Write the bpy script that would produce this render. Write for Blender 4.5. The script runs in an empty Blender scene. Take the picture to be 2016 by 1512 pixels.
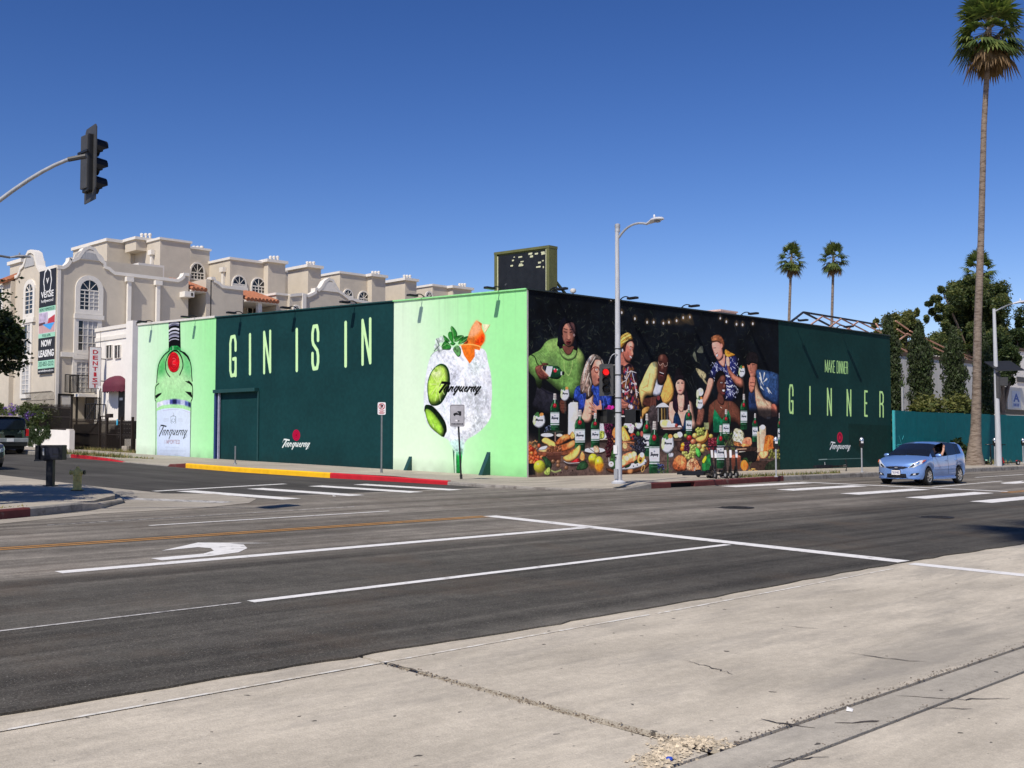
import bpy, bmesh, math, random
import numpy as np
from mathutils import Vector, Matrix
random.seed(7)
SC=bpy.context.scene;COL=SC.collection
# ------------------------------------------------------------------ camera
F_PX=2200.0;TH=math.atan(110/F_PX);CAM_H=2.0;SLOPE=.022
_r=math.sqrt(.5)
CR=np.array([_r,-_r,0.]);_f=np.array([_r,_r,0.]);_z=np.array([0,0,1.])
CF=math.cos(TH)*_f+math.sin(TH)*_z;CU=-math.sin(TH)*_f+math.cos(TH)*_z;CC=np.array([0,0,CAM_H])
cd=bpy.data.cameras.new('camera');cam=bpy.data.objects.new('camera',cd);COL.objects.link(cam)
cd.sensor_width=36;cd.lens=36*F_PX/2016;cd.clip_end=3000;cd.clip_start=.1
M=Matrix.Identity(4)
for i in range(3):M[i][0]=CR[i];M[i][1]=CU[i];M[i][2]=-CF[i];M[i][3]=CC[i]
cam.matrix_world=M;SC.camera=cam
# ------------------------------------------------------------------ sky and sun
SUN=Vector((-1,-.34,1.24)).normalized()          # towards the sun
w=bpy.data.worlds.new('World');SC.world=w;w.use_nodes=True
nt=w.node_tree;bg=nt.nodes['Background']
sky=nt.nodes.new('ShaderNodeTexSky');sky.sky_type='NISHITA';sky.sun_disc=False
sky.sun_elevation=math.asin(SUN.z);sky.sun_rotation=math.atan2(SUN.x,SUN.y)
sky.air_density=1.0;sky.dust_density=0;sky.ozone_density=3.0;sky.altitude=100
hs=nt.nodes.new('ShaderNodeHueSaturation');hs.inputs['Saturation'].default_value=1.2;hs.inputs['Value'].default_value=1.0
nt.links.new(sky.outputs[0],hs.inputs['Color']);tn=nt.nodes.new('ShaderNodeMix');tn.data_type='RGBA';tn.blend_type='MULTIPLY';tn.inputs[0].default_value=1;tn.inputs[7].default_value=(1.22,.96,1.32,1);nt.links.new(hs.outputs[0],tn.inputs[6]);
gm=nt.nodes.new('ShaderNodeGamma');gm.inputs[1].default_value=1.4
def _mul(a,c):
    q=nt.nodes.new('ShaderNodeMix');q.data_type='RGBA';q.blend_type='MULTIPLY';q.inputs[0].default_value=1;q.inputs[7].default_value=(*c,1);nt.links.new(a,q.inputs[6]);return q.outputs[2]
nt.links.new(_mul(tn.outputs[2],(.085,.085,.085)),gm.inputs[0]);nt.links.new(_mul(gm.outputs[0],(1.42/.085,1.55/.085,1.10/.085)),bg.inputs[0]);bg.inputs[1].default_value=.085
sl=bpy.data.lights.new('sun','SUN');sl.energy=4.5;sl.angle=math.radians(.5);sl.color=(1,.93,.83)
so=bpy.data.objects.new('sun',sl);COL.objects.link(so);so.rotation_euler=SUN.to_track_quat('Z','Y').to_euler();so.location=(0,0,40)
SC.view_settings.view_transform='Standard';SC.view_settings.look='None';SC.view_settings.exposure=0.0;SC.view_settings.gamma=1
SC.view_settings.use_curve_mapping=False
# ------------------------------------------------------------------ helpers
def G(y): return SLOPE*min(y,110.)
def ray(u,v): return (u-1008)/F_PX*CR-(v-756)/F_PX*CU+CF
def gp(u,v,off=0.):
    """the ground point seen at photo pixel u, v"""
    d=ray(u,v);t=(CAM_H-off)/(SLOPE*d[1]-d[2]);p=CC+t*d
    return Vector((p[0],p[1],SLOPE*p[1]+off))
def onY(u,v,Y): d=ray(u,v);t=Y/d[1];return Vector(CC+d*t)
def onX(u,v,X): d=ray(u,v);t=X/d[0];return Vector(CC+d*t)
def hz(b,v):
    """height at which the vertical through b is seen in photo row v"""
    h=(b[0]+b[1])*_r;k=(756-v)/F_PX;c=math.cos(TH);s_=math.sin(TH);return CAM_H+h*(k*c+s_)/(c-k*s_)
def lin(c): c/=255.;return c/12.92 if c<=.04045 else ((c+.055)/1.055)**2.4
def S(r,g,b): return (lin(r),lin(g),lin(b))
def tag(o,label=None,cat=None,group=None,kind=None):
    if label:o['label']=label
    if cat:o['category']=cat
    if group:o['group']=group
    if kind:o['kind']=kind
    return o
def thing(name,label,cat,loc=(0,0,0),rz=0.,group=None):
    o=bpy.data.objects.new(name,None);COL.objects.link(o);o.location=loc;o.rotation_euler=(0,0,rz);o.empty_display_size=.2
    return tag(o,label,cat,group)
def dup(o,parent=None,loc=None,rz=None,label=None):
    c=o.copy();COL.objects.link(c);c.parent=parent
    if loc is not None:c.location=loc
    if rz is not None:c.rotation_euler=(0,0,rz)
    if label:c['label']=label
    for k in list(o.children):dup(k,c)
    return c
MATS={}
def mat(key,col,rough=.7,metal=0.,var=.12,scale=6.,bump=0.,bscale=40.,spec=.4,col2=None,thr=None,emit=None,coat=0.,stretch=None):
    """principled material with two octaves of procedural mottling; col2 = second colour for patches above thr"""
    if key in MATS:return MATS[key]
    m=bpy.data.materials.new(key);m.use_nodes=True;MATS[key]=m
    t=m.node_tree;N=t.nodes;L=t.links;b=N['Principled BSDF']
    b.inputs['Roughness'].default_value=rough;b.inputs['Metallic'].default_value=metal;b.inputs['Specular IOR Level'].default_value=spec
    if coat:b.inputs['Coat Weight'].default_value=coat;b.inputs['Coat Roughness'].default_value=.05
    tc=N.new('ShaderNodeTexCoord');src=tc.outputs['Object']
    if stretch:
        mp=N.new('ShaderNodeMapping');mp.inputs['Scale'].default_value=stretch;L.new(src,mp.inputs[0]);src=mp.outputs[0]
    n1=N.new('ShaderNodeTexNoise');n1.inputs['Scale'].default_value=scale;n1.inputs['Detail'].default_value=6;n1.inputs['Roughness'].default_value=.65
    L.new(src,n1.inputs['Vector'])
    mr=N.new('ShaderNodeMapRange');mr.inputs[1].default_value=.3;mr.inputs[2].default_value=.7;mr.inputs[3].default_value=1-var;mr.inputs[4].default_value=1+var
    L.new(n1.outputs[0],mr.inputs[0])
    mx=N.new('ShaderNodeMix');mx.data_type='RGBA';mx.blend_type='MULTIPLY';mx.inputs[0].default_value=1
    L.new(mr.outputs[0],mx.inputs[7])
    if col2 is not None:
        n2=N.new('ShaderNodeTexNoise');n2.inputs['Scale'].default_value=scale*.45;n2.inputs['Detail'].default_value=8;n2.inputs['Roughness'].default_value=.7
        L.new(src,n2.inputs['Vector'])
        r2=N.new('ShaderNodeMapRange');r2.inputs[1].default_value=(thr or .55)-.05;r2.inputs[2].default_value=(thr or .55)+.05;L.new(n2.outputs[0],r2.inputs[0])
        m2=N.new('ShaderNodeMix');m2.data_type='RGBA';m2.inputs[6].default_value=(*col,1);m2.inputs[7].default_value=(*col2,1);L.new(r2.outputs[0],m2.inputs[0]);L.new(m2.outputs[2],mx.inputs[6])
    else:mx.inputs[6].default_value=(*col,1)
    L.new(mx.outputs[2],b.inputs['Base Color'])
    if emit:
        b.inputs['Emission Color'].default_value=(*emit[:3],1);b.inputs['Emission Strength'].default_value=emit[3]
    if bump:
        nb=N.new('ShaderNodeTexNoise');nb.inputs['Scale'].default_value=bscale;nb.inputs['Detail'].default_value=4;L.new(src,nb.inputs['Vector'])
        bp=N.new('ShaderNodeBump');bp.inputs['Strength'].default_value=bump;bp.inputs['Distance'].default_value=.02;L.new(nb.outputs[0],bp.inputs['Height']);L.new(bp.outputs[0],b.inputs['Normal'])
    return m
def glass(key,col=(.012,.016,.02),rough=.06,spec=.6):
    if key in MATS:return MATS[key]
    m=mat(key,col,rough,0,.2,1.5,spec=spec);return m
class MB:
    def __init__(s):s.v=[];s.f=[];s.m=[]
    def add(s,vs,fs,mi=0):
        n=len(s.v);s.v+=[tuple(map(float,v)) for v in vs];s.f+=[tuple(i+n for i in f) for f in fs];s.m+=[mi]*len(fs);return s
    def box(s,x0,y0,z0,x1,y1,z1,mi=0):
        x0,x1=min(x0,x1),max(x0,x1);y0,y1=min(y0,y1),max(y0,y1);z0,z1=min(z0,z1),max(z0,z1)
        return s.add([(x,y,z) for z in (z0,z1) for y in (y0,y1) for x in (x0,x1)],[(0,2,3,1),(4,5,7,6),(0,1,5,4),(2,6,7,3),(0,4,6,2),(1,3,7,5)],mi)
    def obox(s,c,a,b,d,mi=0):
        c,a,b,d=map(Vector,(c,a,b,d));v=[c+i*a+j*b+k*d for k in (-1,1) for j in (-1,1) for i in (-1,1)]
        return s.add(v,[(0,2,3,1),(4,5,7,6),(0,1,5,4),(2,6,7,3),(0,4,6,2),(1,3,7,5)],mi)
    def beam(s,p,q,w,h,mi=0,up=(0,0,1)):
        p,q=Vector(p),Vector(q);d=q-p;u=Vector(up)
        if d.normalized().cross(u).length<1e-3:u=Vector((1,0,0))
        a=d.cross(u).normalized()*w/2;b=a.cross(d).normalized()*h/2
        return s.obox((p+q)/2,d/2,a,b,mi)
    def tube(s,pts,rad,n=8,mi=0,caps=True):
        pts=[Vector(p) for p in pts];k=len(pts)
        if not hasattr(rad,'__len__'):rad=[rad]*k
        t0=(pts[1]-pts[0]).normalized();u=Vector((0,0,1)) if abs(t0.z)<.9 else Vector((1,0,0))
        a=t0.cross(u).normalized();vs=[]
        for i,p in enumerate(pts):
            t=(pts[min(i+1,k-1)]-pts[max(i-1,0)]).normalized();a=(a-t*a.dot(t)).normalized();b=t.cross(a)
            for j in range(n):
                th=2*math.pi*j/n;vs.append(p+(a*math.cos(th)+b*math.sin(th))*rad[i])
        fs=[(i*n+j,i*n+(j+1)%n,(i+1)*n+(j+1)%n,(i+1)*n+j) for i in range(k-1) for j in range(n)]
        if caps:fs+=[tuple(range(n-1,-1,-1)),tuple((k-1)*n+j for j in range(n))]
        return s.add(vs,fs,mi)
    def lathe(s,prof,n=16,c=(0,0,0),mi=0,axis='z',caps=True):
        k=len(prof);vs=[]
        for r,z in prof:
            for j in range(n):
                th=2*math.pi*j/n;x,y=r*math.cos(th),r*math.sin(th)
                if axis=='z':q=(x,y,z)
                elif axis=='x':q=(z,x,y)
                else:q=(x,z,y)
                vs.append((q[0]+c[0],q[1]+c[1],q[2]+c[2]))
        fs=[(i*n+j,i*n+(j+1)%n,(i+1)*n+(j+1)%n,(i+1)*n+j) for i in range(k-1) for j in range(n)]
        if caps:fs+=[tuple(range(n-1,-1,-1)),tuple((k-1)*n+j for j in range(n))]
        else:fs+=[((k-1)*n+j,(k-1)*n+(j+1)%n,(j+1)%n,j) for j in range(n)]
        return s.add(vs,fs,mi)
    def prism(s,poly,vec,mi=0):
        """closed solid from a planar 3-D polygon swept by vec"""
        n=len(poly);v=[Vector(p) for p in poly];d=Vector(vec)
        return s.add(v+[p+d for p in v],[tuple(range(n-1,-1,-1)),tuple(range(n,2*n))]+[(i,(i+1)%n,n+(i+1)%n,n+i) for i in range(n)],mi)
    def build(s,name,mats,parent=None,world=True,smooth=False,fix=True,bevel=0.,label=None,kind=None):
        me=bpy.data.meshes.new(name);v=s.v
        if parent is not None and world:
            o=parent
            while o.parent:o=o.parent
            l=o.location;v=[(a-l.x,b-l.y,c-l.z) for a,b,c in v]
        me.from_pydata(v,[],s.f)
        if not isinstance(mats,(list,tuple)):mats=[mats]
        for m in mats:me.materials.append(m)
        if len(mats)>1:me.polygons.foreach_set('material_index',s.m)
        if fix or bevel:
            b=bmesh.new();b.from_mesh(me)
            if bevel:
                bmesh.ops.bevel(b,geom=[e for e in b.edges if e.is_manifold and e.calc_face_angle(0)>.6],offset=bevel,segments=2,affect='EDGES',profile=.6,clamp_overlap=True)
            bmesh.ops.recalc_face_normals(b,faces=b.faces);b.to_mesh(me);b.free()
        if smooth:
            me.shade_smooth()
            me.set_sharp_from_angle(angle=math.radians(smooth if smooth is not True else 40))
        o=bpy.data.objects.new(name,me);COL.objects.link(o)
        if parent is not None:o.parent=parent
        if label:o['label']=label
        if kind:o['kind']=kind
        return o
def text(name,body,size,m,parent,origin,xdir,ydir,xs=1.,bold=0.,align='CENTER',depth=.004,world=True,space=1.,fit=None):
    """letters as thin mesh lying on the plane through origin spanned by xdir (reading direction) and ydir (up)"""
    c=bpy.data.curves.new(name,'FONT');c.body=body;c.size=size;c.align_x=align;c.offset=bold;c.extrude=depth;c.resolution_u=3;c.space_character=space
    t=bpy.data.objects.new('tmp',c);COL.objects.link(t)
    dg=bpy.context.evaluated_depsgraph_get();me=bpy.data.meshes.new_from_object(t.evaluated_get(dg))
    bpy.data.objects.remove(t);bpy.data.curves.remove(c)
    X=Vector(xdir).normalized();Y=Vector(ydir).normalized();Zv=X.cross(Y);o=Vector(origin)
    if parent is not None and world:
        q=parent
        while q.parent:q=q.parent
        o=o-q.location
    if fit:
        xx=[v.co.x for v in me.vertices];yy=[v.co.y for v in me.vertices];fw=fit[0]/(max(xx)-min(xx));fh=fit[1]/(max(yy)-min(yy));cx=(max(xx)+min(xx))/2;cy=min(yy)
        for v in me.vertices:v.co.x=(v.co.x-cx)*fw;v.co.y=(v.co.y-cy)*fh
    for v in me.vertices:
        p=v.co.copy();v.co=o+X*p.x*xs+Y*p.y+Zv*p.z
    me.materials.clear();me.materials.append(m);me.name=name
    ob=bpy.data.objects.new(name,me);COL.objects.link(ob)
    if parent is not None:ob.parent=parent
    return ob
def raw(name,V,Fc,m,parent=None,world=True,mi=None,label=None,kind=None):
    """fast mesh from numpy arrays (foliage)"""
    V=np.asarray(V,np.float32)
    if parent is not None and world:
        q=parent
        while q.parent:q=q.parent
        V=V-np.array(q.location,np.float32)
    Fc=np.asarray(Fc,np.int32);k=Fc.shape[1]
    me=bpy.data.meshes.new(name);me.vertices.add(len(V));me.vertices.foreach_set('co',V.ravel())
    me.loops.add(Fc.size);me.loops.foreach_set('vertex_index',Fc.ravel());me.polygons.add(len(Fc));me.polygons.foreach_set('loop_start',np.arange(0,Fc.size,k,dtype=np.int32))
    for q in (m if isinstance(m,(list,tuple)) else [m]):me.materials.append(q)
    if mi is not None:me.polygons.foreach_set('material_index',np.asarray(mi,np.int32))
    me.update(calc_edges=True);me.validate()
    o=bpy.data.objects.new(name,me);COL.objects.link(o)
    if parent is not None:o.parent=parent
    if label:o['label']=label
    if kind:o['kind']=kind
    return o
def arc(p0,p1,bulge,n=8):
    """points from p0 to p1 along a curve pulled towards bulge"""
    p0,p1,b=map(Vector,(p0,p1,bulge));return [p0*(1-t)**2+b*2*t*(1-t)+p1*t*t for t in [i/n for i in range(n+1)]]
# ------------------------------------------------------------------ ground materials
def ground_mat(key,base,kind):
    m=bpy.data.materials.new(key);m.use_nodes=True;MATS[key]=m
    t=m.node_tree;N=t.nodes;L=t.links;b=N['Principled BSDF'];b.inputs['Roughness'].default_value=.85;b.inputs['Specular IOR Level'].default_value=.12
    tc=N.new('ShaderNodeTexCoord');P=tc.outputs['Object']
    def noise(sc,det=5,ro=.6,st=None,dist=0):
        src=P
        if st:
            mp=N.new('ShaderNodeMapping');mp.inputs['Scale'].default_value=st;L.new(P,mp.inputs[0]);src=mp.outputs[0]
        n=N.new('ShaderNodeTexNoise');n.inputs['Scale'].default_value=sc;n.inputs['Detail'].default_value=det;n.inputs['Roughness'].default_value=ro;n.inputs['Distortion'].default_value=dist
        L.new(src,n.inputs['Vector']);return n.outputs[0]
    def rng(x,a,b_,c,d):
        r=N.new('ShaderNodeMapRange');r.inputs[1].default_value=a;r.inputs[2].default_value=b_;r.inputs[3].default_value=c;r.inputs[4].default_value=d;L.new(x,r.inputs[0]);return r.outputs[0]
    def mul(c,x):
        q=N.new('ShaderNodeMix');q.data_type='RGBA';q.blend_type='MULTIPLY';q.inputs[0].default_value=1;L.new(c,q.inputs[6]);L.new(x,q.inputs[7]);return q.outputs[2]
    def mixc(c,col,x):
        q=N.new('ShaderNodeMix');q.data_type='RGBA';L.new(x,q.inputs[0]);L.new(c,q.inputs[6]);q.inputs[7].default_value=(*col,1);return q.outputs[2]
    rgb=N.new('ShaderNodeRGB');rgb.outputs[0].default_value=(*base,1);c=rgb.outputs[0]
    if kind=='asphalt':
        sx=N.new('ShaderNodeSeparateXYZ');L.new(P,sx.inputs[0]);wob=N.new('ShaderNodeMath');wob.operation='MULTIPLY_ADD';L.new(noise(.5,5,.6,(.3,1,1)),wob.inputs[0]);wob.inputs[1].default_value=2.2;L.new(sx.outputs[1],wob.inputs[2])
        c=mixc(c,(.175,.157,.132),rng(wob.outputs[0],13.6,15.6,0,1))      # the older, paler lanes beyond the turn pocket
        c=mul(c,rng(noise(.22,4,.6),.35,.65,.82,1.18))
        c=mul(c,rng(noise(1.0,5,.65,(.05,1.1,1)),.35,.65,.66,1.34))      # tyre paths run along the street
        c=mul(c,rng(noise(2.2,4,.6,(.03,1,1)),.4,.62,.8,1.22))
        c=mul(c,rng(noise(3.5,6,.7),.3,.7,.8,1.2))
        c=mul(c,rng(noise(38,3,.6),.3,.7,.68,1.32))
        c=mixc(c,(.27,.25,.22),rng(noise(70,2,.5),.62,.72,0,.8))        # pale aggregate
        c=mixc(c,(.115,.085,.06),rng(noise(.55,6,.7),.52,.75,0,.5))
        c=mixc(c,(.02,.02,.02),rng(noise(2.4,7,.75,(.25,1.3,1)),.64,.74,0,.6))
        hb=noise(60,3)
    elif kind=='side':
        c=mul(c,rng(noise(.3,5,.6),.3,.7,.75,1.25));c=mul(c,rng(noise(1.2,5,.65,(1.2,.08,1)),.35,.65,.8,1.2));c=mul(c,rng(noise(45,3,.6),.3,.7,.75,1.25))
        hb=noise(60,3)
    else:
        c=mul(c,rng(noise(.35,5,.6),.3,.7,.84,1.14))
        c=mul(c,rng(noise(1.3,6,.7,(.35,1.4,1)),.35,.68,.82,1.12))
        c=mul(c,rng(noise(14,5,.7),.3,.7,.88,1.1));c=mul(c,rng(noise(90,3,.6),.3,.7,.86,1.14))
        c=mixc(c,(.2,.185,.165),rng(noise(1.2,8,.72,(.35,1.5,1)),.50,.68,0,.42))
        c=mixc(c,(.26,.24,.205),rng(noise(.55,7,.68,(.22,1.3,1),.6),.53,.66,0,.6))
        c=mixc(c,(.16,.145,.125),rng(noise(2.6,8,.8,(.45,1.6,1),1.2),.64,.74,0,.55))
        vo=N.new('ShaderNodeTexVoronoi');vo.voronoi_dimensions='2D';vo.inputs['Scale'].default_value=2.2;mp=N.new('ShaderNodeMapping');mp.inputs['Scale'].default_value=(1,1.25,1)
        wn=N.new('ShaderNodeTexNoise');wn.inputs['Scale'].default_value=14;wn.inputs['Detail'].default_value=5;L.new(P,wn.inputs['Vector'])
        ad=N.new('ShaderNodeMix');ad.data_type='VECTOR';ad.inputs[0].default_value=.09;L.new(P,ad.inputs[4]);L.new(wn.outputs['Color'],ad.inputs[5])
        L.new(ad.outputs[1],mp.inputs[0]);L.new(mp.outputs[0],vo.inputs['Vector'])
        sp=N.new('ShaderNodeSeparateColor');L.new(vo.outputs['Color'],sp.inputs[0])
        th=rng(sp.outputs[0],.35,1,.0,.055);sb=N.new('ShaderNodeMath');sb.operation='SUBTRACT';L.new(th,sb.inputs[0]);L.new(vo.outputs['Distance'],sb.inputs[1])
        c=mixc(c,(.05,.046,.042),rng(sb.outputs[0],0,.012,0,.85))          # old gum and oil spots
        c=mixc(c,(.10,.09,.075),rng(noise(16,5,.75,(.5,1.6,1)),.655,.72,0,.7))
        hb=noise(50,4)
    L.new(c,b.inputs['Base Color'])
    bp=N.new('ShaderNodeBump');bp.inputs['Strength'].default_value=.45;bp.inputs['Distance'].default_value=.012;L.new(hb,bp.inputs['Height']);L.new(bp.outputs[0],b.inputs['Normal'])
    return m
ASPH=ground_mat('asphalt',(.078,.072,.061),'asphalt')
SIDE=ground_mat('side_asphalt',(.075,.07,.064),'side')
CONC=ground_mat('concrete',(.555,.495,.395),'conc')
WALK=ground_mat('sidewalk_concrete',(.45,.40,.325),'conc')
PAD=ground_mat('apron_concrete',(.40,.36,.30),'conc')
GUT=ground_mat('gutter_concrete',(.44,.40,.33),'conc')
DIRT=mat('dirt',(.13,.105,.075),.95,var=.4,scale=3,bump=.6,bscale=30)
PAINT=mat('road_paint_white',(.78,.76,.72),.7,var=.12,scale=9,col2=(.34,.32,.29),thr=.62)
PAINTW=mat('road_paint_worn',(.52,.5,.47),.8,var=.2,scale=14,col2=(.2,.19,.18),thr=.52)
PAINTC=mat('edge_line_white',(.72,.69,.62),.85,var=.12,scale=14,col2=(.53,.475,.385),thr=.5)
PAINTY=mat('road_paint_yellow',(.44,.22,.06),.7,var=.15,scale=9,col2=(.24,.14,.06),thr=.62)
def sheet(name,poly,off,m,parent=None,kind=None,label=None,thick=0.):
    mb=MB()
    P=[(x,y,G(y)+off) for x,y in poly]
    if thick:mb.prism([(x,y,z-thick) for x,y,z in P],(0,0,thick))
    else:mb.add(P,[tuple(range(len(P)))])
    o=mb.build(name,m,parent,fix=bool(thick))
    if not thick and o.data.polygons[0].normal.z<0:o.data.flip_normals()
    if kind:o['kind']=kind
    if label:o['label']=label
    return o
# terrain out to the horizon
mb=MB();xs=[-700,-200,-60,0,60,150,400,900];ys=[-400,-60,0,60,110,200,900]
mb.add([(x,y,(G(y) if y>-70 else G(-70))-.06) for y in ys for x in xs],[(j*8+i,j*8+i+1,j*8+i+9,j*8+i+8) for j in range(6) for i in range(7)])
mb.build('ground',DIRT,kind='structure')
rg=random.Random(4)
edge=[];x=-40.
while x<90:
    edge.append((x,7.66+rg.uniform(-.035,.035)+(.06*math.sin(x*.5)) ));x+=rg.uniform(.2,.5)
main_road=sheet('main_road',edge+[(400,7.66),(400,24.6),(-160,24.6),(-160,7.66)],.016,ASPH,kind='structure',thick=.03)
tag(main_road,'wide grey asphalt street with lane lines and turn arrow')
side_street=sheet('side_street',[(2,24.6),(40,24.6),(40,109.9),(2,109.9)],.016,SIDE,kind='structure',label='narrower asphalt side street running uphill past the painted wall')
lane=sheet('concrete_lane',[(5.88,4.06),(400,4.06),(400,7.9),(5.88,7.9)],0,CONC,kind='structure',thick=.04,label='pale concrete kerb lane in the foreground')
sheet('concrete_slab',[(-160,4.06),(5.75,4.06),(5.84,7.9),(-160,7.9)],-.003,CONC,lane,thick=.04)
sheet('gutter_strip',[(-160,3.62),(400,3.66),(400,4.03),(-160,4.0)],.004,GUT,lane,thick=.04)
apron=sheet('driveway_apron',[(-160,-60),(400,-60),(400,3.635),(-160,3.59)],.0,CONC,kind='structure',thick=.04,label='concrete driveway apron in the near right corner')
# rubble in the open joint, dirt along the gutter
st=mat('rubble',(.17,.13,.09),.95,var=.6,scale=30)
def rubble(name,pts,n,spread,smin,smax,parent,seed=1,m=None):
    r=np.random.default_rng(seed);V=[];F=[];k=0
    pts=np.array(pts,float)
    for i in range(n):
        s_=r.random()*(len(pts)-1);a=int(s_);q=pts[a]+(pts[min(a+1,len(pts)-1)]-pts[a])*(s_-a)
        x,y=q[0]+r.normal(0,spread),q[1]+r.normal(0,spread);s=smin+(smax-smin)*r.random()**3
        z=G(y)+.004
        t=r.random()*6.28
        for j,(dx,dy,dz) in enumerate(((1,0,0),(-.4,.9,0),(-.6,-.8,0),(.1,.1,.8))):
            V.append((x+s*(dx*math.cos(t)-dy*math.sin(t)),y+s*(dx*math.sin(t)+dy*math.cos(t)),z+s*dz*r.uniform(.5,1)))
        F+=[(k,k+1,k+3),(k+1,k+2,k+3),(k+2,k,k+3)];k+=4
    return raw(name,V,F,m or st,parent,kind='stuff')
rubble('joint_rubble',[(5.83,7.2),(5.82,6.2),(5.80,5.2),(5.80,4.1)],900,.028,.003,.015,lane,1)
rubble('joint_rubble',[(5.25,4.15),(5.6,4.2),(5.82,4.35),(5.95,4.12)],1300,.07,.004,.024,lane,2,mat('rubble_pale',(.56,.47,.34),.95,var=.6,scale=25))
rubble('gutter_debris',[(5.9,4.06),(7.5,4.07),(9.5,4.07),(13,4.07)],700,.03,.003,.014,lane,3,mat('debris',(.16,.13,.1),.95,var=.5,scale=40))
rubble('gutter_debris',[(5.5,3.64),(8.,3.65),(12,3.65)],260,.02,.003,.01,lane,5,MATS['debris'])
CRK=mat('crack_dark',(.06,.05,.042),.95,var=.3,scale=30)
def crack(pts,wd,parent,seed):
    r=random.Random(seed);a=[];b=[]
    P=[gp(u,v) for u,v in pts];Q=[]
    for p,q in zip(P[:-1],P[1:]):
        for i in range(7):Q.append(p.lerp(q,i/7)+Vector((r.uniform(-.02,.02),r.uniform(-.02,.02),0)))
    for i,p in enumerate(Q):
        d=(Q[min(i+1,len(Q)-1)]-Q[max(i-1,0)]);n=Vector((-d.y,d.x,0)).normalized()*wd*r.uniform(.25,1)*math.sin(math.pi*(i+.6)/(len(Q)+.2))
        a.append((p.x+n.x,p.y+n.y));b.append((p.x-n.x,p.y-n.y))
    sheet('crack',a+b[::-1],.006,CRK,parent)
crack([(1345,1300),(1400,1315),(1450,1330)],.012,lane,1);crack([(1650,1283),(1750,1298),(1840,1305)],.011,lane,2);crack([(1540,1232),(1620,1240)],.008,lane,3)
crack([(735,1300),(800,1316),(850,1331)],.014,lane,4);crack([(1500,1418),(1620,1438)],.02,lane,6)
crack([(1760,1370),(1900,1378),(2010,1375)],.016,apron,7);crack([(1650,1425),(1750,1420)],.04,apron,8);crack([(1810,1393),(1930,1397)],.012,apron,9);crack([(1520,1500),(1640,1490)],.012,apron,10)
# painted markings
def band(name,p,q,wd,m,parent=None,off=.021):
    p,q=Vector(p),Vector(q);d=(q-p).normalized();n=Vector((-d.y,d.x))*wd/2
    return sheet(name,[tuple(p+n),tuple(q+n),tuple(q-n),tuple(p-n)],off,m,parent or main_road)
band('lane_line',(6.0,14.1),(16.3,14.16),.24,PAINT);band('lane_line',(6.62,10.62),(15.82,10.72),.15,PAINT)
band('lane_line',(-20,10.6),(6.5,10.62),.05,PAINTW)
band('stop_line',(16.45,17.12),(15.98,7.72),.36,PAINT)
band('stop_line',(15.97,7.6),(16.0,4.6),.30,PAINT,lane,.004)
band('edge_line',(-20,7.32),(9.4,7.36),.04,PAINTC,lane,.004);band('edge_line',(9.5,7.35),(15.2,7.5),.04,PAINTC,lane,.004)
band('centre_line',(-60,16.84),(16.3,16.98),.11,PAINTY);band('centre_line',(-60,17.04),(16.3,17.18),.11,PAINTY)
band('lane_line',(9.8,19.15),(15.5,19.3),.1,PAINT);band('lane_line',(8.4,20.25),(15.6,20.7),.06,PAINTW)
band('lane_line',(37.2,16.9),(44.3,17.35),.12,PAINT);band('lane_line',(46.5,19.3),(52,19.4),.12,PAINT)
band('stop_line',(35.9,21.2),(36.95,14.3),.34,PAINT)
band('centre_line',(36.2,14.2),(120,14.4),.12,PAINTY);band('centre_line',(36.2,13.98),(120,14.1),.12,PAINTY)
for Y in (20.85,18.75,16.55,14.5,12.65,10.6):band('crosswalk_bar',(30.8,Y),(35.6,Y),.62,PAINT)
for i,X in enumerate((15.5,17.65,19.85,21.5)):band('crosswalk_bar',(X-.35,27.6-(i>1)*-.2),(X+.3,23.5+i*.2),.6,PAINT)
band('limit_line',(14.4,27.9),(19.3,29.1),.22,PAINT,side_street)
band('crosswalk_bar',(12.1,26.4),(13.9,23.3),.55,PAINTW,None,.026)
def arrow(o,sc,flip=1):
    pts=[(0,0),(2.1,.0),(2.55,.12),(2.85,.36),(2.9,.62),(2.55,1.0),(3.05,1.28),(1.45,1.36),(.35,.78),(1.35,.86),(1.85,.72),(1.75,.5),(1.3,.36),(0,.33)]
    return [(o[0]+x*sc*flip,o[1]+y*sc*flip) for x,y in pts]
# turn arrow traced on the road plane
ar=[(297,1099),(319,1103),(420,1094),(470,1087),(487,1079),(480,1072),(452,1070),(539,1069),(390,1068),(318,1084),(390,1077),(415,1079),(421,1084),(400,1090)]
sheet('turn_arrow',[tuple(gp(u,v,.021))[:2] for u,v in ar],.021,PAINT,main_road)
sheet('turn_arrow',[(42.6,16.2),(46,16.3),(46,16.7),(44.2,16.62),(45.6,17.0),(42.6,16.75),(42.2,16.45)],.021,PAINT,main_road)
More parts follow.
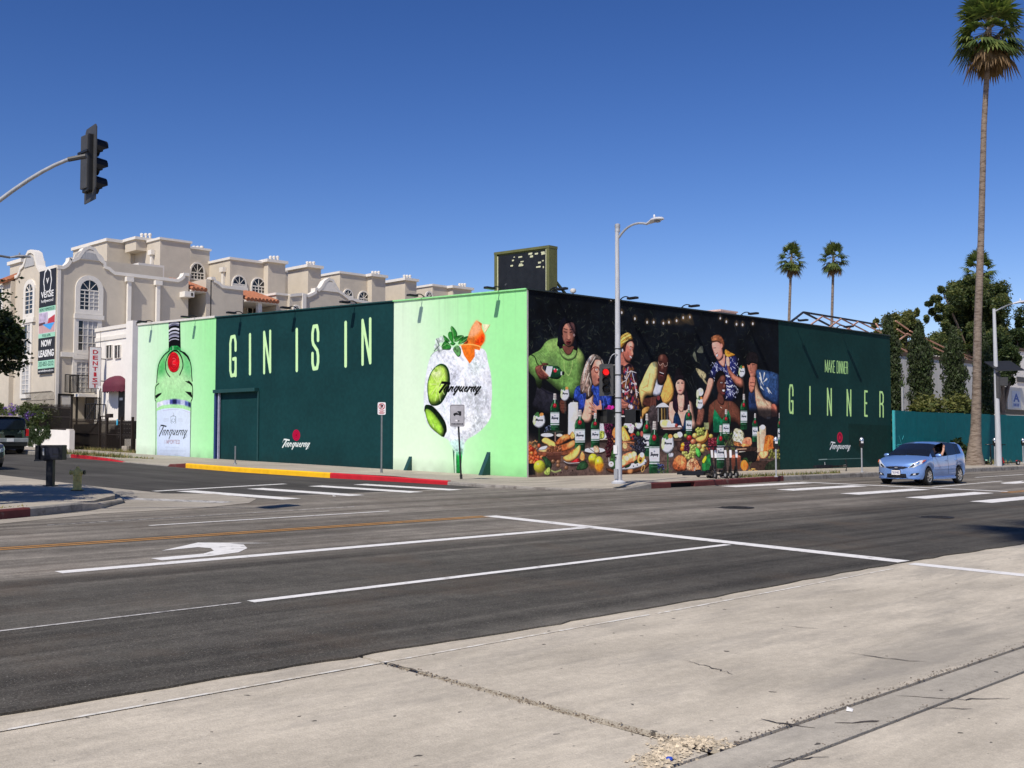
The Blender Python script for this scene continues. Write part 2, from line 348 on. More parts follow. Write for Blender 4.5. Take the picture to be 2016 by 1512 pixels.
# ------------------------------------------------------------------ pavements and kerbs
KY=mat('kerb_yellow',(.92,.50,.008),.6,var=.12,scale=3,col2=(.5,.36,.12),thr=.7)
KR=mat('kerb_red',(.52,.012,.022),.6,var=.15,scale=3,col2=(.3,.08,.06),thr=.68)
KD=mat('kerb_dull_red',(.13,.028,.024),.7,var=.3,scale=4,col2=(.2,.14,.11),thr=.62)
KG=mat('kerb_grey',(.27,.25,.22),.85,var=.25,scale=4,col2=(.16,.14,.12),thr=.56)
HK=.19;HW=.03
def kerb_run(parent,pts,m,label=None,h0=HK,h1=HK,wd=.17,side=1):
    """kerb stones along a polyline (road side), one solid; the pavement lies on side"""
    mb=MB();P=[Vector(p) for p in pts];n=len(P);off=[]
    for i in range(n):
        d=(P[min(i+1,n-1)]-P[max(i-1,0)]).normalized();off.append(P[i]+Vector((-d.y,d.x))*wd*side)
    for i in range(n-1):
        a,b,c,d=P[i],P[i+1],off[i+1],off[i];ha=h0+(h1-h0)*i/(n-1);hb=h0+(h1-h0)*(i+1)/(n-1)
        lo=[(q.x,q.y,G(q.y)-.1) for q in (a,b,c,d)];ch=.025
        e,f_=a.lerp(d,.15),b.lerp(c,.15)
        hi=[(a.x,a.y,G(a.y)+max(ha-ch,.005)),(b.x,b.y,G(b.y)+max(hb-ch,.005)),(c.x,c.y,G(c.y)+hb+.004),(d.x,d.y,G(d.y)+ha+.004)]
        tp=[(e.x,e.y,G(e.y)+ha+.004),(f_.x,f_.y,G(f_.y)+hb+.004)]
        mb.add(lo+hi+tp,[(0,1,5,4),(4,5,9,8),(8,9,6,7),(2,3,7,6),(0,4,8,7,3),(1,2,6,9,5)])
    return mb.build('kerb',m,parent,label=label)
def walk(name,poly,label,m=WALK):
    return sheet(name,poly,HK,m,kind='structure',thick=.2,label=label)
# corner of the painted building
K1=[(22.75,110),(22.7,75),(22.6,52.)];K2=[(22.6,52.),(22.5,48.0),(22.35,46.2)];K3=[(22.35,46.2),(22.1,41.6)];K4=[(22.1,41.6),(22.0,36.6),(22.55,31.3)];K5=[(22.55,31.3),(23.0,28.6),(23.35,26.2)]
K6=[(23.35,26.2),(23.5,24.6),(23.95,23.1),(24.9,22.05),(26.3,21.55)];K7=[(26.3,21.55),(27.6,21.5)];K8=[(27.6,21.5),(28.6,21.5)];K8b=[(29.9,21.52),(36.0,21.95)];K9=[(36.0,21.95),(47.5,21.9)];K10=[(47.5,21.9),(51.,21.9)];K11=[(51.,21.9),(400,22.2)]
ins=lambda L,d:[(x+d,y) for x,y in L]
def walk_h(x,y):
    """height of the corner pavement above the street plane: it falls from the kerb to the wall"""
    t=min((x-22.6)/5.6,(y-21.9)/5.6);return HK-(HK-HW)*max(0,min(1,t))
def gw(u,v):
    o=.1
    for _ in range(4):p=gp(u,v,o);o=walk_h(p.x,p.y)
    return gp(u,v,o)
ko=[(22.9,109.9),(22.86,75),(22.76,52),(22.66,48),(22.5,46.2),(22.45,45.9),(22.3,42),(22.26,41.6),(22.16,36.6),(22.71,31.3),(23.16,28.6),(23.51,26.2),(23.72,24.65),(24.3,23.4),(25.1,22.4),(26.4,21.8),(27.6,21.66),(36,22.1),(51,22.06),(80,22.1),(400,22.36)]
ki=[(28.5,109.9),(28.5,75),(28.5,52),(28.5,48),(28.5,46.2),(28.5,45.9),(28.5,42),(28.5,41.6),(28.5,36.6),(28.5,31.3),(28.5,29.2),(28.5,28.2),(28.5,27.9),(28.5,27.7),(28.5,27.7),(28.6,27.7),(29.2,27.7),(36,27.6),(51,27.5),(80,27.4),(400,27.4)]
kh=[HK]*3+[.10,.028,.025,.025,.03]+[HK]*3+[.12,.06,.04,.04,.06]+[HK]*5
mb=MB();V=[]
for a_,b_,h_ in zip(ko,ki,kh):
    for k in range(5):
        t=k/4;x_,y_=a_[0]+(b_[0]-a_[0])*t,a_[1]+(b_[1]-a_[1])*t;V.append((x_,y_,G(y_)+h_-(h_-HW)*t))
n_=len(ko);mb.add(V,[(5*i+k,5*i+k+1,5*i+k+6,5*i+k+5) for i in range(n_-1) for k in range(4)])
mb.add([(28.5,109.9,G(109.9)+HW-.005),(28.5,27.7,G(27.7)+HW-.005),(400,27.4,G(27.4)+HW-.005),(400,109.9,G(109.9)+HW-.005)],[(0,1,2,3)])
corner_walk=mb.build('sidewalk',WALK,kind='structure',smooth=30);corner_walk['label']='concrete pavement round the corner in front of the painted walls'
for p_ in corner_walk.data.polygons:
    pass
if corner_walk.data.polygons[0].normal.z<0:corner_walk.data.flip_normals()
kerb_run(corner_walk,K3,KG,None,.03,.03)
kerb_run(corner_walk,K1,KG);kerb_run(corner_walk,K2,KR,'weedy red kerb by the iron gate',HK,.03)
kerb_run(corner_walk,[(22.1,41.75),(22.1,41.6),(22.06,40.2)],KD,'dull red tapering kerb end',.02,HK)
kerb_run(corner_walk,[(22.06,40.2)]+K4[1:],KY,'bright yellow painted kerb');kerb_run(corner_walk,K5,KR,'bright red painted kerb at the corner',HK,HK*.75)
kerb_run(corner_walk,K6,KG,None,.12,.05);kerb_run(corner_walk,K7,KG,None,.05,HK);kerb_run(corner_walk,K8,KD,'dull red kerb beside the storm drain');kerb_run(corner_walk,K8b,KD,'long dull red kerb below the scooters');kerb_run(corner_walk,K9,KG);kerb_run(corner_walk,K10,KD,'dull red kerb in front of the tall palm');kerb_run(corner_walk,K11,KG)
# storm drain slot
mb=MB();mb.box(28.6,21.52,G(21.5)+HK-.03,29.9,21.72,G(21.5)+HK+.006);mb.build('drain_lintel',KD,corner_walk)
mb=MB();mb.box(28.6,21.66,G(21.5)-.1,29.9,21.74,G(21.5)+HK-.031);mb.build('drain_opening',mat('drain_black',(.008,.008,.008),.9),corner_walk)
# near left corner island
isl=[(-160,21.0),(7.6,21.65),(9.2,22.3),(10.8,23.2),(11.9,24.5),(12.5,25.9),(12.95,28.2),(13.05,35),(13.1,109.5)]
left_walk=walk('sidewalk',[(x-.14,y+.14) for x,y in isl]+[(-160,109.5)],'pavement corner at the left with hydrant and parking box')
kerb_run(left_walk,isl[:2]+[(8.3,21.9),(8.85,22.15)],KD,'dark red kerb on the left corner');kerb_run(left_walk,[(8.85,22.15),(9.2,22.3),(10.2,22.85)],KG);kerb_run(left_walk,[(10.2,22.85),(10.8,23.2),(11.9,24.5),(12.5,25.9)],WALK,None,HK,.05);kerb_run(left_walk,isl[5:],KG,None,.1,.1)
sheet('gutter_pan',[(12.4,25.5),(13.0,28),(13.1,35),(13.15,109),(13.8,109),(13.75,35),(14.2,27.2),(13.7,25.6)],.022,PAD,side_street)
sheet('cross_gutter',[(10.2,22.6),(11.9,24.4),(12.5,25.8),(13.7,27.2),(15.2,26.2),(15.1,24.0),(14.2,22.9),(12.6,22.2)],.0235,PAD,side_street)
sheet('gutter_pan',[(-160,20.2),(7.7,20.9),(10.2,22.0),(12.6,22.2),(10.2,22.6),(8.8,22.0),(7.6,21.6),(-160,20.98)],.022,PAD,main_road)
# manhole covers and litter on the street
IRON=mat('cast_iron',(.035,.032,.03),.6,.3,var=.4,scale=30,bump=.5,bscale=60)
def manhole(p,r,label):
    t=thing('manhole_cover',label,'manhole cover',p,0,'manhole covers in the street')
    mb=MB();mb.lathe([(r*1.16,-.01),(r*1.16,.006),(r*1.02,.006),(r*1.02,-.01)],28);mb.build('rim',IRON,t,world=False)
    mb=MB();mb.lathe([(r,-.012),(r,.004)],28)
    for i in range(-4,5):
        for j in range(-4,5):
            if i*i+j*j<17:mb.box(i*r*.2-.02,j*r*.2-.02,.004,i*r*.2+.02,j*r*.2+.02,.010)
    mb.build('lid',IRON,t,world=False);return t
manhole(gp(1445,999,.018),.42,'round iron manhole cover in the lane before the scooters')
manhole(gp(1840,1018,.018),.36,'round iron manhole cover nearest the palm shadow')
def litter(p,sx,sy,rz,m,label,name='litter',cat='litter'):
    mb=MB();mb.add([(-sx,-sy,.002),(sx,-sy,.006),(sx,sy,.02),(-sx,sy,.004),(0,0,.016)],[(0,1,4),(1,2,4),(2,3,4),(3,0,4)]);o=mb.build(name,m,None,fix=False);o.location=p;o.rotation_euler=(0,0,rz);tag(o,label,cat);return o
PAPER=mat('paper_white',(.8,.78,.74),.8)
litter(gp(1673,1399,.006),.034,.022,.4,PAPER,'scrap of white paper lying on the gutter strip','paper_scrap','paper')
litter(gp(658,977,.022),.05,.04,1,PAPER,'crumpled white paper cup on the crosswalk','paper_cup','litter')
mb=MB();mb.lathe([(.018,0),(.02,.004),(.02,.012),(.017,.016)],16);o=mb.build('bottle_cap',mat('blue_plastic',(.03,.08,.5),.4),None,smooth=True);o.location=gp(1318,1496,.002);tag(o,'blue plastic bottle cap beside the broken joint','bottle cap')
# ------------------------------------------------------------------ flat print of the painted walls
class Wall:
    """vertical wall from A to B; photo pixels <-> metres along the wall"""
    def __init__(s,A,B):
        s.A=np.array(A,float);s.B=np.array(B,float);s.L=float(np.hypot(*(s.B-s.A)))
        s.d=(s.B-s.A)/s.L;s.n=np.array([-s.d[1],s.d[0]])
    def uv(s,px):
        px=np.asarray(px,float).reshape(-1,2)
        d=(px[:,0:1]-1008)/F_PX*CR-(px[:,1:2]-756)/F_PX*CU+CF
        t=((s.A-CC[:2])@s.n)/(d[:,:2]@s.n)
        p=CC+d*t[:,None]
        return np.stack([(p[:,:2]-s.A)@s.d,p[:,2]],1)
    def pt(s,a,z,off=0.0):
        q=s.A+s.d*a+s.out*off
        return (q[0],q[1],z)
def spline(P,n=6,closed=True):
    P=np.asarray(P,float);N=len(P)
    if N<3:return P
    idx=np.arange(N) if closed else np.arange(N-1)
    g=lambda i:P[i%N] if closed else P[np.clip(i,0,N-1)]
    p0,p1,p2,p3=g(idx-1),g(idx),g(idx+1),g(idx+2)
    out=[]
    for t in np.linspace(0,1,n,endpoint=False):
        out.append(.5*(2*p1+(p2-p0)*t+(2*p0-5*p1+4*p2-p3)*t*t+(3*p1-p0-3*p2+p3)*t**3))
    r=np.stack(out,1).reshape(-1,2)
    return r if closed else np.vstack([r,P[-1:]])
def smooth_noise(h,w,cell,rng):
    gh,gw=int(h/cell)+3,int(w/cell)+3
    g=rng.random((gh,gw)).astype(np.float32)
    y=np.arange(h)/cell;x=np.arange(w)/cell
    yi=y.astype(int);xi=x.astype(int);fy=(y-yi)[:,None];fx=(x-xi)[None]
    fy=fy*fy*(3-2*fy);fx=fx*fx*(3-2*fx)
    a=g[yi][:,xi];b=g[yi][:,xi+1];c=g[yi+1][:,xi];d=g[yi+1][:,xi+1]
    return (a*(1-fx)+b*fx)*(1-fy)+(c*(1-fx)+d*fx)*fy
class Paint:
    def __init__(s,wall,z0,z1,ppm,bg,seed=1):
        s.w=wall;s.z0=z0;s.z1=z1;s.k=ppm
        s.W=int(wall.L*ppm);s.H=int((z1-z0)*ppm)
        s.a=np.empty((s.H,s.W,3),np.float32);s.a[:]=bg
        s.rng=np.random.default_rng(seed)
        s.nz=[smooth_noise(s.H,s.W,c,s.rng) for c in (3,8,24,70)]
        s.Z=(0,0,1);s.vol=0;s.side=1
    def z(s,x0,y0,k): s.Z=(x0,y0,k)
    def C(s,pts):
        p=np.asarray(pts,float).reshape(-1,2)/s.Z[2]+np.array(s.Z[:2])
        uv=s.w.uv(p)
        return np.stack([uv[:,0]*s.k,(s.z1-uv[:,1])*s.k],1)
    def mask(s,c):
        x0=max(0,int(np.floor(c[:,0].min())));x1=min(s.W,int(np.ceil(c[:,0].max()))+1)
        y0=max(0,int(np.floor(c[:,1].min())));y1=min(s.H,int(np.ceil(c[:,1].max()))+1)
        if x1<=x0 or y1<=y0:return None
        m=np.zeros((y1-y0,x1-x0+1),np.float32)
        ax,ay=c[:,0],c[:,1];bx,by=np.roll(ax,-1),np.roll(ay,-1)
        SS=4
        for r in range(y1-y0):
            for q in range(SS):
                y=y0+r+(q+.5)/SS
                k=(ay<=y)!=(by<=y)
                if not k.any():continue
                xs=np.sort(ax[k]+(y-ay[k])/(by[k]-ay[k])*(bx[k]-ax[k]))-x0
                for i in range(0,len(xs)-1,2):
                    l=min(max(xs[i],0),x1-x0);h=min(max(xs[i+1],0),x1-x0)
                    if h<=l:continue
                    li=int(l);hi=int(h)
                    if li==hi:m[r,li]+=(h-l)/SS
                    else:
                        m[r,li]+=(li+1-l)/SS;m[r,li+1:hi]+=1/SS;m[r,hi]+=(h-hi)/SS
        return x0,y0,m[:,:x1-x0]
    def put(s,mk,col,al=1.,tex=.08,grad=None,blur=0):
        if mk is None:return
        x0,y0,m=mk
        if blur:
            pd=int(blur)*2
            X0=max(0,x0-pd);Y0=max(0,y0-pd);X1=min(s.W,x0+m.shape[1]+pd);Y1=min(s.H,y0+m.shape[0]+pd)
            M=np.zeros((Y1-Y0,X1-X0),np.float32);M[y0-Y0:y0-Y0+m.shape[0],x0-X0:x0-X0+m.shape[1]]=m
            for _ in range(2):
                r=int(blur)
                P=np.pad(M,((r+1,r),(0,0)),mode='edge').cumsum(0);M=(P[2*r+1:]-P[:-2*r-1])/(2*r+1)
                P=np.pad(M,((0,0),(r+1,r)),mode='edge').cumsum(1);M=(P[:,2*r+1:]-P[:,:-2*r-1])/(2*r+1)
            x0,y0,m=X0,Y0,M
        h,w=m.shape
        col=np.array(col,np.float32)
        if grad is not None:
            c2=np.array(grad[0],np.float32);dr=grad[1]
            if dr=='v':t=np.linspace(0,1,h)[:,None]*np.ones((1,w))
            elif dr=='h':t=np.linspace(0,1,w)[None]*np.ones((h,1))
            elif dr=='d':t=(np.linspace(0,1,h)[:,None]+np.linspace(0,1,w)[None])/2
            else:
                yy=(np.linspace(-1,1,h)[:,None]-dr[1]);xx=(np.linspace(-1,1,w)[None]-dr[0])
                t=np.clip(np.sqrt(xx*xx+yy*yy)/1.5,0,1)
            c=col+(c2-col)*t[...,None].astype(np.float32)
        else:c=np.broadcast_to(col,(h,w,3))
        if tex:
            n=(s.nz[0][y0:y0+h,x0:x0+w]*.35+s.nz[1][y0:y0+h,x0:x0+w]*.4+s.nz[2][y0:y0+h,x0:x0+w]*.25-.5)*2
            c=c*(1+tex*2.2*n[...,None])
        if s.vol and min(h,w)>5:
            r=max(2,int(.11*min(h,w)))
            for ax in (0,1):
                q=np.pad(np.pad(m,2*r) if ax==0 else q,((r+1,r),(0,0)) if ax==0 else ((0,0),(r+1,r)),mode='edge').cumsum(ax)
                q=(q[2*r+1:]-q[:-2*r-1])/(2*r+1) if ax==0 else (q[:,2*r+1:]-q[:,:-2*r-1])/(2*r+1)
            o=int(r*.55);B=q[2*r+o:2*r+o+h,2*r+o*s.side:2*r+o*s.side+w]
            c=c*(1.1-s.vol*np.clip(1.05-B,0,1)*1.25)[...,None]
        k=(np.clip(m,0,1)*al)[...,None]
        v=s.a[y0:y0+h,x0:x0+w];v+= (c-v)*k
    def poly(s,pts,col,al=1.,sm=True,tex=.08,grad=None,blur=0,vol=.8):
        c=s.C(pts)
        if sm:c=spline(c)
        mk=s.mask(c)
        if mk is None:return
        s.vol=vol if (sm and not blur and al==1.) else 0
        s.put(mk,col,al,tex,grad,blur);s.vol=0
    def ell(s,cx,cy,rx,ry,col,al=1.,rot=0,tex=.06,grad=None,blur=0):
        t=np.linspace(0,2*np.pi,22,endpoint=False);a=math.radians(rot)
        x=rx*np.cos(t);y=ry*np.sin(t)
        s.put(s.mask(s.C(np.stack([cx+x*math.cos(a)-y*math.sin(a),cy+x*math.sin(a)+y*math.cos(a)],1))),col,al,tex,grad,blur)
    def fruit(s,cx,cy,rx,ry,col,dark=.35,rot=0):
        d=tuple(c*dark for c in col)
        s.ell(cx,cy,rx,ry,tuple(min(255,c*1.12) for c in col),rot=rot,grad=(d,(-.35,-.45)),tex=.08)
        s.ell(cx-rx*.3,cy-ry*.4,rx*.22,ry*.18,(255,250,235),al=.35,tex=0)
    def line(s,pts,w,col,al=1.,sm=False,taper=False,tex=.0):
        c=s.C(pts)
        if sm and len(c)>2:c=spline(c,5,False)
        kk=s.k/ (50*1.0)
        w=w/s.Z[2]*kk*1.25
        x0=max(0,int(c[:,0].min()-w-2));x1=min(s.W,int(c[:,0].max()+w+3));y0=max(0,int(c[:,1].min()-w-2));y1=min(s.H,int(c[:,1].max()+w+3))
        if x1<=x0 or y1<=y0:return
        Y,X=np.mgrid[y0:y1,x0:x1]+.5
        m=np.zeros(X.shape,np.float32);n=len(c)-1
        for i in range(n):
            a,b=c[i],c[i+1];d=b-a;l=d@d+1e-9
            t=np.clip(((X-a[0])*d[0]+(Y-a[1])*d[1])/l,0,1)
            ds=np.hypot(X-a[0]-t*d[0],Y-a[1]-t*d[1])
            wl=w
            if taper:wl=w*(1-.85*(i+t)/n)
            np.maximum(m,np.clip(wl/2-ds+.5,0,1),out=m)
        s.put((x0,y0,m),col,al,tex)
    def glyphs(s,boxes,th,col):
        """boxes: (char,x0,x1,ytop,ybot[,slope]) in the current frame"""
        for b in boxes:
            ch,x0,x1,yt,yb=b[:5];sl=b[5] if len(b)>5 else 0
            for g in GL[ch]:
                q=[(x0+gx*(x1-x0),yt+(1-gy)*(yb-yt)+sl*gx) for gx,gy in g]
                s.line(q,th,col)
    def script(s,x0,y0,x1,y1,th,col,dy=0.0,al=1.):
        """handwritten wordmark inside a box; dy = rise of the base line across it"""
        for st,wt in SCRIPT:
            q=[]
            for a,b in st:
                u=(a-295)/985.;v=(b-620)/370.
                q.append((x0+u*(x1-x0),y0+v*(y1-y0)+dy*u))
            s.line(q,th*wt,col,al=al)
    def bottle(s,xl,xr,top,bot,lab=(205,212,222)):
        w=xr-xl;h=bot-top;cx=(xl+xr)/2
        Y=lambda f:top+f*h
        X=lambda f:cx+f*w/2
        G1=(12,52,32);G2=(34,96,54)
        s.poly([(X(-.3),Y(.1)),(X(-.33),Y(.2)),(X(-.75),Y(.26)),(X(-1),Y(.36)),(X(-1),Y(.6)),(X(-.95),Y(1)),(X(.95),Y(1)),(X(1),Y(.6)),(X(1),Y(.36)),(X(.75),Y(.26)),(X(.33),Y(.2)),(X(.3),Y(.1))],G2,sm=False,grad=((10,38,24),'h'),tex=.25)
        s.poly([(X(-.98),Y(.44)),(X(.98),Y(.44)),(X(.98),Y(.49)),(X(-.98),Y(.49))],G1,sm=False,tex=.2)
        s.line([(X(-.55),Y(.27)),(X(-.85),Y(.36)),(X(-.8),Y(.42))],w*.06,(90,165,110),al=.7)
        s.line([(X(.02),Y(.17)),(X(-.02),Y(.25))],w*.08,(190,225,195),al=.8)
        s.poly([(X(-.28),Y(.0)),(X(.28),Y(.0)),(X(.36),Y(.16)),(X(-.36),Y(.16))],(212,206,198),sm=False,grad=((140,128,120),'h'))
        for f in (.05,.09,.12):s.line([(X(-.3),Y(f)),(X(.3),Y(f))],h*.009,(92,84,80),al=.8)
        s.ell(cx-w*.02,Y(.31),w*.19,h*.058,(192,30,48),grad=((120,10,26),'v'))
        s.ell(cx-w*.04,Y(.30),w*.07,h*.02,(235,95,95),al=.6)
        for a,b,c in ((.475,.49,(200,206,205)),(.50,.755,lab),(.775,.8,(190,196,196))):
            s.poly([(X(-.96),Y(a)),(X(.96),Y(a)),(X(.94),Y(b)),(X(-.94),Y(b))],c,sm=False,grad=(tuple(v*.86 for v in c),'h'),tex=.03)
        s.ell(cx,Y(.565),w*.08,h*.017,(95,100,115),al=.75)
        s.script(X(-.72),Y(.585),X(.72),Y(.665),h*.011,(40,44,52))
        s.line([(X(-.4),Y(.7)),(X(.4),Y(.7))],h*.008,(150,120,125),al=.6)
        s.line([(X(-.6),Y(.85)),(X(.6),Y(.85))],h*.012,(120,150,130),al=.5)
    def goblet(s,cx,top,bot,r,stem,dark=(30,52,36)):
        """balloon glass: bowl top..bot, half width r, stem foot at y=stem"""
        h=bot-top
        if stem:s.line([(cx,bot-2),(cx-1,stem)],r*.2,dark)
        s.poly([(cx-r*.72,top),(cx-r*.95,top+h*.35),(cx-r,top+h*.55),(cx-r*.7,top+h*.85),(cx-r*.15,bot),(cx+r*.15,bot),(cx+r*.7,top+h*.85),(cx+r,top+h*.55),(cx+r*.95,top+h*.35),(cx+r*.72,top)],(222,224,226),grad=((186,190,196),'h'),tex=.08)
        s.ell(cx-r*.72,top+h*.42,r*.22,h*.33,(170,200,120),rot=5)
        s.ell(cx-r*.72,top+h*.42,r*.13,h*.24,(206,224,160),rot=5)
        for a,b in ((-.5,-.02),(-.25,-.13),(-.1,.05)):s.ell(cx+r*a,top+h*b,r*.22,h*.11,(62,112,58),rot=30)
        s.ell(cx+r*.38,top-h*.05,r*.32,h*.13,(236,128,66),rot=-25)
        s.script(cx-r*.55,top+h*.3,cx+r*.6,top+h*.47,r*.07,(30,32,36))
        s.line([(cx+r*.6,top+h*.25),(cx+r*.82,top+h*.6)],r*.07,(250,250,250),al=.7)
GL={'I':[[(.5,0),(.5,1)]],'N':[[(0,0),(0,1),(1,0),(1,1)]],
'G':[[(1,.64),(1,.84),(.8,1),(.2,1),(0,.84),(0,.14),(.2,0),(.8,.0),(1,.14),(1,.42),(.55,.42)],[(1,.14),(1.0,-.02)]],
'S':[[(1,.66),(1,.85),(.8,1),(.2,1),(0,.85),(0,.68),(.15,.58),(.85,.42),(1,.3),(1,.14),(.8,0),(.2,0),(0,.14),(0,.36)]],
'E':[[(1,1),(0,1),(0,0),(1,0)],[(0,.52),(.8,.52)]],'R':[[(0,0),(0,1),(.7,1),(1,.88),(1,.62),(.7,.52),(0,.52)],[(.7,.52),(1,.42),(1,0)]],
'M':[[(0,0),(0,1),(.5,.1),(1,1),(1,0)]],'A':[[(0,0),(.5,1),(1,0)],[(.2,.28),(.8,.28)]],'K':[[(0,0),(0,1)],[(1,1),(0,.42)],[(.3,.58),(1,0)]],
'D':[[(0,0),(0,1),(.65,1),(1,.85),(1,.15),(.65,0),(0,0)]],'P':[[(0,0),(0,1),(.7,1),(1,.86),(1,.6),(.7,.48),(0,.48)]],
'O':[[(.25,0),(0,.15),(0,.85),(.25,1),(.75,1),(1,.85),(1,.15),(.75,0),(.25,0)]],'T':[[(0,1),(1,1)],[(.5,1),(.5,0)]]}
SCRIPT=[([(440,680),(300,915)],1.25),([(355,635),(430,640),(540,662)],1.2),([(360,640),(318,680),(303,745)],.35),
([(455,770),(405,845),(408,890)],.8),([(520,760),(462,850),(462,890)],1),([(450,765),(500,762)],.5),([(580,760),(510,892)],1),([(560,790),(630,765),(588,850),(600,892)],.75),
([(705,762),(648,845),(655,888)],.9),([(768,760),(642,985)],1.05),([(690,764),(750,764)],.5),([(822,760),(768,850),(790,890),(830,840)],.8),([(882,760),(828,860),(850,892)],.85),
([(895,840),(950,800),(962,768),(935,768),(888,850),(900,890),(930,880)],.7),([(1022,765),(955,895)],1),([(1010,800),(1050,768),(1075,775)],.6),
([(1105,772),(1048,850),(1058,890)],.85),([(1165,760),(1105,860),(1120,892)],.9),([(1095,765),(1150,763)],.5),([(1225,765),(1165,850),(1180,888)],.85),([(1278,768),(1150,985)],1.05),([(1150,985),(1230,950),(1262,880)],.25)]
def weather(p):
    """rain streaks below the roof edge and splash dirt along the foot of the wall"""
    z=np.linspace(p.z1,p.z0,p.H)[:,None];a=np.arange(p.W)[None]/p.k
    foot=.022*(p.w.A[1]+p.w.d[1]*a);h=z-foot
    st=smooth_noise(8,p.W,9,p.rng)[:1]*.6+smooth_noise(8,p.W,3,p.rng)[:1]*.4
    k=np.clip((.55-h)/.5,0,1)*(.35+.65*p.nz[2])*.22+np.clip((h-4.6)/2.3,0,1)*np.clip((st-.55)*3,0,1)*.05+np.clip(p.nz[3]-.62,0,1)*.08
    p.a=(p.a*(1-k)[...,None]+np.array((92,84,72),np.float32)*(k*.45)[...,None]).astype(np.float32)
def paint_left(w):
    p=Paint(w,.3,8.2,72,(22,62,64),seed=3);p.side=-1
    X=np.arange(p.W)/p.k
    s1=w.uv([(775,760)])[0,0];s2=w.uv([(424,760)])[0,0]
    yy=np.linspace(0,1,p.H)[:,None]
    # pale green panel with the glass
    t=np.clip(X/s1,0,1)[None]
    f=np.clip(t*1.25+(yy-.5)*.55*t-.12,0,1)
    f=(f*f*(3-2*f))[...,None]
    gl=np.array((170,250,168))*(1-f)+np.array((232,255,224))*f
    m=(X<s1)[None,:,None]*np.ones((p.H,1,1))
    p.a=np.where(m>0,gl,p.a).astype(np.float32)
    t2=np.clip((X-s2)/(w.L-s2),0,1)[None]
    f2=np.clip(t2*1.1+(yy-.5)*.25,0,1)[...,None]
    bl=np.array((170,247,170))*(1-f2)+np.array((232,255,228))*f2
    m=(X>s2)[None,:,None]*np.ones((p.H,1,1))
    p.a=np.where(m>0,bl,p.a).astype(np.float32)
    p.a*=(1+.02*(p.nz[1]+p.nz[3]-1))[...,None]
    dk=((X>s1)&(X<s2))[None,:,None]
    p.a=np.where(dk,p.a*(1+.12*(p.nz[3]-.5)+.08*(p.nz[1]-.5))[...,None],p.a).astype(np.float32)
    # lettering
    LG=(214,255,186)
    p.z(380,440,4.2)
    for ch,x0,x1,yt,yb,sl in (('G',308,352,940,1258,-10),('I',460,482,918,1240,0),('N',588,638,898,1232,-9),('I',846,870,876,1212,0),('S',988,1034,852,1200,-8),('I',1250,1274,818,1174,0),('N',1402,1465,800,1160,-12)):
        p.glyphs([(ch,x0,x1,yt,yb,sl)],29 if ch!='N' else 26,LG)
    # wordmark with the red seal
    p.z(540,830,18.33)
    p.ell(795,482,137,205,(206,10,62),tex=.05)
    for k,c in ((.82,(150,8,60)),(.7,(196,20,66)),(.52,(160,0,52)),(.36,(200,14,60)),(.2,(140,0,40))):p.ell(795,482,137*k,205*k,c,tex=0)
    p.script(295,620,1280,990,44,(240,244,238),dy=0)
    # gin bottle
    p.z(290,620,10.8);o=(290,620,10.8)
    q6=lambda L:[((x/9.4545+290-290)*10.8,(y/9.4545+750-620)*10.8) for x,y in L]
    out=[(455,740),(330,880),(232,1050),(203,1300),(190,1440)]+q6([(140,100),(135,320),(158,375),(158,1385),(400,1398),(640,1405),(796,1428),(822,370),(850,300),(852,90)])+[(955,1400),(940,1110),(865,860),(712,740)]
    p.poly(out,(158,226,152),sm=False,grad=((196,246,184),'v'),tex=.05)
    p.poly([(330,900),(240,1080),(230,1300),(380,1250),(390,950)],(60,180,86),blur=14,al=.8)
    p.poly([(870,880),(930,1100),(935,1300),(800,1250),(770,950)],(84,190,110),blur=14,al=.7)
    p.poly([(455,730),(350,850),(300,920),(470,830),(700,830),(840,900),(712,730)],(70,190,100),blur=8,al=.7)
    p.poly([(330,1300),(820,1290),(900,1480),(240,1480)],(214,250,196),blur=24,al=.6)
    p.poly([(455,140),(700,120),(712,740),(455,740)],(8,10,12),sm=False)
    for y,h,c in ((175,42,(196,196,212)),(215,26,(120,122,150)),(300,44,(236,236,246)),(375,40,(196,198,214)),(425,22,(120,120,140)),(455,34,(178,178,200)),(520,22,(206,206,220))):
        p.line([(462,y+35),(520,y-2),(600,y-14),(668,y+4)],h,c,al=.95,sm=True)
    p.poly([(450,712),(520,650),(640,650),(712,705),(712,745),(450,745)],(30,140,66),sm=False,tex=.3)
    p.line([(545,665),(545,730)],22,(190,240,200))
    K=(4,10,8)
    p.line([(470,755),(340,870),(245,1040),(212,1250),(200,1430)],30,K,sm=True)
    p.line([(690,755),(850,860),(925,1050),(945,1290),(955,1400)],30,K,sm=True)
    p.poly([(700,750),(800,790),(880,880),(930,1040),(900,990),(840,890),(760,820)],K,sm=False)
    p.line([(430,890),(475,815),(560,760),(640,770),(705,850),(745,960),(755,1100),(690,1270)],34,K,sm=True)
    p.line([(430,890),(392,1000),(388,1120),(420,1230),(480,1310)],26,K,sm=True)
    p.ell(562,1000,126,216,(226,12,30),tex=.22)
    p.ell(555,1010,128,210,(240,40,48),al=.45,grad=((140,0,10),(-.2,-.3)))
    for r in (.78,.55,.3):p.line([(562+126*r*math.cos(a),1000+216*r*math.sin(a)) for a in np.linspace(.4,5.6,16)],12,(132,4,16),al=.75)
    p.line([(540,915),(600,930),(590,975),(540,985),(545,1050),(600,1050)],16,(250,110,110),al=.7)
    p.line([(690,1090),(640,1180),(560,1215),(490,1180)],10,(90,0,6),sm=True)
    p.z(290,750,9.4545)
    p.line([(215,45),(160,100),(145,200),(145,340),(160,370)],20,K,sm=True)
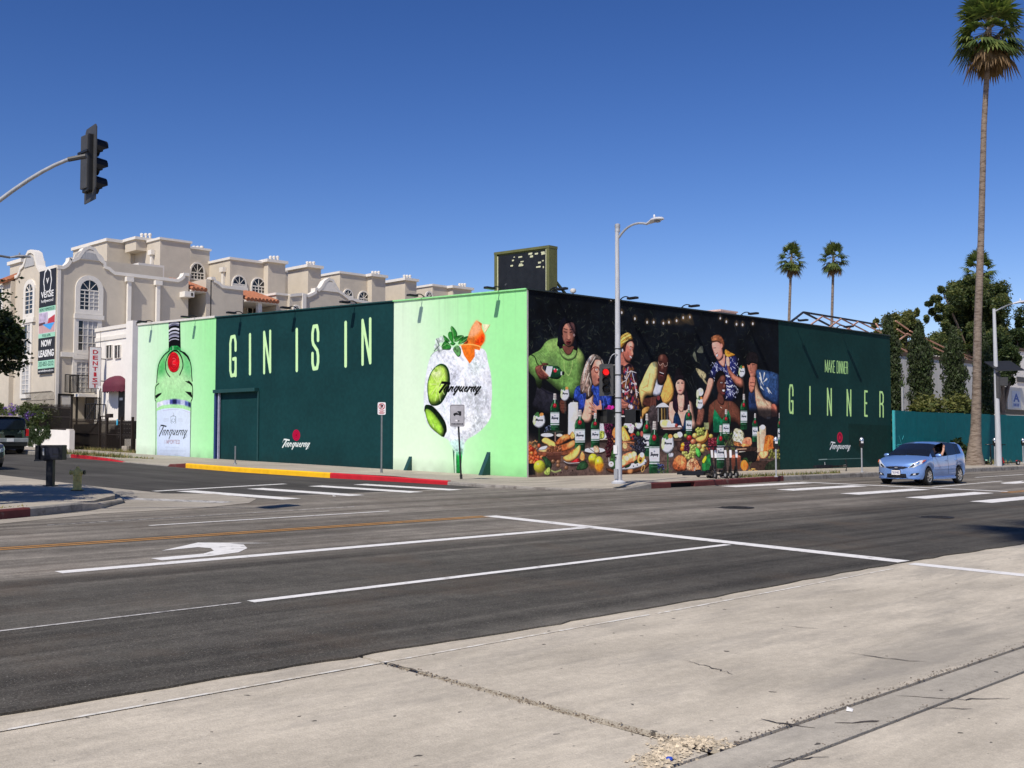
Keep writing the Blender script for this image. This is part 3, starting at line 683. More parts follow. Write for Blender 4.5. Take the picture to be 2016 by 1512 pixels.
    p.poly([(150,270),(200,235),(270,215),(255,245),(160,330)],K,sm=False)
    p.line([(770,0),(830,60),(845,160),(840,310),(822,360)],22,K,sm=True)
    p.poly([(700,190),(820,205),(845,320),(810,290)],K,sm=False)
    p.poly([(700,0),(770,0),(840,60),(850,120),(800,60)],K,sm=False)
    p.line([(158,370),(160,900),(157,1385)],16,(10,60,30));p.line([(816,365),(805,900),(795,1430)],18,(4,24,12))
    p.poly([(178,400),(300,360),(500,332),(700,352),(805,400),(805,485),(700,450),(500,425),(300,440),(178,500)],(232,236,248),sm=False)
    for x0,x1,c,a in ((300,420,(196,204,240),.8),(420,560,(60,72,150),.95),(470,540,(10,14,50),.8),(560,620,(90,104,170),.8),(620,700,(190,202,238),.7),(700,760,(70,90,170),.9),(760,806,(14,40,80),1)):
        f=lambda x:334+((x-500)/305.)**2*66
        p.poly([(x0,f(x0)),(x1,f(x1)),(x1,f(x1)+88),(x0,f(x0)+88)],c,al=a,sm=False,blur=2)
    p.poly([(176,552),(300,510),(480,496),(650,508),(800,555),(795,1425),(600,1395),(400,1385),(176,1395)],(226,238,252),sm=False,grad=((206,222,250),'d'),tex=.02)
    p.line([(290,552),(420,528),(585,522)],6,(170,150,200),al=.7);p.line([(650,535),(795,590)],6,(170,150,200),al=.6)
    G=(96,110,120)
    for a in (-1,1):
        p.line([(485+a*12,700),(485+a*45,740),(485+a*48,660)],9,G,al=.8);p.line([(485+a*25,790),(485+a*50,760),(485+a*20,740),(485,770)],8,G,al=.8)
    p.line([(485,590),(485,660)],9,G,al=.8);p.line([(445,660),(485,640),(530,660),(520,720)],9,G,al=.8)
    for y in (700,722,745):
        p.line([(305,y+6),(400,y-8)],7,(180,190,205),al=.8);p.line([(570,y-8),(660,y+4)],7,(196,206,220),al=.8)
    p.script(222,812,742,1070,20,(14,18,22),dy=0)
    for i,ch in enumerate('IMPORTED'):p.glyphs([(ch,325+i*36,325+i*36+(25 if ch!='I' else 8),1095+i*.5,1160+i*.5)],8.5,(150,104,112))
    for y,x0,x1 in ((1228,335,595),(1290,235,715)):
        for x in np.arange(x0,x1,14):p.line([(x,y-10+(x-x0)*.02),(x+4,y+12+(x-x0)*.02)],6,(150,165,190),al=.65)
    p.line([(330,1385),(520,1372),(740,1415)],5,(120,130,170),al=.6)
    # balloon glass
    p.z(830,620,8.4)
    z4=lambda L:[(x*8.4/7.96,(y/7.96+140)*8.4) for x,y in L]
    bowl=[(150,690),(230,600),(400,560),(700,500),(960,540),(1060,600),(1100,780),(1150,1000),(1165,1300),(1150,1500)]+z4([(1085,480),(980,640),(840,760),(720,830),(650,950),(635,1080),(545,1080),(500,960),(430,850),(330,790),(180,700),(70,540),(40,350)])+[(35,1300),(70,1000),(110,800)]
    p.poly(bowl,(236,238,246),tex=.07,grad=((220,226,232),'h'),vol=.12)
    base=p.a.copy()
    rg=np.random.default_rng(5)
    for i in range(330):
        x=rg.uniform(120,1120);y=rg.uniform(600,2250)
        lim=1 if y<1900 else max(.15,1-(y-1900)/420)
        if abs(x-610)>560*lim:continue
        v=rg.choice([0,1,2,3]);c=((255,255,255),(196,200,216),(214,236,230),(180,184,200))[v]
        a=rg.uniform(-1.2,-.2)if x>600 else rg.uniform(.2,1.3)
        L=rg.uniform(30,150)
        p.line([(x,y),(x+L*.5*math.cos(a),y+L*math.sin(abs(a))+10)],rg.uniform(8,34),c,al=rg.uniform(.25,.6),sm=False,tex=.1)
    for x,y,rx,ry,c in ((560,1050,110,200,(202,204,222)),(900,850,110,160,(200,216,212)),(900,1350,200,260,(200,206,214)),(480,1350,120,150,(196,200,222)),(700,1750,220,140,(255,255,255)),(950,1800,140,180,(210,220,222)),(420,700,150,60,(214,214,228))):
        p.ell(x,y,rx,ry,c,al=.5,blur=10,tex=.25)
    x0,y0,m=p.mask(spline(p.C(bowl)));k=np.zeros((p.H,p.W,1),np.float32);k[y0:y0+m.shape[0],x0:x0+m.shape[1],0]=np.clip(m,0,1)
    p.a=base*(1-k)+p.a*k
    p.poly(z4([(440,860),(650,860),(640,1080),(545,1085),(500,980)]),(206,246,236),blur=4,al=.85,tex=.15)
    p.poly(z4([(535,1030),(640,1020),(612,1375),(545,1375)]),(34,168,72),sm=False,tex=.2,grad=((24,132,58),'v'))
    p.poly(z4([(500,1000),(560,1000),(600,960),(640,1000),(636,1070),(535,1070)]),(150,205,180),blur=3,al=.8,tex=.3)
    p.poly(z4([(525,1000),(538,1010),(545,1375),(528,1375)]),(220,250,226),sm=False)
    p.poly(z4([(488,980),(512,1030),(518,1365),(510,1365)]),(40,70,60),sm=False,al=.85)
    # mint
    for a in (((480,500),(400,420),(335,500),(345,565),(470,570)),((525,470),(450,380),(440,300),(480,270),(520,330)),((500,290),(480,220),(500,180),(560,240),(590,320),(545,400)),((545,440),(560,360),(640,330),(700,350),(620,420)),((610,480),(640,400),(730,350),(800,360),(720,440)),((380,420),(360,330),(450,400),(460,440)),((470,470),(520,445),(560,470),(520,500)),):
        p.poly(a,(14,84,30),grad=((70,160,60),'d'),tex=.3)
    for a in (((340,520),(420,470),(480,500)),((490,190),(520,300),(530,440)),((560,440),(640,370),(690,345)),((620,480),(700,420),(780,365))):p.line(a,9,(150,205,130),al=.8)
    for x,y in ((270,430),(330,400),(250,520),(300,560)):p.ell(x,y,45,55,(205,214,214),al=.8,tex=.3)
    p.line([(210,590),(290,500),(250,400)],18,(70,84,80),al=.7)
    p.poly([(520,560),(580,500),(640,540),(650,640),(610,690),(560,640)],(120,176,110),tex=.3,grad=((70,130,70),'v'))
    p.line([(150,680),(240,595),(460,560)],8,(120,124,130),al=.7,sm=True)
    # orange peel
    p.poly([(905,85),(985,130),(1000,220),(1045,330),(1040,430),(980,520),(960,580),(880,560),(880,680),(795,800),(700,660),(650,510),(740,440),(775,330),(830,190)],(255,140,60),sm=False,tex=.12,grad=((236,110,20),'v'))
    p.poly([(905,90),(960,130),(990,220),(900,330),(780,360),(830,200)],(255,176,124),tex=.08,blur=3)
    p.poly([(1010,300),(1045,350),(1030,440),(960,500),(870,480),(920,400)],(224,60,4),blur=4,tex=.25)
    p.poly([(680,480),(760,420),(750,470)],(200,60,10),tex=.2)
    p.poly([(930,100),(1000,140),(990,190)],(236,110,50),sm=False)
    p.poly([(1005,145),(1130,155),(1055,290),(1030,250)],(252,244,196),sm=False)
    p.line([(1130,160),(1050,290)],8,(200,150,90))
    p.line([(630,495),(780,480),(930,505),(985,540)],14,(255,190,100),sm=True)
    # limes
    p.poly([(305,805),(400,830),(455,930),(470,1080),(440,1250),(330,1450),(210,1500),(130,1450),(100,1300),(95,1150),(130,1000),(200,880)],(20,86,24),tex=.35)
    p.poly([(300,830),(390,860),(430,950),(440,1080),(410,1230),(320,1400),(210,1480),(140,1440),(108,1300),(104,1150),(140,1010),(210,890)],(190,228,96),tex=.12,grad=((160,206,70),'v'))
    for a in np.linspace(0,2*np.pi,11):
        c,s_=math.cos(a),math.sin(a);p.line([(270+20*c,1140+40*s_),(270+130*c,1140+290*s_)],12,(232,246,170),al=.7)
    p.ell(250,960,80,60,(246,250,210),al=.7,blur=5);p.ell(240,910,25,30,(140,186,50),al=.7)
    p.z(830,760,7.96)
    p.poly([(70,290),(170,310),(280,420),(370,560),(395,680),(375,740),(330,790),(200,640),(60,420),(45,350)],(8,34,12),tex=.5)
    p.poly([(60,365),(130,370),(220,460),(320,610),(350,700),(330,785),(270,750),(150,640),(80,500)],(150,206,50),tex=.1,grad=((170,224,90),'d'))
    p.line([(55,400),(130,620),(320,785)],9,(70,120,30),sm=True,al=.8)
    p.line([(175,590),(190,640)],8,(236,250,190))
    p.z(830,620,8.4)
    p.script(295,1105,975,1315,27,(2,4,4))
    weather(p)
    return p
def paint_right(w):
    p=Paint(w,.3,7.9,76,(12,16,22),seed=8)
    X=np.arange(p.W)/p.k
    s1=w.uv([(1534,780)])[0,0]
    p.a*=(1+.7*(p.nz[3]-.5)+.5*(p.nz[2]-.5)+.3*(p.nz[1]-.5))[...,None]
    rg=np.random.default_rng(11)
    p.z(0,0,1)
    # foliage in the dark
    for i in range(900):
        cx,cy,sx,sy=[(1190,640,60,40),(1130,680,60,60),(1270,680,70,50),(1340,690,80,70),(1450,700,60,60),(1060,720,20,70)][rg.integers(6)]
        x=rg.normal(cx,sx);y=rg.normal(cy,sy)
        top=570+(x-1037)*.126
        if x<1040 or x>1528 or y<top+6 or y>880:continue
        a=rg.uniform(0,6.28);L=rg.uniform(3,13)
        c=rg.choice([0,1,2,3]);c=((40,52,40),(58,66,48),(30,42,40),(84,88,70))[c]
        p.line([(x,y),(x+L*.5*math.cos(a)+2,y+L*.6*math.sin(a)),(x+L*math.cos(a),y+L*math.sin(a))],rg.uniform(.8,2.6),c,al=rg.uniform(.25,.7),taper=True)
    for x,y,a in ((1080,640,60),(1086,655,55),(1078,628,58),(1092,670,-50),(1440,600,70),(1446,640,72),(1362,740,75),(1370,760,80),(1358,750,68),(1350,745,62)):
        r=math.radians(a);p.line([(x,y),(x+24*math.cos(r),y+24*math.sin(r))],2,(60,66,64),al=.6,taper=True)
    p.poly([(1362,622),(1358,630),(1340,640),(1300,634),(1330,628)],(70,56,40),al=.6,blur=3)
    p.poly([(1340,630),(1358,618),(1366,640)],(96,76,50),al=.5,blur=2)
    for L in ([(1370,724),(1390,735),(1388,748),(1378,742)],[(1380,737),(1396,760),(1386,752)]):p.poly(L,(150,140,104),tex=.2)
    for L in ([(1364,700),(1368,692),(1372,712)],[(1372,692),(1382,680),(1384,694)]):p.poly(L,(110,112,92),al=.8)
    # string lights
    pts=[(1203,590),(1224,615),(1250,627),(1274,634),(1287,634),(1306,636),(1317,634),(1332,631),(1345,625),(1358,624),(1418,626),(1430,633),(1450,638),(1462,639),(1482,637)]
    for x,y in pts:
        p.ell(x,y-1,4.5,6,(150,110,60),al=.45,blur=3,tex=0);p.ell(x,y,1.5,2.7,(255,240,214),tex=0);p.line([(x,y-8),(x,y-3)],.8,(120,100,76),al=.7)
    # table
    p.poly([(1036,852),(1534,862),(1534,950),(1300,955),(1036,965)],(84,66,60),sm=False,tex=.16,grad=((98,78,70),'v'))
    for y in (868,888,908):p.line([(1037,y+4),(1534,y-4)],1.3,(52,40,38),al=.6)
    p.poly([(1036,700),(1150,700),(1170,858),(1036,858)],(14,16,20),al=.9,blur=10)
    p.poly([(1150,800),(1534,790),(1534,868),(1150,868)],(30,24,24),al=.6,blur=10)
    # ---- man in the green jumper
    p.z(1036,710,13.745)
    p.poly([(330,640),(480,760),(700,850),(930,960),(940,1200),(880,1500),(640,1500),(180,1280),(240,960)],(46,44,52),tex=.2,grad=((26,26,34),'v'))
    p.line([(330,680),(560,860),(920,960)],26,(28,26,40))
    p.z(1036,570,8.894)
    GR=(112,150,76)
    p.poly([(560,850),(420,870),(330,930),(240,1050),(90,1135),(20,1210),(16,1330),(60,1450),(150,1550),(190,1700),(260,1720),(290,1560),(400,1620),(560,1760),(800,1900),(900,1930),(930,1840),(1010,1700),(1000,1560),(1020,1300),(1010,1150),(930,1040),(850,960),(700,900)],GR,grad=((92,128,62),'v'),tex=.12)
    p.poly([(560,860),(420,880),(340,950),(420,1080),(620,1000)],(140,170,92),blur=6,al=.7)
    p.poly([(880,1020),(960,1080),(1000,1200),(940,1280),(860,1160)],(150,168,92),blur=6,al=.7)
    p.poly([(380,1180),(560,1240),(560,1450),(400,1400)],(84,108,64),blur=9,al=.6)
    for k in range(7):p.line([(150+k*18,1150+k*20),(240+k*10,1090+k*22),(330,1040+k*26)],7,(76,110,52),al=.7)
    for k in range(6):p.line([(150+k*12,1180+k*18),(240,1130+k*26),(320,1085+k*26)],4,(176,206,130),al=.5)
    p.line([(90,1140),(150,1180),(190,1290),(230,1330)],16,(40,62,30),sm=True)
    p.line([(250,1260),(300,1330)],12,(40,62,30))
    p.poly([(620,1060),(570,1000),(600,1120),(660,1200),(760,1240),(860,1190),(900,1060),(820,1120),(730,1150)],(118,150,82),tex=.1)
    p.line([(590,1110),(650,1200),(750,1240),(860,1195)],7,(66,86,46),sm=True)
    p.line([(660,1240),(670,1400),(720,1490),(760,1480),(800,1350),(810,1240)],6,(196,200,130),sm=True,al=.8)
    SK=(152,98,80)
    p.poly([(560,700),(560,980),(640,990),(700,520),(620,520)],(16,18,30),tex=.1)
    p.poly([(640,560),(600,700),(540,960),(600,990),(660,960),(840,1050),(900,1040),(900,760),(860,600),(760,540)],(16,17,28),tex=.1)
    p.poly([(640,980),(830,990),(820,1060),(780,1130),(720,1140),(660,1080)],(112,66,54),tex=.08)
    p.poly([(650,620),(700,570),(780,560),(840,620),(860,760),(845,880),(800,980),(740,1005),(680,960),(640,860),(625,740)],SK,grad=((120,74,62),'d'),tex=.08)
    p.poly([(665,620),(720,580),(770,640),(740,700),(680,690)],(206,150,124),blur=5,al=.6)
    p.poly([(745,570),(830,580),(862,680),(858,780),(800,690)],(84,56,54),tex=.1)
    p.poly([(600,720),(640,600),(760,550),(830,560),(760,575),(680,610),(640,700),(640,800)],(18,18,30))
    p.line([(660,680),(720,700)],9,(40,26,24));p.line([(765,700),(810,695)],8,(40,26,24))
    p.line([(660,735),(710,745)],11,(44,26,26));p.line([(765,748),(808,740)],11,(44,26,26))
    p.poly([(735,740),(725,850),(745,875),(770,850),(750,740)],(190,132,106),al=.7,blur=2)
    p.line([(715,860),(745,880),(775,865)],9,(84,44,40))
    p.poly([(700,910),(740,890),(785,905),(770,950),(735,965),(705,945)],(112,44,44));p.poly([(715,920),(770,915),(760,935),(725,935)],(40,14,16))
    p.ell(838,795,16,26,(226,170,150),al=.8)
    # hand and pouring bottle
    p.z(1036,710,13.745)
    p.poly([(600,140),(720,130),(830,140),(900,180),(960,270),(960,390),(890,480),(800,495),(640,450),(620,300)],(30,88,52),tex=.25,grad=((14,50,30),'v'))
    p.poly([(540,140),(720,150),(690,300),(650,430),(560,420),(510,260)],(200,206,220),sm=False,tex=.06)
    p.poly([(440,140),(560,135),(520,290),(480,260),(430,210)],(16,18,24),sm=False)
    for x in (480,510):p.line([(x,150),(x-20,260)],8,(170,170,180),al=.6)
    p.ell(785,262,46,52,(214,40,56));p.ell(760,220,20,26,(236,236,226),al=.8);p.ell(840,235,22,22,(200,222,196),al=.7)
    p.poly([(930,290),(970,280),(970,390),(930,390)],(180,186,176),sm=False);p.ell(1000,335,34,56,(20,30,24))
    for y in (430,500,545,630):p.ell(1022,y,6,14,(34,44,30))
    p.poly([(260,150),(420,100),(440,60),(560,60),(600,110),(500,130),(440,150),(420,220),(500,290),(600,390),(600,440),(540,430),(620,470),(560,500),(380,500),(320,420),(250,280)],(146,86,70),tex=.16,grad=((96,48,42),'v'))
    p.line([(430,150),(430,220),(500,300),(600,400)],26,(206,146,122),sm=True,al=.8);p.line([(340,330),(430,400),(560,440)],14,(70,30,28),al=.7)
    # glass held behind
    p.poly([(920,1060),(1060,1080),(1090,1200),(1080,1380),(980,1430),(910,1280)],(84,46,36),tex=.2)
    for y in (1110,1180,1250,1330):p.line([(940,y),(1070,y+10)],26,(112,66,52),al=.7)
    p.goblet(1050,760,1090,125,1420,(60,64,58))
    p.bottle(650,900,880,1950)
    p.poly([(1140,1180),(1200,1120),(1280,1110),(1400,1120),(1410,1500),(1400,2000),(1130,2000)],(214,210,200),sm=False,grad=((176,168,158),'h'),tex=.05)
    p.line([(1275,1080),(1275,1130)],9,(240,240,240))
    # ---- woman with grey hair
    p.z(1120,690,10.8)
    p.poly([(230,740),(140,800),(100,950),(110,1060),(200,1080),(200,1300),(300,1300),(700,1290),(760,1250),(920,1160),(900,940),(700,930),(690,760),(560,730)],(40,64,140),tex=.3,grad=((30,44,112),'v'))
    for L in ([(150,830),(120,1000)],[(230,800),(300,1000),(330,1200)],[(540,870),(600,1000),(640,1150)],[(690,880),(740,1100),(730,1250)],[(780,960),(830,1130)]):p.line(L,18,(78,110,190),al=.6,sm=True)
    p.poly([(480,930),(530,940),(520,1060),(470,1500),(270,1480),(320,1250),(370,1000)],(196,150,126),tex=.08)
    p.poly([(570,190),(700,220),(710,330),(690,430),(720,520),(690,600),(670,680),(620,740),(540,760),(490,640),(470,450),(520,280)],(190,138,116),grad=((146,96,80),'v'),tex=.08)
    p.poly([(590,210),(680,230),(690,310),(600,320)],(226,184,166),blur=5,al=.7)
    p.poly([(480,450),(600,480),(620,600),(520,680)],(160,98,80),blur=5,al=.6)
    p.poly([(480,90),(600,90),(700,170),(745,280),(720,330),(660,200),(570,190),(520,280),(470,330),(470,480),(500,680),(480,850),(520,900),(480,980),(370,1040),(360,900),(250,910),(250,640),(320,380),(380,220)],(164,146,132),tex=.28,grad=((126,98,84),'v'))
    for L in ([(480,110),(400,260),(340,420),(300,640)],[(430,480),(400,560),(350,700),(290,860)],[(440,580),(470,700),(420,820),(420,960)],[(560,130),(460,300)],[(700,200),(735,300)]):p.line(L,16,(216,206,192),al=.7,sm=True)
    for L in ([(400,420),(370,600),(320,800)],[(520,130),(420,330)],[(460,700),(440,900)]):p.line(L,13,(88,66,56),al=.7,sm=True)
    p.line([(470,420),(540,350),(620,360),(640,430),(590,470),(550,430),(545,370)],15,(112,44,36),sm=True);p.line([(640,390),(690,370),(700,440)],13,(112,44,36))
    p.ell(590,405,26,14,(236,226,220));p.ell(595,405,11,11,(60,44,40));p.line([(560,375),(630,370)],8,(90,60,50))
    p.poly([(640,420),(680,520),(650,550),(615,520)],(206,156,134),al=.8);p.line([(620,530),(660,550)],10,(120,66,56))
    p.ell(640,620,26,46,(126,50,50));p.ell(638,620,12,26,(50,16,20))
    # raised hand
    p.poly([(480,1050),(540,1130),(600,1180),(650,1150),(650,1050),(680,1060),(700,1200),(700,1350),(640,1480),(590,1400),(480,1350),(420,1330),(560,1310),(410,1210),(430,1180),(560,1270),(420,1120),(460,1090),(560,1200)],(196,142,118),sm=False,grad=((158,100,80),'v'),tex=.08)
    for L in ([(430,1190),(550,1290)],[(430,1100),(560,1230)],[(420,1330),(530,1340)]):p.line(L,9,(112,60,48),al=.7)
    # magenta flowers
    for x,y in ((800,1240),(860,1190),(930,1200),(890,1230),(840,1250)):p.ell(x,y,42,34,(176,36,110),tex=.4)
    # ---- woman with the yellow turban
    p.z(1200,600,10.8)
    p.poly([(230,1060),(300,1000),(350,1200),(440,1240),(420,1330),(230,1360)],(164,98,80),tex=.1)
    p.poly([(350,800),(470,760),(520,820),(525,920),(500,1000),(510,1090),(460,1160),(440,1220),(360,1180),(290,1080),(300,920)],(176,112,92),grad=((146,82,68),'v'),tex=.1)
    p.poly([(370,800),(450,780),(500,840),(440,890),(380,860)],(226,164,142),blur=4,al=.7)
    p.poly([(320,1020),(400,1000),(420,1120),(350,1160)],(130,66,54),blur=5,al=.5)
    p.poly([(300,900),(330,800),(400,750),(500,740),(520,820),(470,770),(390,800),(350,880),(330,1000),(300,950)],(74,34,32))
    p.poly([(230,700),(300,620),(380,585),(440,610),(490,700),(480,750),(400,760),(320,850),(250,940),(225,930)],(206,170,84),tex=.18,grad=((196,130,48),'v'))
    for L in ([(240,720),(330,650),(420,610)],[(250,790),(370,700),(470,660)],[(250,860),(360,750),(480,710)]):p.line(L,11,(112,70,24),al=.7,sm=True)
    for L in ([(250,750),(340,690),(450,630)],[(290,800),(390,740)]):p.line(L,14,(240,224,130),al=.7,sm=True)
    p.line([(440,880),(490,900)],11,(60,30,28));p.ell(450,930,20,10,(240,230,226));p.ell(455,930,9,10,(40,24,22))
    p.poly([(470,940),(505,1040),(470,1060)],(210,150,124),al=.7);p.poly([(410,1080),(450,1090),(480,1130),(450,1140)],(246,236,230));p.line([(405,1070),(470,1150)],8,(130,44,44))
    p.ell(275,965,16,34,(236,226,214))
    p.z(1120,690,10.8)
    p.poly([(1100,380),(1180,330),(1290,270),(1380,340),(1440,480),(1480,700),(1500,900),(1480,1200),(1440,1400),(1100,1330)],(52,36,44),tex=.35)
    for i in range(190):
        x=rg.uniform(1100,1480);y=rg.uniform(330,1380)
        if x>1340+ (y-330)*.25:continue
        c=((40,44,96),(112,64,34),(214,200,190),(130,84,46),(28,26,40),(150,44,60))[rg.integers(6)]
        p.poly([(x,y-40),(x+26,y-8),(x+22,y+46),(x-18,y+34)],c,sm=False,al=.85,tex=.2)
    for L in ([(1240,470),(1200,800)],[(1340,440),(1400,700),(1440,1000)],[(1140,670),(1220,630),(1320,430)],[(1130,830),(1220,880),(1290,830)],[(1260,350),(1240,470),(1320,430),(1430,470)],[(1430,860),(1500,900)],[(1330,680),(1400,710)]):p.line(L,12,(232,222,212))
    p.poly([(1100,1010),(1200,1080),(1270,1130),(1240,1220),(1120,1240),(1100,1200)],(158,98,80),tex=.2);p.line([(1110,1110),(1230,1120)],10,(84,40,36));p.line([(1110,1180),(1230,1180)],10,(84,40,36))
    for x,y in ((1330,1200),(1400,1330),(1300,1280),(1360,1390),(1290,1180)):p.ell(x,y,30,44,(206,190,200),al=.8,tex=.4)
    p.ell(1360,1300,26,44,(56,80,150),al=.8)
    # ---- man in the yellow jacket
    p.z(1240,700,10.08)
    p.poly([(430,140),(550,145),(560,400),(540,470),(500,600),(460,790),(340,790),(280,900),(300,990),(250,1050),(200,820),(180,660),(240,500),(330,300)],(222,190,126),grad=((206,160,92),'v'),tex=.08)
    p.poly([(760,360),(830,480),(880,660),(870,800),(800,930),(680,960),(600,780),(620,680),(700,520)],(210,160,86),tex=.1,grad=((188,132,60),'d'))
    for L in ([(230,680),(330,730)],[(260,640),(350,590)],[(400,350),(350,620)],[(700,760),(660,930)],[(860,720),(740,880)]):p.line(L,16,(150,104,56),al=.6,blur=0) if False else p.line(L,16,(150,104,56),al=.55)
    p.poly([(540,440),(560,560),(640,580),(690,500),(640,700),(590,800),(460,780),(500,600)],(206,206,214),tex=.1,grad=((160,160,172),'v'))
    p.poly([(250,960),(290,850),(400,830),(520,820),(520,980),(400,1030),(360,1020),(300,1000)],(84,46,38),tex=.15)
    for L in ([(440,830),(410,1000)],[(480,820),(470,960)],[(520,820),(510,980)]):p.line(L,24,(104,62,52))
    p.poly([(250,1060),(400,1010),(360,1120),(280,1200),(250,1300)],(176,128,66),tex=.2)
    p.poly([(560,60),(580,0),(620,-40),(700,-50),(750,0),(770,100),(760,240),(740,370),(720,480),(650,580),(590,560),(550,450),(555,250)],(84,46,38),tex=.1,grad=((56,28,26),'d'))
    p.poly([(570,0),(620,-60),(700,-60),(760,10),(760,60),(700,-20),(620,-20)],(12,12,18))
    p.poly([(610,-10),(650,-20),(650,60),(600,80)],(150,104,84),blur=4,al=.7);p.poly([(630,170),(660,160),(660,250),(620,250)],(146,98,80),blur=2,al=.8)
    p.line([(560,120),(600,190),(660,150),(690,210),(740,190),(745,130)],7,(190,170,150),sm=True,al=.9)
    p.poly([(590,310),(640,330),(680,370),(660,400),(600,380)],(50,18,20));p.line([(595,325),(670,355)],12,(232,220,214));p.line([(600,385),(660,400)],12,(130,70,66))
    p.line([(580,110),(640,120)],8,(30,14,14));p.line([(680,150),(740,165)],8,(30,14,14))
    # black bottle cap hand / ice bucket
    p.poly([(520,860),(560,780),(620,810),(660,960),(640,1000),(530,1000)],(20,22,28),sm=False);p.ell(568,835,32,50,(150,60,60),al=.8)
    p.poly([(530,1000),(660,930),(770,1000),(770,1040),(530,1050)],(226,230,236))
    p.poly([(530,1020),(770,1020),(765,1320),(540,1320)],(36,32,30),sm=False,tex=.3)
    for x,c in ((560,(150,150,150)),(630,(196,160,86)),(690,(150,116,56)),(740,(90,90,96)),(655,(90,70,40))):p.line([(x,1050),(x+4,1300)],22,c,al=.8)
    p.poly([(380,1050),(530,1030),(540,1500),(380,1500)],(74,62,62),tex=.3,al=.8)
    # ---- woman with the fringe
    p.poly([(880,480),(930,260),(1000,250),(1060,380),(1100,520),(1180,900),(1170,1020),(1080,1120),(960,1180),(880,1100),(850,980),(880,700)],(26,20,26),tex=.2)
    p.poly([(780,960),(860,900),(940,880),(1080,880),(1200,900),(1250,1000),(1290,1300),(1330,1420),(1100,1500),(1050,1400),(860,1400),(780,1250)],(200,152,132),tex=.08)
    p.poly([(950,780),(1080,780),(1090,920),(1050,1120),(960,1050)],(196,148,128),tex=.06)
    p.poly([(930,480),(1070,470),(1095,600),(1080,700),(1030,780),(960,760),(920,660),(905,580)],(206,158,138),tex=.06,grad=((176,122,104),'h'))
    p.poly([(900,400),(1060,380),(1080,500),(1040,480),(980,470),(920,530),(900,640),(880,560)],(28,22,28))
    p.poly([(880,680),(930,800),(960,1000),(950,1150),(890,1100),(850,980)],(40,22,36),tex=.2);p.poly([(1080,800),(1130,700),(1180,950),(1140,1060),(1070,1080),(1090,950)],(38,22,32),tex=.2)
    p.ell(960,545,26,10,(70,50,46));p.ell(1040,545,26,10,(70,50,46));p.line([(990,560),(985,630),(1005,640)],7,(160,104,90));p.ell(995,690,34,16,(160,84,80))
    p.line([(940,520),(985,525)],6,(50,36,34));p.line([(1020,525),(1065,515)],6,(50,36,34))
    p.line([(970,1000),(1010,1040),(1060,1030)],5,(130,80,64))
    p.poly([(880,1180),(940,1120),(1000,1250),(1050,1420),(1090,1200),(1130,1120),(1160,1250),(1100,1500),(880,1400)],(22,44,76),tex=.2)
    p.poly([(980,1120),(1100,1100),(1050,1400)],(204,156,136),sm=False)
    p.bottle(1110,1235,970,1620)
    # raised glass in a hand, centre
    p.poly([(1360,1050),(1470,1050),(1480,1180),(1420,1380),(1310,1380),(1340,1200)],(120,74,60),tex=.2)
    p.goblet(1390,850,1070,75,0);p.ell(1400,720,60,80,(226,222,210),tex=.2);p.ell(1345,760,26,90,(196,214,160));p.ell(1420,690,36,40,(236,206,170))
    # ---- fair haired man
    p.z(1370,640,8.894)
    p.poly([(380,610),(470,680),(520,560),(700,530),(740,640),(750,860),(700,1000),(720,1300),(520,1300),(480,900),(330,960),(240,920),(270,780)],(36,40,92),tex=.25)
    for i in range(170):
        x=rg.uniform(240,750);y=rg.uniform(560,1290)
        if x<330 and y>960 or (x<480 and y>980) or (x<370 and y<650):continue
        a=rg.uniform(.6,2.2);L=rg.uniform(16,46);p.line([(x,y),(x+L*.5*math.cos(a)+6,y+L*.5*math.sin(a)),(x+L*math.cos(a),y+L*math.sin(a))],rg.uniform(7,13),(196,198,212),al=.85)
    for L in ([(540,1060),(590,1080),(640,1050)],[(550,1120),(600,1130)],[(530,880),(590,900)]):p.line(L,20,(220,220,228))
    p.poly([(230,930),(320,980),(260,1200),(200,1330),(140,1420),(120,1300),(180,1120)],(204,150,128),grad=((186,122,98),'v'),tex=.06)
    p.poly([(540,580),(590,600),(600,760),(700,880),(800,930),(850,1040),(800,1100),(700,1040),(600,900),(550,760)],(172,106,84),tex=.1)
    p.poly([(520,420),(600,470),(690,520),(560,560),(510,500)],(190,126,44),tex=.2)
    p.poly([(390,620),(500,500),(520,620),(490,740)],(190,130,112),tex=.08)
    p.poly([(290,300),(380,270),(450,330),(470,420),(480,560),(400,630),(350,560),(320,510),(310,460),(285,390)],(206,148,130),tex=.07,grad=((176,112,96),'h'))
    p.poly([(270,270),(280,200),(380,165),(450,200),(500,300),(490,400),(450,400),(440,330),(370,290),(300,300)],(146,92,58),tex=.25,grad=((112,62,40),'h'))
    p.ell(450,360,18,40,(200,130,112));p.line([(310,400),(350,395)],8,(80,50,44));p.poly([(355,530),(385,500),(390,530),(365,560)],(246,240,236));p.line([(350,500),(385,480)],7,(90,44,40));p.line([(290,395),(310,470),(335,480)],5,(140,84,70))
    p.poly([(530,570),(560,550),(590,600),(590,720),(540,700)],(206,148,126))
    p.goblet(806,740,915,60,0)
    p.line([(820,920),(840,1080),(830,1220)],30,(70,52,46),al=.8)
    # ---- woman in green
    p.poly([(330,960),(360,830),(440,790),(510,850),(520,960),(440,900),(380,980),(350,1060)],(16,14,18))
    p.poly([(230,1440),(270,1370),(380,1290),(480,1320),(620,1330),(700,1380),(780,1500),(820,1700),(800,1800),(700,1700),(560,1700),(320,1700),(250,1900),(210,1800)],(112,66,50),tex=.12,grad=((90,50,38),'v'))
    p.poly([(370,1000),(440,890),(510,880),(525,1000),(530,1100),(510,1220),(470,1260),(400,1210),(370,1100)],(92,52,42),tex=.1,grad=((66,32,28),'h'))
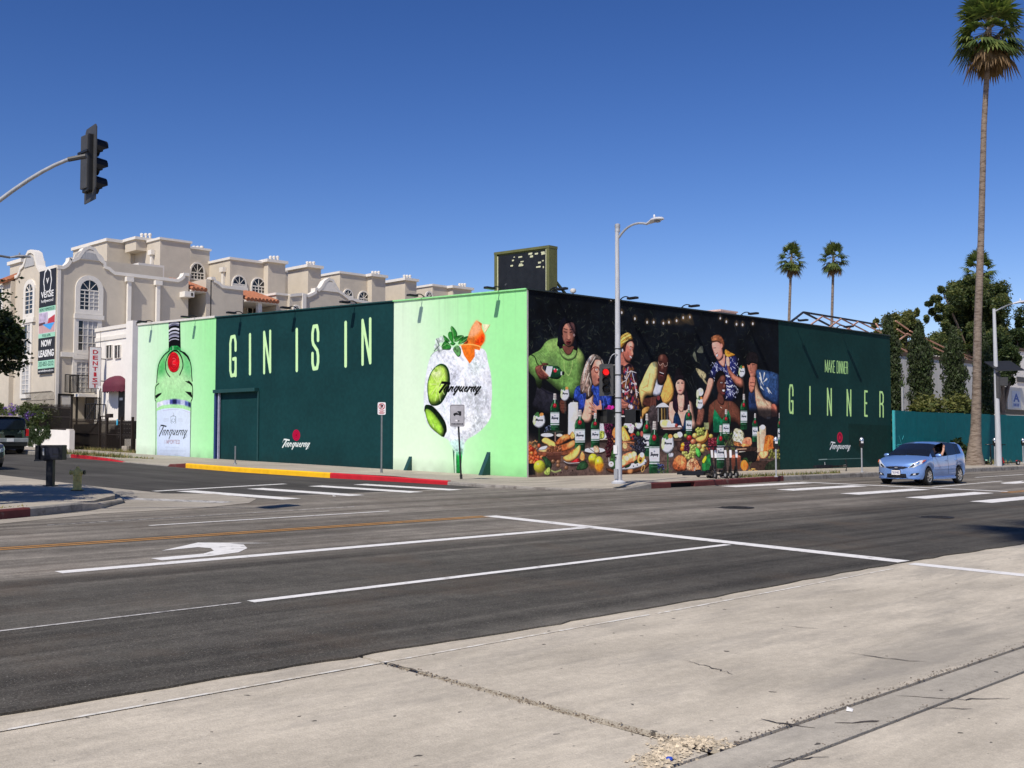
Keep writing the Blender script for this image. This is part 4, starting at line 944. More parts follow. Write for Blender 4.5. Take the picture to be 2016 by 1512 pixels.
    p.poly([(400,1180),(480,1250),(500,1350),(460,1400),(380,1330)],(92,52,42),tex=.1)
    p.poly([(430,900),(500,900),(500,960),(440,960)],(150,96,76),blur=4,al=.6);p.poly([(490,1030),(510,1030),(505,1080),(480,1080)],(160,106,86),al=.7,blur=2)
    p.ell(450,1005,20,9,(226,220,214));p.ell(455,1005,8,9,(20,12,12));p.ell(515,1010,12,8,(226,220,214));p.poly([(460,1130),(510,1130),(500,1165),(470,1160)],(240,232,226));p.line([(455,1180),(500,1200)],12,(130,50,56))
    p.line([(430,1430),(455,1450)],8,(236,206,170))
    p.z(1370,790,10.08)
    p.poly([(370,150),(420,220),(510,350),(560,360),(640,170),(690,300),(680,480),(640,600),(350,620),(340,300)],(24,136,82),sm=False,tex=.2,grad=((14,78,52),'v'))
    p.line([(370,0),(372,160)],6,(20,60,44));p.line([(650,0),(645,170)],6,(20,60,44))
    # ---- man in the blue jacket
    p.z(1370,640,8.894)
    p.poly([(900,680),(980,650),(1070,660),(1080,760),(1060,880),(1000,950),(950,880),(910,760)],(172,112,90),tex=.1,grad=((130,78,62),'h'))
    p.poly([(880,600),(900,500),(1000,460),(1080,520),(1100,640),(1070,680),(980,660),(920,700),(890,660)],(30,24,26),tex=.25)
    p.poly([(1070,780),(1220,790),(1380,830),(1468,900),(1470,1200),(1468,1400),(1420,1420),(1340,1370),(1200,1290),(1060,900)],(50,78,118),tex=.2,grad=((34,54,92),'v'))
    p.poly([(930,1180),(1030,1130),(1060,1300),(1080,1500),(940,1500)],(34,48,82),tex=.2)
    p.poly([(1050,900),(1100,1130),(1200,1290),(1340,1380),(1350,1640),(1150,1650),(1060,1400),(1030,1100)],(196,154,124),tex=.15)
    for k in range(10):p.line([(1050+k*14,1000+k*30),(1080+k*22,1250+k*20),(1100+k*22,1560)],7,(112,84,66),al=.7)
    p.poly([(940,920),(1030,900),(1050,1000),(1020,1140),(970,1190),(930,1100)],(166,104,84),tex=.15);p.line([(960,840),(970,960)],22,(190,130,108));p.line([(950,1000),(1030,1010)],10,(100,54,44));p.line([(950,1060),(1020,1070)],10,(100,54,44))
    p.line([(915,690),(950,690)],8,(40,26,24));p.line([(990,690),(1040,690)],8,(40,26,24));p.line([(960,700),(950,790),(975,800)],7,(120,66,54));p.line([(950,835),(990,835)],10,(130,60,56))
    for L in ([(1120,840),(1150,950),(1130,1080)],[(1200,840),(1180,950)],[(1240,940),(1180,1000)],[(1140,1080),(1190,1140)],[(1250,1100),(1330,1200)],[(1120,920),(1190,1060)],[(1270,1150),(1290,1200)]):p.line(L,34,(210,198,180),al=.95,taper=True)
    p.poly([(1320,1400),(1400,1390),(1430,1500),(1420,1640),(1330,1620)],(166,92,72),tex=.15)
    p.poly([(1110,1600),(1240,1640),(1380,1600),(1460,1640),(1460,1900),(1100,1900)],(22,22,34),tex=.2)
    p.poly([(1240,1610),(1300,1600),(1310,1640),(1250,1650)],(170,170,180))
    p.z(0,0,1)
    p.poly([(1470,810),(1534,812),(1534,880),(1476,880)],(18,18,24),al=.8,blur=6)
    # ================= the spread
    p.z(1370,790,10.08)
    p.bottle(885,1020,-150,560);p.bottle(1120,1230,235,800);p.bottle(1625,1690,225,880);p.bottle(530,670,155,760)
    p.poly([(1210,600),(1300,590),(1300,1000),(1220,1010)],(204,176,140),sm=False,grad=((160,130,100),'h'));p.poly([(1255,500),(1320,460),(1390,500),(1390,720),(1340,1000),(1290,1000)],(208,190,160),sm=False,grad=((166,140,112),'h'))
    p.ell(1325,510,52,50,(226,218,200))
    p.poly([(1380,690),(1470,665),(1560,710),(1570,800),(1590,850),(1540,960),(1420,1010),(1340,1000),(1360,820)],(206,112,44),tex=.25,grad=((190,92,40),'v'));p.line([(1440,720),(1420,980)],20,(236,160,84),al=.6)
    p.poly([(1260,1010),(1340,980),(1440,1000),(1420,1100),(1320,1140),(1250,1080)],(224,140,92),tex=.3);p.ell(1185,1135,78,78,(206,140,96),tex=.35,grad=((140,80,50),'v'))
    for i in range(26):p.fruit(rg.uniform(1450,1680),rg.uniform(970,1160),30,34,(134,132,60))
    p.poly([(1100,1200),(1460,1190),(1420,1370),(1110,1370)],(64,46,40),tex=.2);p.poly([(1440,1210),(1680,1150),(1680,1370),(1380,1370)],(40,52,34),tex=.3)
    # cheese board
    p.poly([(760,560),(860,545),(950,620),(960,720),(930,860),(740,800)],(204,198,160),tex=.25);[p.ell(rg.uniform(770,930),rg.uniform(600,820),14,10,(120,120,96),al=.7) for _ in range(16)]
    p.poly([(960,730),(1090,720),(1110,860),(1000,890),(920,850)],(206,116,84),tex=.3);p.poly([(740,790),(930,830),(1100,870),(1000,910),(800,890)],(196,120,70),tex=.4);p.line([(850,770),(910,830)],22,(246,236,214))
    p.poly([(760,930),(1180,900),(1190,980),(1000,1010),(780,1000)],(64,44,38),tex=.2);p.line([(780,950),(1000,940)],16,(190,150,120));p.line([(860,1000),(980,995)],14,(226,206,176));p.poly([(860,1020),(1200,1000),(1170,1200),(900,1160)],(26,24,24),tex=.2)
    p.bottle(410,580,470,1330)
    for i in range(70):
        x=rg.uniform(580,760);y=rg.uniform(640,1010);p.line([(x,y),(x+rg.uniform(-30,40),y-rg.uniform(20,80))],rg.uniform(7,14),((70,92,48),(112,130,70),(46,66,40))[rg.integers(3)],al=.85)
    p.poly([(690,1090),(890,1090),(870,1350),(720,1350)],(104,56,42),sm=False,tex=.12);p.poly([(680,1080),(895,1080),(890,1150),(690,1150)],(120,66,50),sm=False);p.ell(790,1090,90,34,(150,84,64),tex=.5)
    p.ell(965,1265,76,110,(232,130,36),tex=.1,grad=((190,84,20),'h'))
    for k in (-40,-10,25,50):p.line([(965+k*.4,1160),(965+k,1265),(965+k*.4,1370)],9,(250,196,110),sm=True,al=.8)
    p.poly([(900,1160),(1000,1110),(1050,1200),(1060,1280),(990,1170)],(50,84,44),tex=.3);p.line([(1060,1330),(1090,1200),(1110,1210)],12,(84,104,60))
    for x,y in ((960,1385),(1080,1370),(1190,1375),(1140,1340)):p.ell(x,y,46,14,(226,166,84),tex=.2)
    p.poly([(160,420),(260,420),(255,560),(165,560)],(112,116,80),sm=False,tex=.2)
    # fruit mound
    p.poly([(0,760),(240,620),(240,760),(110,860)],(150,84,36));p.poly([(0,730),(150,660),(225,545),(235,640),(190,770),(90,820),(10,790)],(250,190,106),tex=.06,grad=((226,150,76),'v'))
    for i in range(20):p.fruit(rg.uniform(10,160),rg.uniform(530,660),28,30,(176,180,80))
    for x,y,r,c in ((60,890,62,(240,170,96)),(160,900,56,(236,190,96)),(250,930,44,(240,140,60)),(300,690,44,(226,190,90)),(130,970,44,(220,196,100))):p.fruit(x,y,r,r,c)
    for i in range(40):p.fruit(rg.uniform(250,400),rg.uniform(740,1010),27,30,(142,40,56))
    p.poly([(0,900),(60,960),(110,1040),(60,1110),(0,1060)],(44,112,44),tex=.3)
    p.poly([(130,1160),(190,1080),(280,1040),(310,1180),(300,1380),(140,1400),(120,1300)],(40,124,60),tex=.25);p.poly([(125,1180),(190,1080),(215,1130),(160,1230)],(240,216,50),tex=.08)
    p.z(1250,800,10.8)
    p.poly([(540,300),(640,280),(760,290),(780,420),(700,470),(560,440)],(232,206,160),tex=.1);p.ell(640,350,70,60,(240,200,120));p.ell(820,410,66,56,(240,232,214));p.ell(730,390,50,76,(244,236,220));p.fruit(885,410,36,50,(176,60,50));p.ell(950,430,44,30,(232,222,206))
    p.poly([(560,450),(990,440),(980,490),(800,510),(600,490)],(120,88,78),tex=.1);p.line([(600,485),(960,475)],8,(214,190,176))
    p.ell(880,620,60,50,(196,204,120),tex=.2);p.poly([(900,560),(980,540),(1020,620),(950,670)],(236,230,224),tex=.2);p.poly([(830,690),(1000,680),(980,740),(840,740)],(90,70,60))
    p.poly([(880,780),(960,740),(1060,900),(1300,960),(1400,980),(1420,1030),(1100,1030),(920,940)],(70,50,46),tex=.2)
    for x,y,r,c in ((1040,830,66,(244,160,40)),(1020,900,60,(236,130,40)),(1160,670,62,(206,50,50)),(1240,750,60,(232,130,90)),(1080,620,40,(150,170,80)),(1360,850,60,(244,170,110)),(1280,620,60,(240,190,100))):p.fruit(x,y,r,r,c)
    for i in range(40):p.fruit(rg.uniform(1060,1180),rg.uniform(740,960),24,26,(96,40,74))
    for i in range(24):p.fruit(rg.uniform(1180,1330),rg.uniform(820,1000),32,36,(172,184,92))
    for i in range(26):p.fruit(rg.uniform(1020,1260),rg.uniform(980,1100),30,34,(190,190,100))
    for i in range(12):p.fruit(rg.uniform(1330,1450),rg.uniform(460,620),30,34,(170,180,84))
    p.poly([(1290,900),(1340,880),(1410,1000),(1370,1090),(1310,1030)],(70,160,64),tex=.3)
    p.poly([(800,1270),(830,1130),(920,1040),(1000,1040),(1100,1120),(1100,1330),(980,1380),(860,1360)],(206,120,70),tex=.25,grad=((150,70,40),'v'));p.ell(980,1180,70,110,(240,160,100),al=.6,blur=5,tex=.3)
    p.poly([(1110,1200),(1190,1110),(1290,1110),(1400,1260),(1380,1380),(1200,1390),(1100,1330)],(236,176,134),tex=.45,grad=((196,110,70),'h'));p.poly([(1170,1200),(1260,1180),(1260,1350),(1180,1370)],(176,92,60),al=.6,blur=4,tex=.5)
    p.bottle(172,335,150,1060);p.bottle(300,528,310,1450,(226,226,236))
    p.goblet(700,650,1000,140,1420,(44,100,50))
    p.poly([(720,1000),(820,990),(820,1070),(730,1080)],(170,170,176),tex=.3)
    for i in range(60):p.ell(rg.uniform(480,620),rg.uniform(1220,1400),14,15,((40,50,84),(70,80,120),(24,28,50))[rg.integers(3)],tex=.2)
    for i in range(50):
        x=rg.uniform(430,780);y=rg.uniform(1340,1450);p.line([(x,y),(x+rg.uniform(-40,40),y-rg.uniform(0,60))],12,((50,76,44),(96,116,70))[rg.integers(2)],al=.8)
    # ---- left part of the table
    p.z(1150,810,10.8)
    p.goblet(1165,140,380,85,0)
    for x,y in ((960,300),(1020,330),(900,290),(1000,400),(960,260)):p.ell(x,y,56,60,(226,218,208),tex=.3);
    p.ell(985,290,22,22,(190,140,170));p.ell(1080,350,24,30,(90,60,80))
    p.poly([(790,330),(880,290),(930,340),(850,360)],(150,164,84),tex=.3)
    p.poly([(800,340),(860,340),(940,470),(1000,620),(820,620),(800,560)],(240,180,84),grad=((226,150,60),'v'),tex=.08);p.poly([(810,480),(850,420),(940,620),(830,630)],(246,204,120),al=.8,tex=.3)
    p.ell(1035,530,62,76,(206,70,44),grad=((130,30,24),(-.3,-.4)))
    p.poly([(590,620),(600,420),(660,320),(700,310),(700,640)],(236,130,70),tex=.1)
    for k in range(4):p.line([(610+k*26,600),(630+k*20,430)],10,(196,84,40),al=.7)
    p.poly([(800,640),(1060,640),(1050,760),(960,830),(820,830)],(130,84,60),tex=.3,al=.95);p.ell(870,720,50,70,(220,180,120),al=.9,tex=.2);p.line([(800,645),(1060,655)],12,(206,120,80))
    for i in range(110):
        x=rg.normal(1170,70);y=rg.uniform(520,900);p.fruit(x,y,26,28,((42,44,58),(60,64,84),(30,30,42))[rg.integers(3)])
    p.poly([(1100,470),(1150,410),(1190,480),(1150,530)],(70,110,54),tex=.3);p.ell(1225,470,30,60,(176,90,80))
    for i in range(90):p.fruit(rg.normal(500,50),rg.uniform(260,560),25,27,((96,28,64),(140,40,84),(70,20,50))[rg.integers(3)])
    for i in range(70):p.fruit(rg.normal(545,40),rg.uniform(560,960),25,27,((84,26,36),(60,20,30))[rg.integers(2)])
    p.poly([(340,200),(400,190),(440,420),(480,560),(330,580)],(206,200,204),tex=.25);p.poly([(335,420),(430,430),(420,560),(335,570)],(150,160,70),tex=.4);p.line([(330,590),(490,590)],14,(220,190,160));p.poly([(340,610),(480,600),(470,650),(345,650)],(48,34,30))
    p.bottle(145,330,30,760)
    p.ell(222,820,225,56,(226,226,226),grad=((190,190,192),'v'));p.poly([(0,850),(120,880),(300,890),(440,840),(400,890),(220,910),(60,900)],(70,46,36));p.line([(60,740),(240,880)],14,(90,80,76));p.poly([(200,740),(290,730),(330,860),(230,870)],(176,140,110),tex=.4)
    p.fruit(190,1010,100,120,(226,222,60));p.poly([(95,1050),(200,1060),(215,1200),(130,1200)],(140,80,30),al=.8,blur=5)
    p.fruit(320,1110,90,160,(232,220,60));p.poly([(230,1120),(400,1100),(390,1220),(320,1280),(250,1230)],(226,120,30),al=.85,blur=5,tex=.2)
    p.poly([(580,880),(640,740),(700,760),(700,1200),(560,1180)],(52,84,44),tex=.35);p.ell(575,1115,56,60,(240,236,236),tex=.15);p.ell(575,1105,14,14,(120,90,60));p.line([(525,980),(530,1090)],12,(206,220,190))
    p.poly([(480,1200),(700,1240),(1000,1240),(1300,1130),(1380,1000),(1370,1160),(1200,1270),(900,1330),(640,1320),(490,1260)],(112,64,40),tex=.15);p.poly([(930,1230),(1020,1220),(1020,1300),(940,1310)],(226,150,90),al=.9,blur=2)
    p.poly([(700,1220),(820,1230),(1050,1210),(1260,1140),(1330,1060),(1280,1000),(1140,1060),(900,1120),(700,1180)],(234,238,244),tex=.05)
    p.poly([(800,1180),(810,950),(900,880),(1020,850),(1120,920),(1150,990),(1080,1080),(950,1120),(850,1190)],(236,130,86),tex=.25)
    for x,y in ((905,990),(985,940),(1060,905),(830,1080)):p.ell(x,y,56,62,(196,190,120),rot=-20);p.ell(x,y,42,48,(214,210,150),rot=-20,tex=.2)
    p.poly([(860,1200),(900,1140),(1000,1110),(950,1180)],(36,60,32));p.poly([(1060,1060),(1150,1010),(1160,1080),(1080,1110)],(40,60,40))
    p.ell(1210,990,76,120,(214,170,84),rot=15,tex=.15);p.ell(1230,920,46,56,(236,232,220));p.ell(1200,1020,40,54,(150,100,40));p.ell(1195,1045,20,26,(40,26,14));p.line([(1220,1240),(1240,1160),(1290,1150),(1270,1240),(1230,1280),(1210,1230)],14,(214,170,96),sm=True)
    for x,y in ((1050,1160),(1130,1135),(1300,1085)):p.ell(x,y,12,16,(40,50,60))
    p.z(1036,810,11.2)
    p.goblet(285,75,360,140,700,(34,56,34));
    for i in range(60):p.ell(rg.uniform(400,540),rg.uniform(310,440),9,9,((40,46,70),(120,130,160))[rg.integers(2)],tex=0)
    p.ell(630,440,190,26,(60,64,62));p.ell(630,430,170,18,(40,50,36),tex=.4);p.line([(640,470),(640,640)],34,(120,100,90));p.line([(620,470),(620,640)],12,(40,26,24))
    p.ell(460,515,140,44,(206,204,200));p.ell(730,520,70,34,(196,180,166))
    p.poly([(340,650),(370,590),(440,570),(540,620),(640,690),(650,800),(560,830),(480,740),(390,700)],(240,180,96),tex=.07)
    p.poly([(640,690),(720,590),(830,510),(930,500),(980,590),(900,640),(760,720),(660,740)],(196,110,56),tex=.3,grad=((160,80,44),'v'));p.poly([(770,600),(830,530),(880,540),(800,620)],(236,190,120),blur=3,al=.8);p.poly([(960,520),(1020,440),(1070,520),(1060,590),(990,610)],(206,140,76),tex=.3)
    p.poly([(700,760),(900,690),(1060,630),(1080,740),(960,830),(800,880),(720,830)],(190,106,54),tex=.15,grad=((150,74,40),'v'));p.poly([(900,740),(1050,640),(1060,720),(930,790)],(232,180,110),blur=4,al=.8)
    p.poly([(760,900),(1100,810),(1080,900),(900,960),(780,970)],(104,58,40),tex=.2)
    p.bottle(1070,1300,-40,860)
    p.poly([(270,850),(330,780),(470,750),(480,820),(440,900),(300,890)],(206,150,96),tex=.15);p.poly([(275,845),(330,780),(465,755),(430,830)],(232,236,246))
    p.poly([(270,890),(440,900),(460,960),(400,1000),(280,960)],(120,66,46),tex=.2)
    for i in range(90):
        x=rg.uniform(20,240);y=rg.uniform(640,880);p.line([(x,y),(x+rg.uniform(-30,30),y+rg.uniform(-40,30))],rg.uniform(8,16),((90,70,36),(150,130,80),(60,64,36),(196,130,80))[rg.integers(4)],al=.85)
    p.fruit(280,750,34,50,(226,100,60))
    for i in range(60):
        y=rg.uniform(770,1140);p.fruit(rg.uniform(20,120+max(0,min(150,(y-800)))),y,36,46,((232,96,50),(240,130,60),(214,70,44))[rg.integers(3)])
    p.fruit(340,1010,44,50,(226,120,70))
    p.poly([(20,1150),(200,1140),(200,1390),(20,1400)],(24,22,26),sm=False)
    p.poly([(440,890),(780,880),(760,1090),(480,1090)],(104,62,48),sm=False,tex=.1,grad=((76,44,36),'v'));p.line([(450,900),(775,890)],20,(128,80,64));p.line([(480,985),(770,975)],7,(66,38,32))
    for i in range(50):p.fruit(rg.uniform(470,770),rg.uniform(770,880),28,26,((170,100,66),(130,76,50))[rg.integers(2)])
    p.poly([(340,1010),(430,1000),(560,1130),(540,1260),(430,1240),(400,1100)],(40,66,40),tex=.25)
    p.fruit(295,1210,130,140,(206,214,60));p.poly([(170,1230),(300,1250),(410,1230),(350,1340),(230,1350)],(196,160,60),al=.6,blur=8)
    p.poly([(390,1340),(500,1220),(540,1300),(510,1400),(440,1400)],(170,190,90),tex=.25);p.line([(560,1300),(640,1330),(760,1290)],26,(150,160,96),sm=True)
    for x,y in ((595,1100),(710,1110),(705,1190),(885,1240)):p.fruit(x,y,46,48,(150,104,72))
    for x,y in ((600,1390),(660,1385),(770,1345),(1020,1300)):p.ell(x,y,14,16,(40,22,20))
    p.poly([(810,1010),(950,930),(1080,830),(1140,760),(1195,740),(1200,860),(1150,980),(1040,1080),(920,1110),(840,1070)],(250,190,110),tex=.06,grad=((236,160,84),'v'));p.poly([(930,940),(1100,800),(1130,850),(1000,950)],(236,140,60),blur=3,al=.8,tex=.3)
    p.poly([(1180,1040),(1230,880),(1300,980),(1270,1090)],(226,140,80),tex=.2);p.poly([(980,1110),(1140,1030),(1180,1110),(1000,1130)],(206,40,44),tex=.3)
    p.poly([(820,1090),(920,1130),(1160,1120),(1320,1050),(1280,1150),(1120,1200),(920,1190)],(70,54,52),tex=.1);p.line([(830,1095),(940,1135),(1170,1122)],10,(206,196,190),sm=True)
    p.poly([(1110,1240),(1190,1120),(1290,1090),(1370,1180),(1300,1270),(1130,1290)],(40,74,44),tex=.25)
    p.z(0,0,1)
    p.line([(1037,940),(1150,937),(1300,934),(1534,926)],1.3,(40,28,26),al=.9)
    a=np.clip(p.a/255.,0,1);lum=a.mean(2,keepdims=True);p.a=(255*a*np.clip(.78+.42*lum*1.6,.7,1.12)).astype(np.float32)
    # ---------------- dark green panel
    mk=(X>s1)[None,:,None]
    dg=np.array((17,46,44))*(1+.16*(p.nz[3]-.5)+.1*(p.nz[1]-.5))[...,None]
    p.a=np.where(mk,dg,p.a).astype(np.float32)
    p.z(1540,690,6.3)
    p.poly([(820,905),(1360,930),(1370,1440),(1180,1420),(1100,1420),(830,1150)],(13,38,34),sm=False,al=.85,tex=.08)
    p.poly([(0,860),(380,880),(380,1440),(0,1470)],(20,50,45),sm=False,al=.4)
    LG=(170,216,132)
    for ch,x0,x1,yt,yb in (('G',90,132,430,768),('I',336,352,450,782),('N',562,608,472,795),('N',806,850,488,802),('E',1024,1054,503,806),('R',1212,1252,514,816)):
        p.glyphs([(ch,x0,x1,yt,yb,4 if ch in'NER' else 2)],27,LG)
    x=533
    for ch,wd in (('M',36),('A',34),('K',28),('E',22),(' ',16),('D',26),('I',8),('N',26),('N',26),('E',20),('R',24)):
        if ch!=' ':
            yt=118+(x-533)*.085;p.glyphs([(ch,x,x+wd-7,yt,yt+145,1)],11,LG)
        x+=wd+2
    p.ell(715,1077,34,68,(172,26,56));p.ell(715,1077,22,48,(120,16,44));p.ell(715,1077,12,28,(172,30,60))
    p.script(592,1130,845,1248,12,(236,240,238))
    p.line([(455,1352),(555,1347)],11,(190,200,196),al=.75);p.line([(560,1348),(975,1336)],8,(150,164,160),al=.6)
    for q in np.arange(458,970,9):p.line([(q,1345-(q-455)*.03),(q+2,1353-(q-455)*.03)],4,(20,50,48),al=.7)
    weather(p)
    return p
# ------------------------------------------------------------------ painted building
def srgb_lin(a):
    a=np.clip(a/255.,0,1);return np.where(a<=.04045,a/12.92,((a+.055)/1.055)**2.4)
def print_mat(key,p,gain,rough=.7):
    a=np.clip(srgb_lin(p.a)*gain,0,.93);a=np.where(a<=.0031308,a*12.92,1.055*a**(1/2.4)-.055)
    im=bpy.data.images.new(key,p.W,p.H);px=np.ones((p.H,p.W,4),np.float32);px[...,:3]=a[::-1];im.pixels.foreach_set(px.ravel());im.update();im.pack()
    m=bpy.data.materials.new(key);m.use_nodes=True;t=m.node_tree;b=t.nodes['Principled BSDF'];b.inputs['Roughness'].default_value=rough;b.inputs['Specular IOR Level'].default_value=.1
    n=t.nodes.new('ShaderNodeTexImage');n.image=im;n.extension='EXTEND';t.links.new(n.outputs[0],b.inputs['Base Color'])
    nz=t.nodes.new('ShaderNodeTexNoise');nz.inputs['Scale'].default_value=1.6;nz.inputs['Detail'].default_value=6
    tc=t.nodes.new('ShaderNodeTexCoord');t.links.new(tc.outputs['Object'],nz.inputs['Vector'])
    bp=t.nodes.new('ShaderNodeBump');bp.inputs['Strength'].default_value=.12;bp.inputs['Distance'].default_value=.05;t.links.new(nz.outputs[0],bp.inputs['Height']);t.links.new(bp.outputs[0],b.inputs['Normal'])
    return m
A0=(29.06,28.31);BL=(27.57,55.73);BR=(54.52,26.91)
WL=Wall(A0,BL);WR=Wall(A0,BR)
WL.out=np.array([-WL.d[1],WL.d[0]]);WL.out=WL.out if WL.out[0]<0 else -WL.out
WR.out=np.array([WR.d[1],-WR.d[0]]);WR.out=WR.out if WR.out[1]<0 else -WR.out
PL=paint_left(WL);PR=paint_right(WR)
ML=print_mat('print_side_wall',PL,.86);MR=print_mat('print_street_wall',PR,1.5)
bld=thing('painted_building','low flat roofed building with its two street walls covered in gin advertising','building',(29.06,28.31,G(28.31)))
def panel(wall,p,uedges,vtop,z0f,m,label):
    """one printed panel between two photo columns; z0f ground"""
    a0=wall.uv([(uedges[0],vtop[0])])[0];a1=wall.uv([(uedges[1],vtop[1])])[0]
    n=8;V=[];F=[]
    for i in range(n+1):
        t=i/n;a=a0[0]+(a1[0]-a0[0])*t;zt=a0[1]+(a1[1]-a0[1])*t
        q=wall.A+wall.d*a;zb=G(q[1])-.1
        V+= [wall.pt(a,zb,0),wall.pt(a,zt,0)]
    for i in range(n):F.append((2*i,2*i+2,2*i+3,2*i+1))
    mb=MB();mb.add(V,F);o=mb.build('mural_panel',m,bld,fix=False,label=label)
    uvl=o.data.uv_layers.new(name='uv');
    for l in o.data.loops:
        v=V[l.vertex_index];a=(np.array(v[:2])-wall.A)@wall.d
        uvl.data[l.index].uv=(a/wall.L*(wall.L*p.k/p.W),(v[2]-p.z0)/(p.z1-p.z0)*((p.z1-p.z0)*p.k/p.H))
    return o
panel(WL,PL,(1037,775),(570,594),0,ML,'pale green mural panel with a balloon glass of gin and lime')
panel(WL,PL,(775,424.5),(594,625.5),0,ML,'dark green mural panel lettered GIN IS IN')
panel(WL,PL,(424.5,272),(625.5,641),0,ML,'pale green mural panel with a tall gin bottle')
panel(WR,PR,(1037,1534),(570,632),0,MR,'mural panel with a night banquet of people, bottles and fruit')
panel(WR,PR,(1534,1752),(632,662),0,MR,'dark green mural panel lettered MAKE DINNER GINNER')
# body of the building behind the print: walls and roof
STUC=mat('stucco_white',(.62,.58,.52),.85,var=.1,scale=2,bump=.3,bscale=50)
DKG=mat('dark_green_paint',S(24,66,66),.55,var=.15,scale=3)
zt=lambda w,u,v:w.uv([(u,v)])[0]
Lt=[zt(WL,1037,570),zt(WL,775,594),zt(WL,424.5,625.5),zt(WL,272,641)];Rt=[zt(WR,1037,570),zt(WR,1534,632),zt(WR,1752,662)]
def wallsolid(wall,tops,th,name,m,inset=.004):
    bot=[wall.pt(a,G((wall.A+wall.d*a)[1])-.1,-inset) for a,z in tops];top=[wall.pt(a,z-.01,-inset) for a,z in tops]
    mb=MB();mb.prism(bot+top[::-1],tuple(np.append(-wall.out*th,0)));return mb.build(name,m,bld)
wallsolid(WL,Lt,.3,'wall',STUC);wallsolid(WR,[(a+(.31 if i==0 else 0),z) for i,(a,z) in enumerate(Rt)],.3,'wall',STUC)
def coping(wall,tops,m,n0,n1,h=.05,o=.03):
    for i in range(n0,n1):
        p=Vector(wall.pt(*tops[i],-.12));q=Vector(wall.pt(*tops[i+1],-.12));
        mb=MB();mb.beam(p+Vector((0,0,h/2+.001)),q+Vector((0,0,h/2+.001)),.3+o*2,h);mb.build('coping',m,bld)
WPT=mat('trim_white',(.68,.65,.6),.7,var=.08,scale=4)
coping(WL,Lt,mat('coping_green',S(150,226,150),.6),0,1);coping(WL,Lt,DKG,1,2);coping(WL,Lt,WPT,2,3,.1);coping(WR,Rt,mat('coping_dark',(.02,.03,.032),.6),0,2)
ne=Vector(WL.pt(Lt[3][0],0,-.3));se=Vector(WR.pt(Rt[2][0],0,-.3))
mb=MB();mb.add([(29.5,28.6,6.9),(ne.x,ne.y,7.4),(ne.x+26,ne.y+1,7.4),(se.x,se.y+.3,6.9)],[(0,1,2,3)]);mb.build('roof',mat('roof_felt',(.25,.24,.22),.9,var=.2,scale=1),bld,fix=False)
for p,q in (((ne.x,ne.y),(ne.x+26,ne.y+1)),((ne.x+26,ne.y+1),(se.x,se.y))):
    mb=MB();mb.prism([(p[0],p[1],G(p[1])),(q[0],q[1],G(q[1])),(q[0],q[1],7.35),(p[0],p[1],7.75 if p[0]<40 else 7.35)],(.25,.25,0));mb.build('wall',STUC,bld)
# blocked doorway with a projecting hood, side jambs
a1=zt(WL,510,770)[0];a2=zt(WL,428,770)[0];zh=zt(WL,470,769)[1]
mb=MB();p=Vector(WL.pt(a1,zh,.13));q=Vector(WL.pt(a2,zh,.13));mb.beam(p,q,.26,.16);mb.build('door_hood',DKG,bld)
q=Vector(WL.pt(a2,0,.08));gz=G(q.y)+HW
mb=MB();mb.box(q.x-.06,q.y-.1,gz,q.x+.08,q.y+.06,zh-.08);mb.build('door_jamb',mat('jamb_blue',S(40,60,110),.5,var=.2),bld)
mb=MB();mb.box(q.x-.05,q.y-.35,gz,q.x+.04,q.y-.28,zh-.1);mb.build('door_jamb',mat('jamb_pale',S(170,170,190),.4,var=.2),bld)
q=Vector(WL.pt(a1,0,.03));mb=MB();mb.box(q.x-.03,q.y-.05,gz-.1,q.x+.06,q.y+.05,zh-.08);mb.build('door_jamb',DKG,bld)
# wedge buttresses at the wall foot
for u,v,s_ in ((808,924,.55),(962,936,.85)):
    a=zt(WL,u,v)[0];q=Vector(WL.pt(a,0,0));z=G(q.y)+HW
    mb=MB();o3=Vector((*WL.out,0));d3=Vector((*WL.d,0))*.09
    mb.prism([q-d3+Vector((0,0,z)),q-d3+o3*s_*.55+Vector((0,0,z)),q-d3+Vector((0,0,z+s_))],tuple(d3*2));mb.build('buttress',DKG,bld)
# roof edge lamps
BLK=mat('lamp_black',(.02,.02,.022),.4,.2)
def floodlight(wall,u,v,label):
    a,z=wall.uv([(u,v)])[0];p=Vector(wall.pt(a,z+.06,-.1))
    t=thing('floodlight',label,'floodlight',p,0,'floodlights along the roof edge')
    o=Vector((*wall.out,0));s_=Vector((*wall.d,0))
    mb=MB();mb.tube(arc(p,p+o*.5+Vector((0,0,.05)),p+o*.25+Vector((0,0,.2)),7),.022,6);mb.build('arm',BLK,t,smooth=True)
    mb=MB();e=p+o*.68+Vector((0,0,.02));mb.obox(e,tuple(o*.24),tuple(s_*.10),(0,0,.045));mb.build('lamp_head',BLK,t,bevel=.03)
    mb=MB();mb.box(p.x-.07,p.y-.07,p.z-.12,p.x+.07,p.y+.07,p.z+.02);mb.build('bracket',BLK,t)
LB=['by the left end of the bottle panel','right of the bottle neck','above the letter G of the side wall','above the first N of the side wall','above the second I of the side wall wording','at the left of the balloon glass panel','above the orange peel beside the corner']
for (u,v),l in zip(((300,638),(386,629),(476,621),(583,611.5),(700,601),(833,588.5),(985,574.5)),LB):floodlight(WL,u,v,'black roof edge floodlight '+l)
LB=['above the man in green','right of the tall street lamp top','above the dark tree of the banquet scene','above the fair haired man','over the left edge of the lettered dark panel','over the word MAKE DINNER']
for (u,v),l in zip(((1085,576),(1224,593.5),(1345,608.5),(1462,623),(1560,635.8),(1650,648),),LB):floodlight(WR,u,v,'black roof edge floodlight '+l)
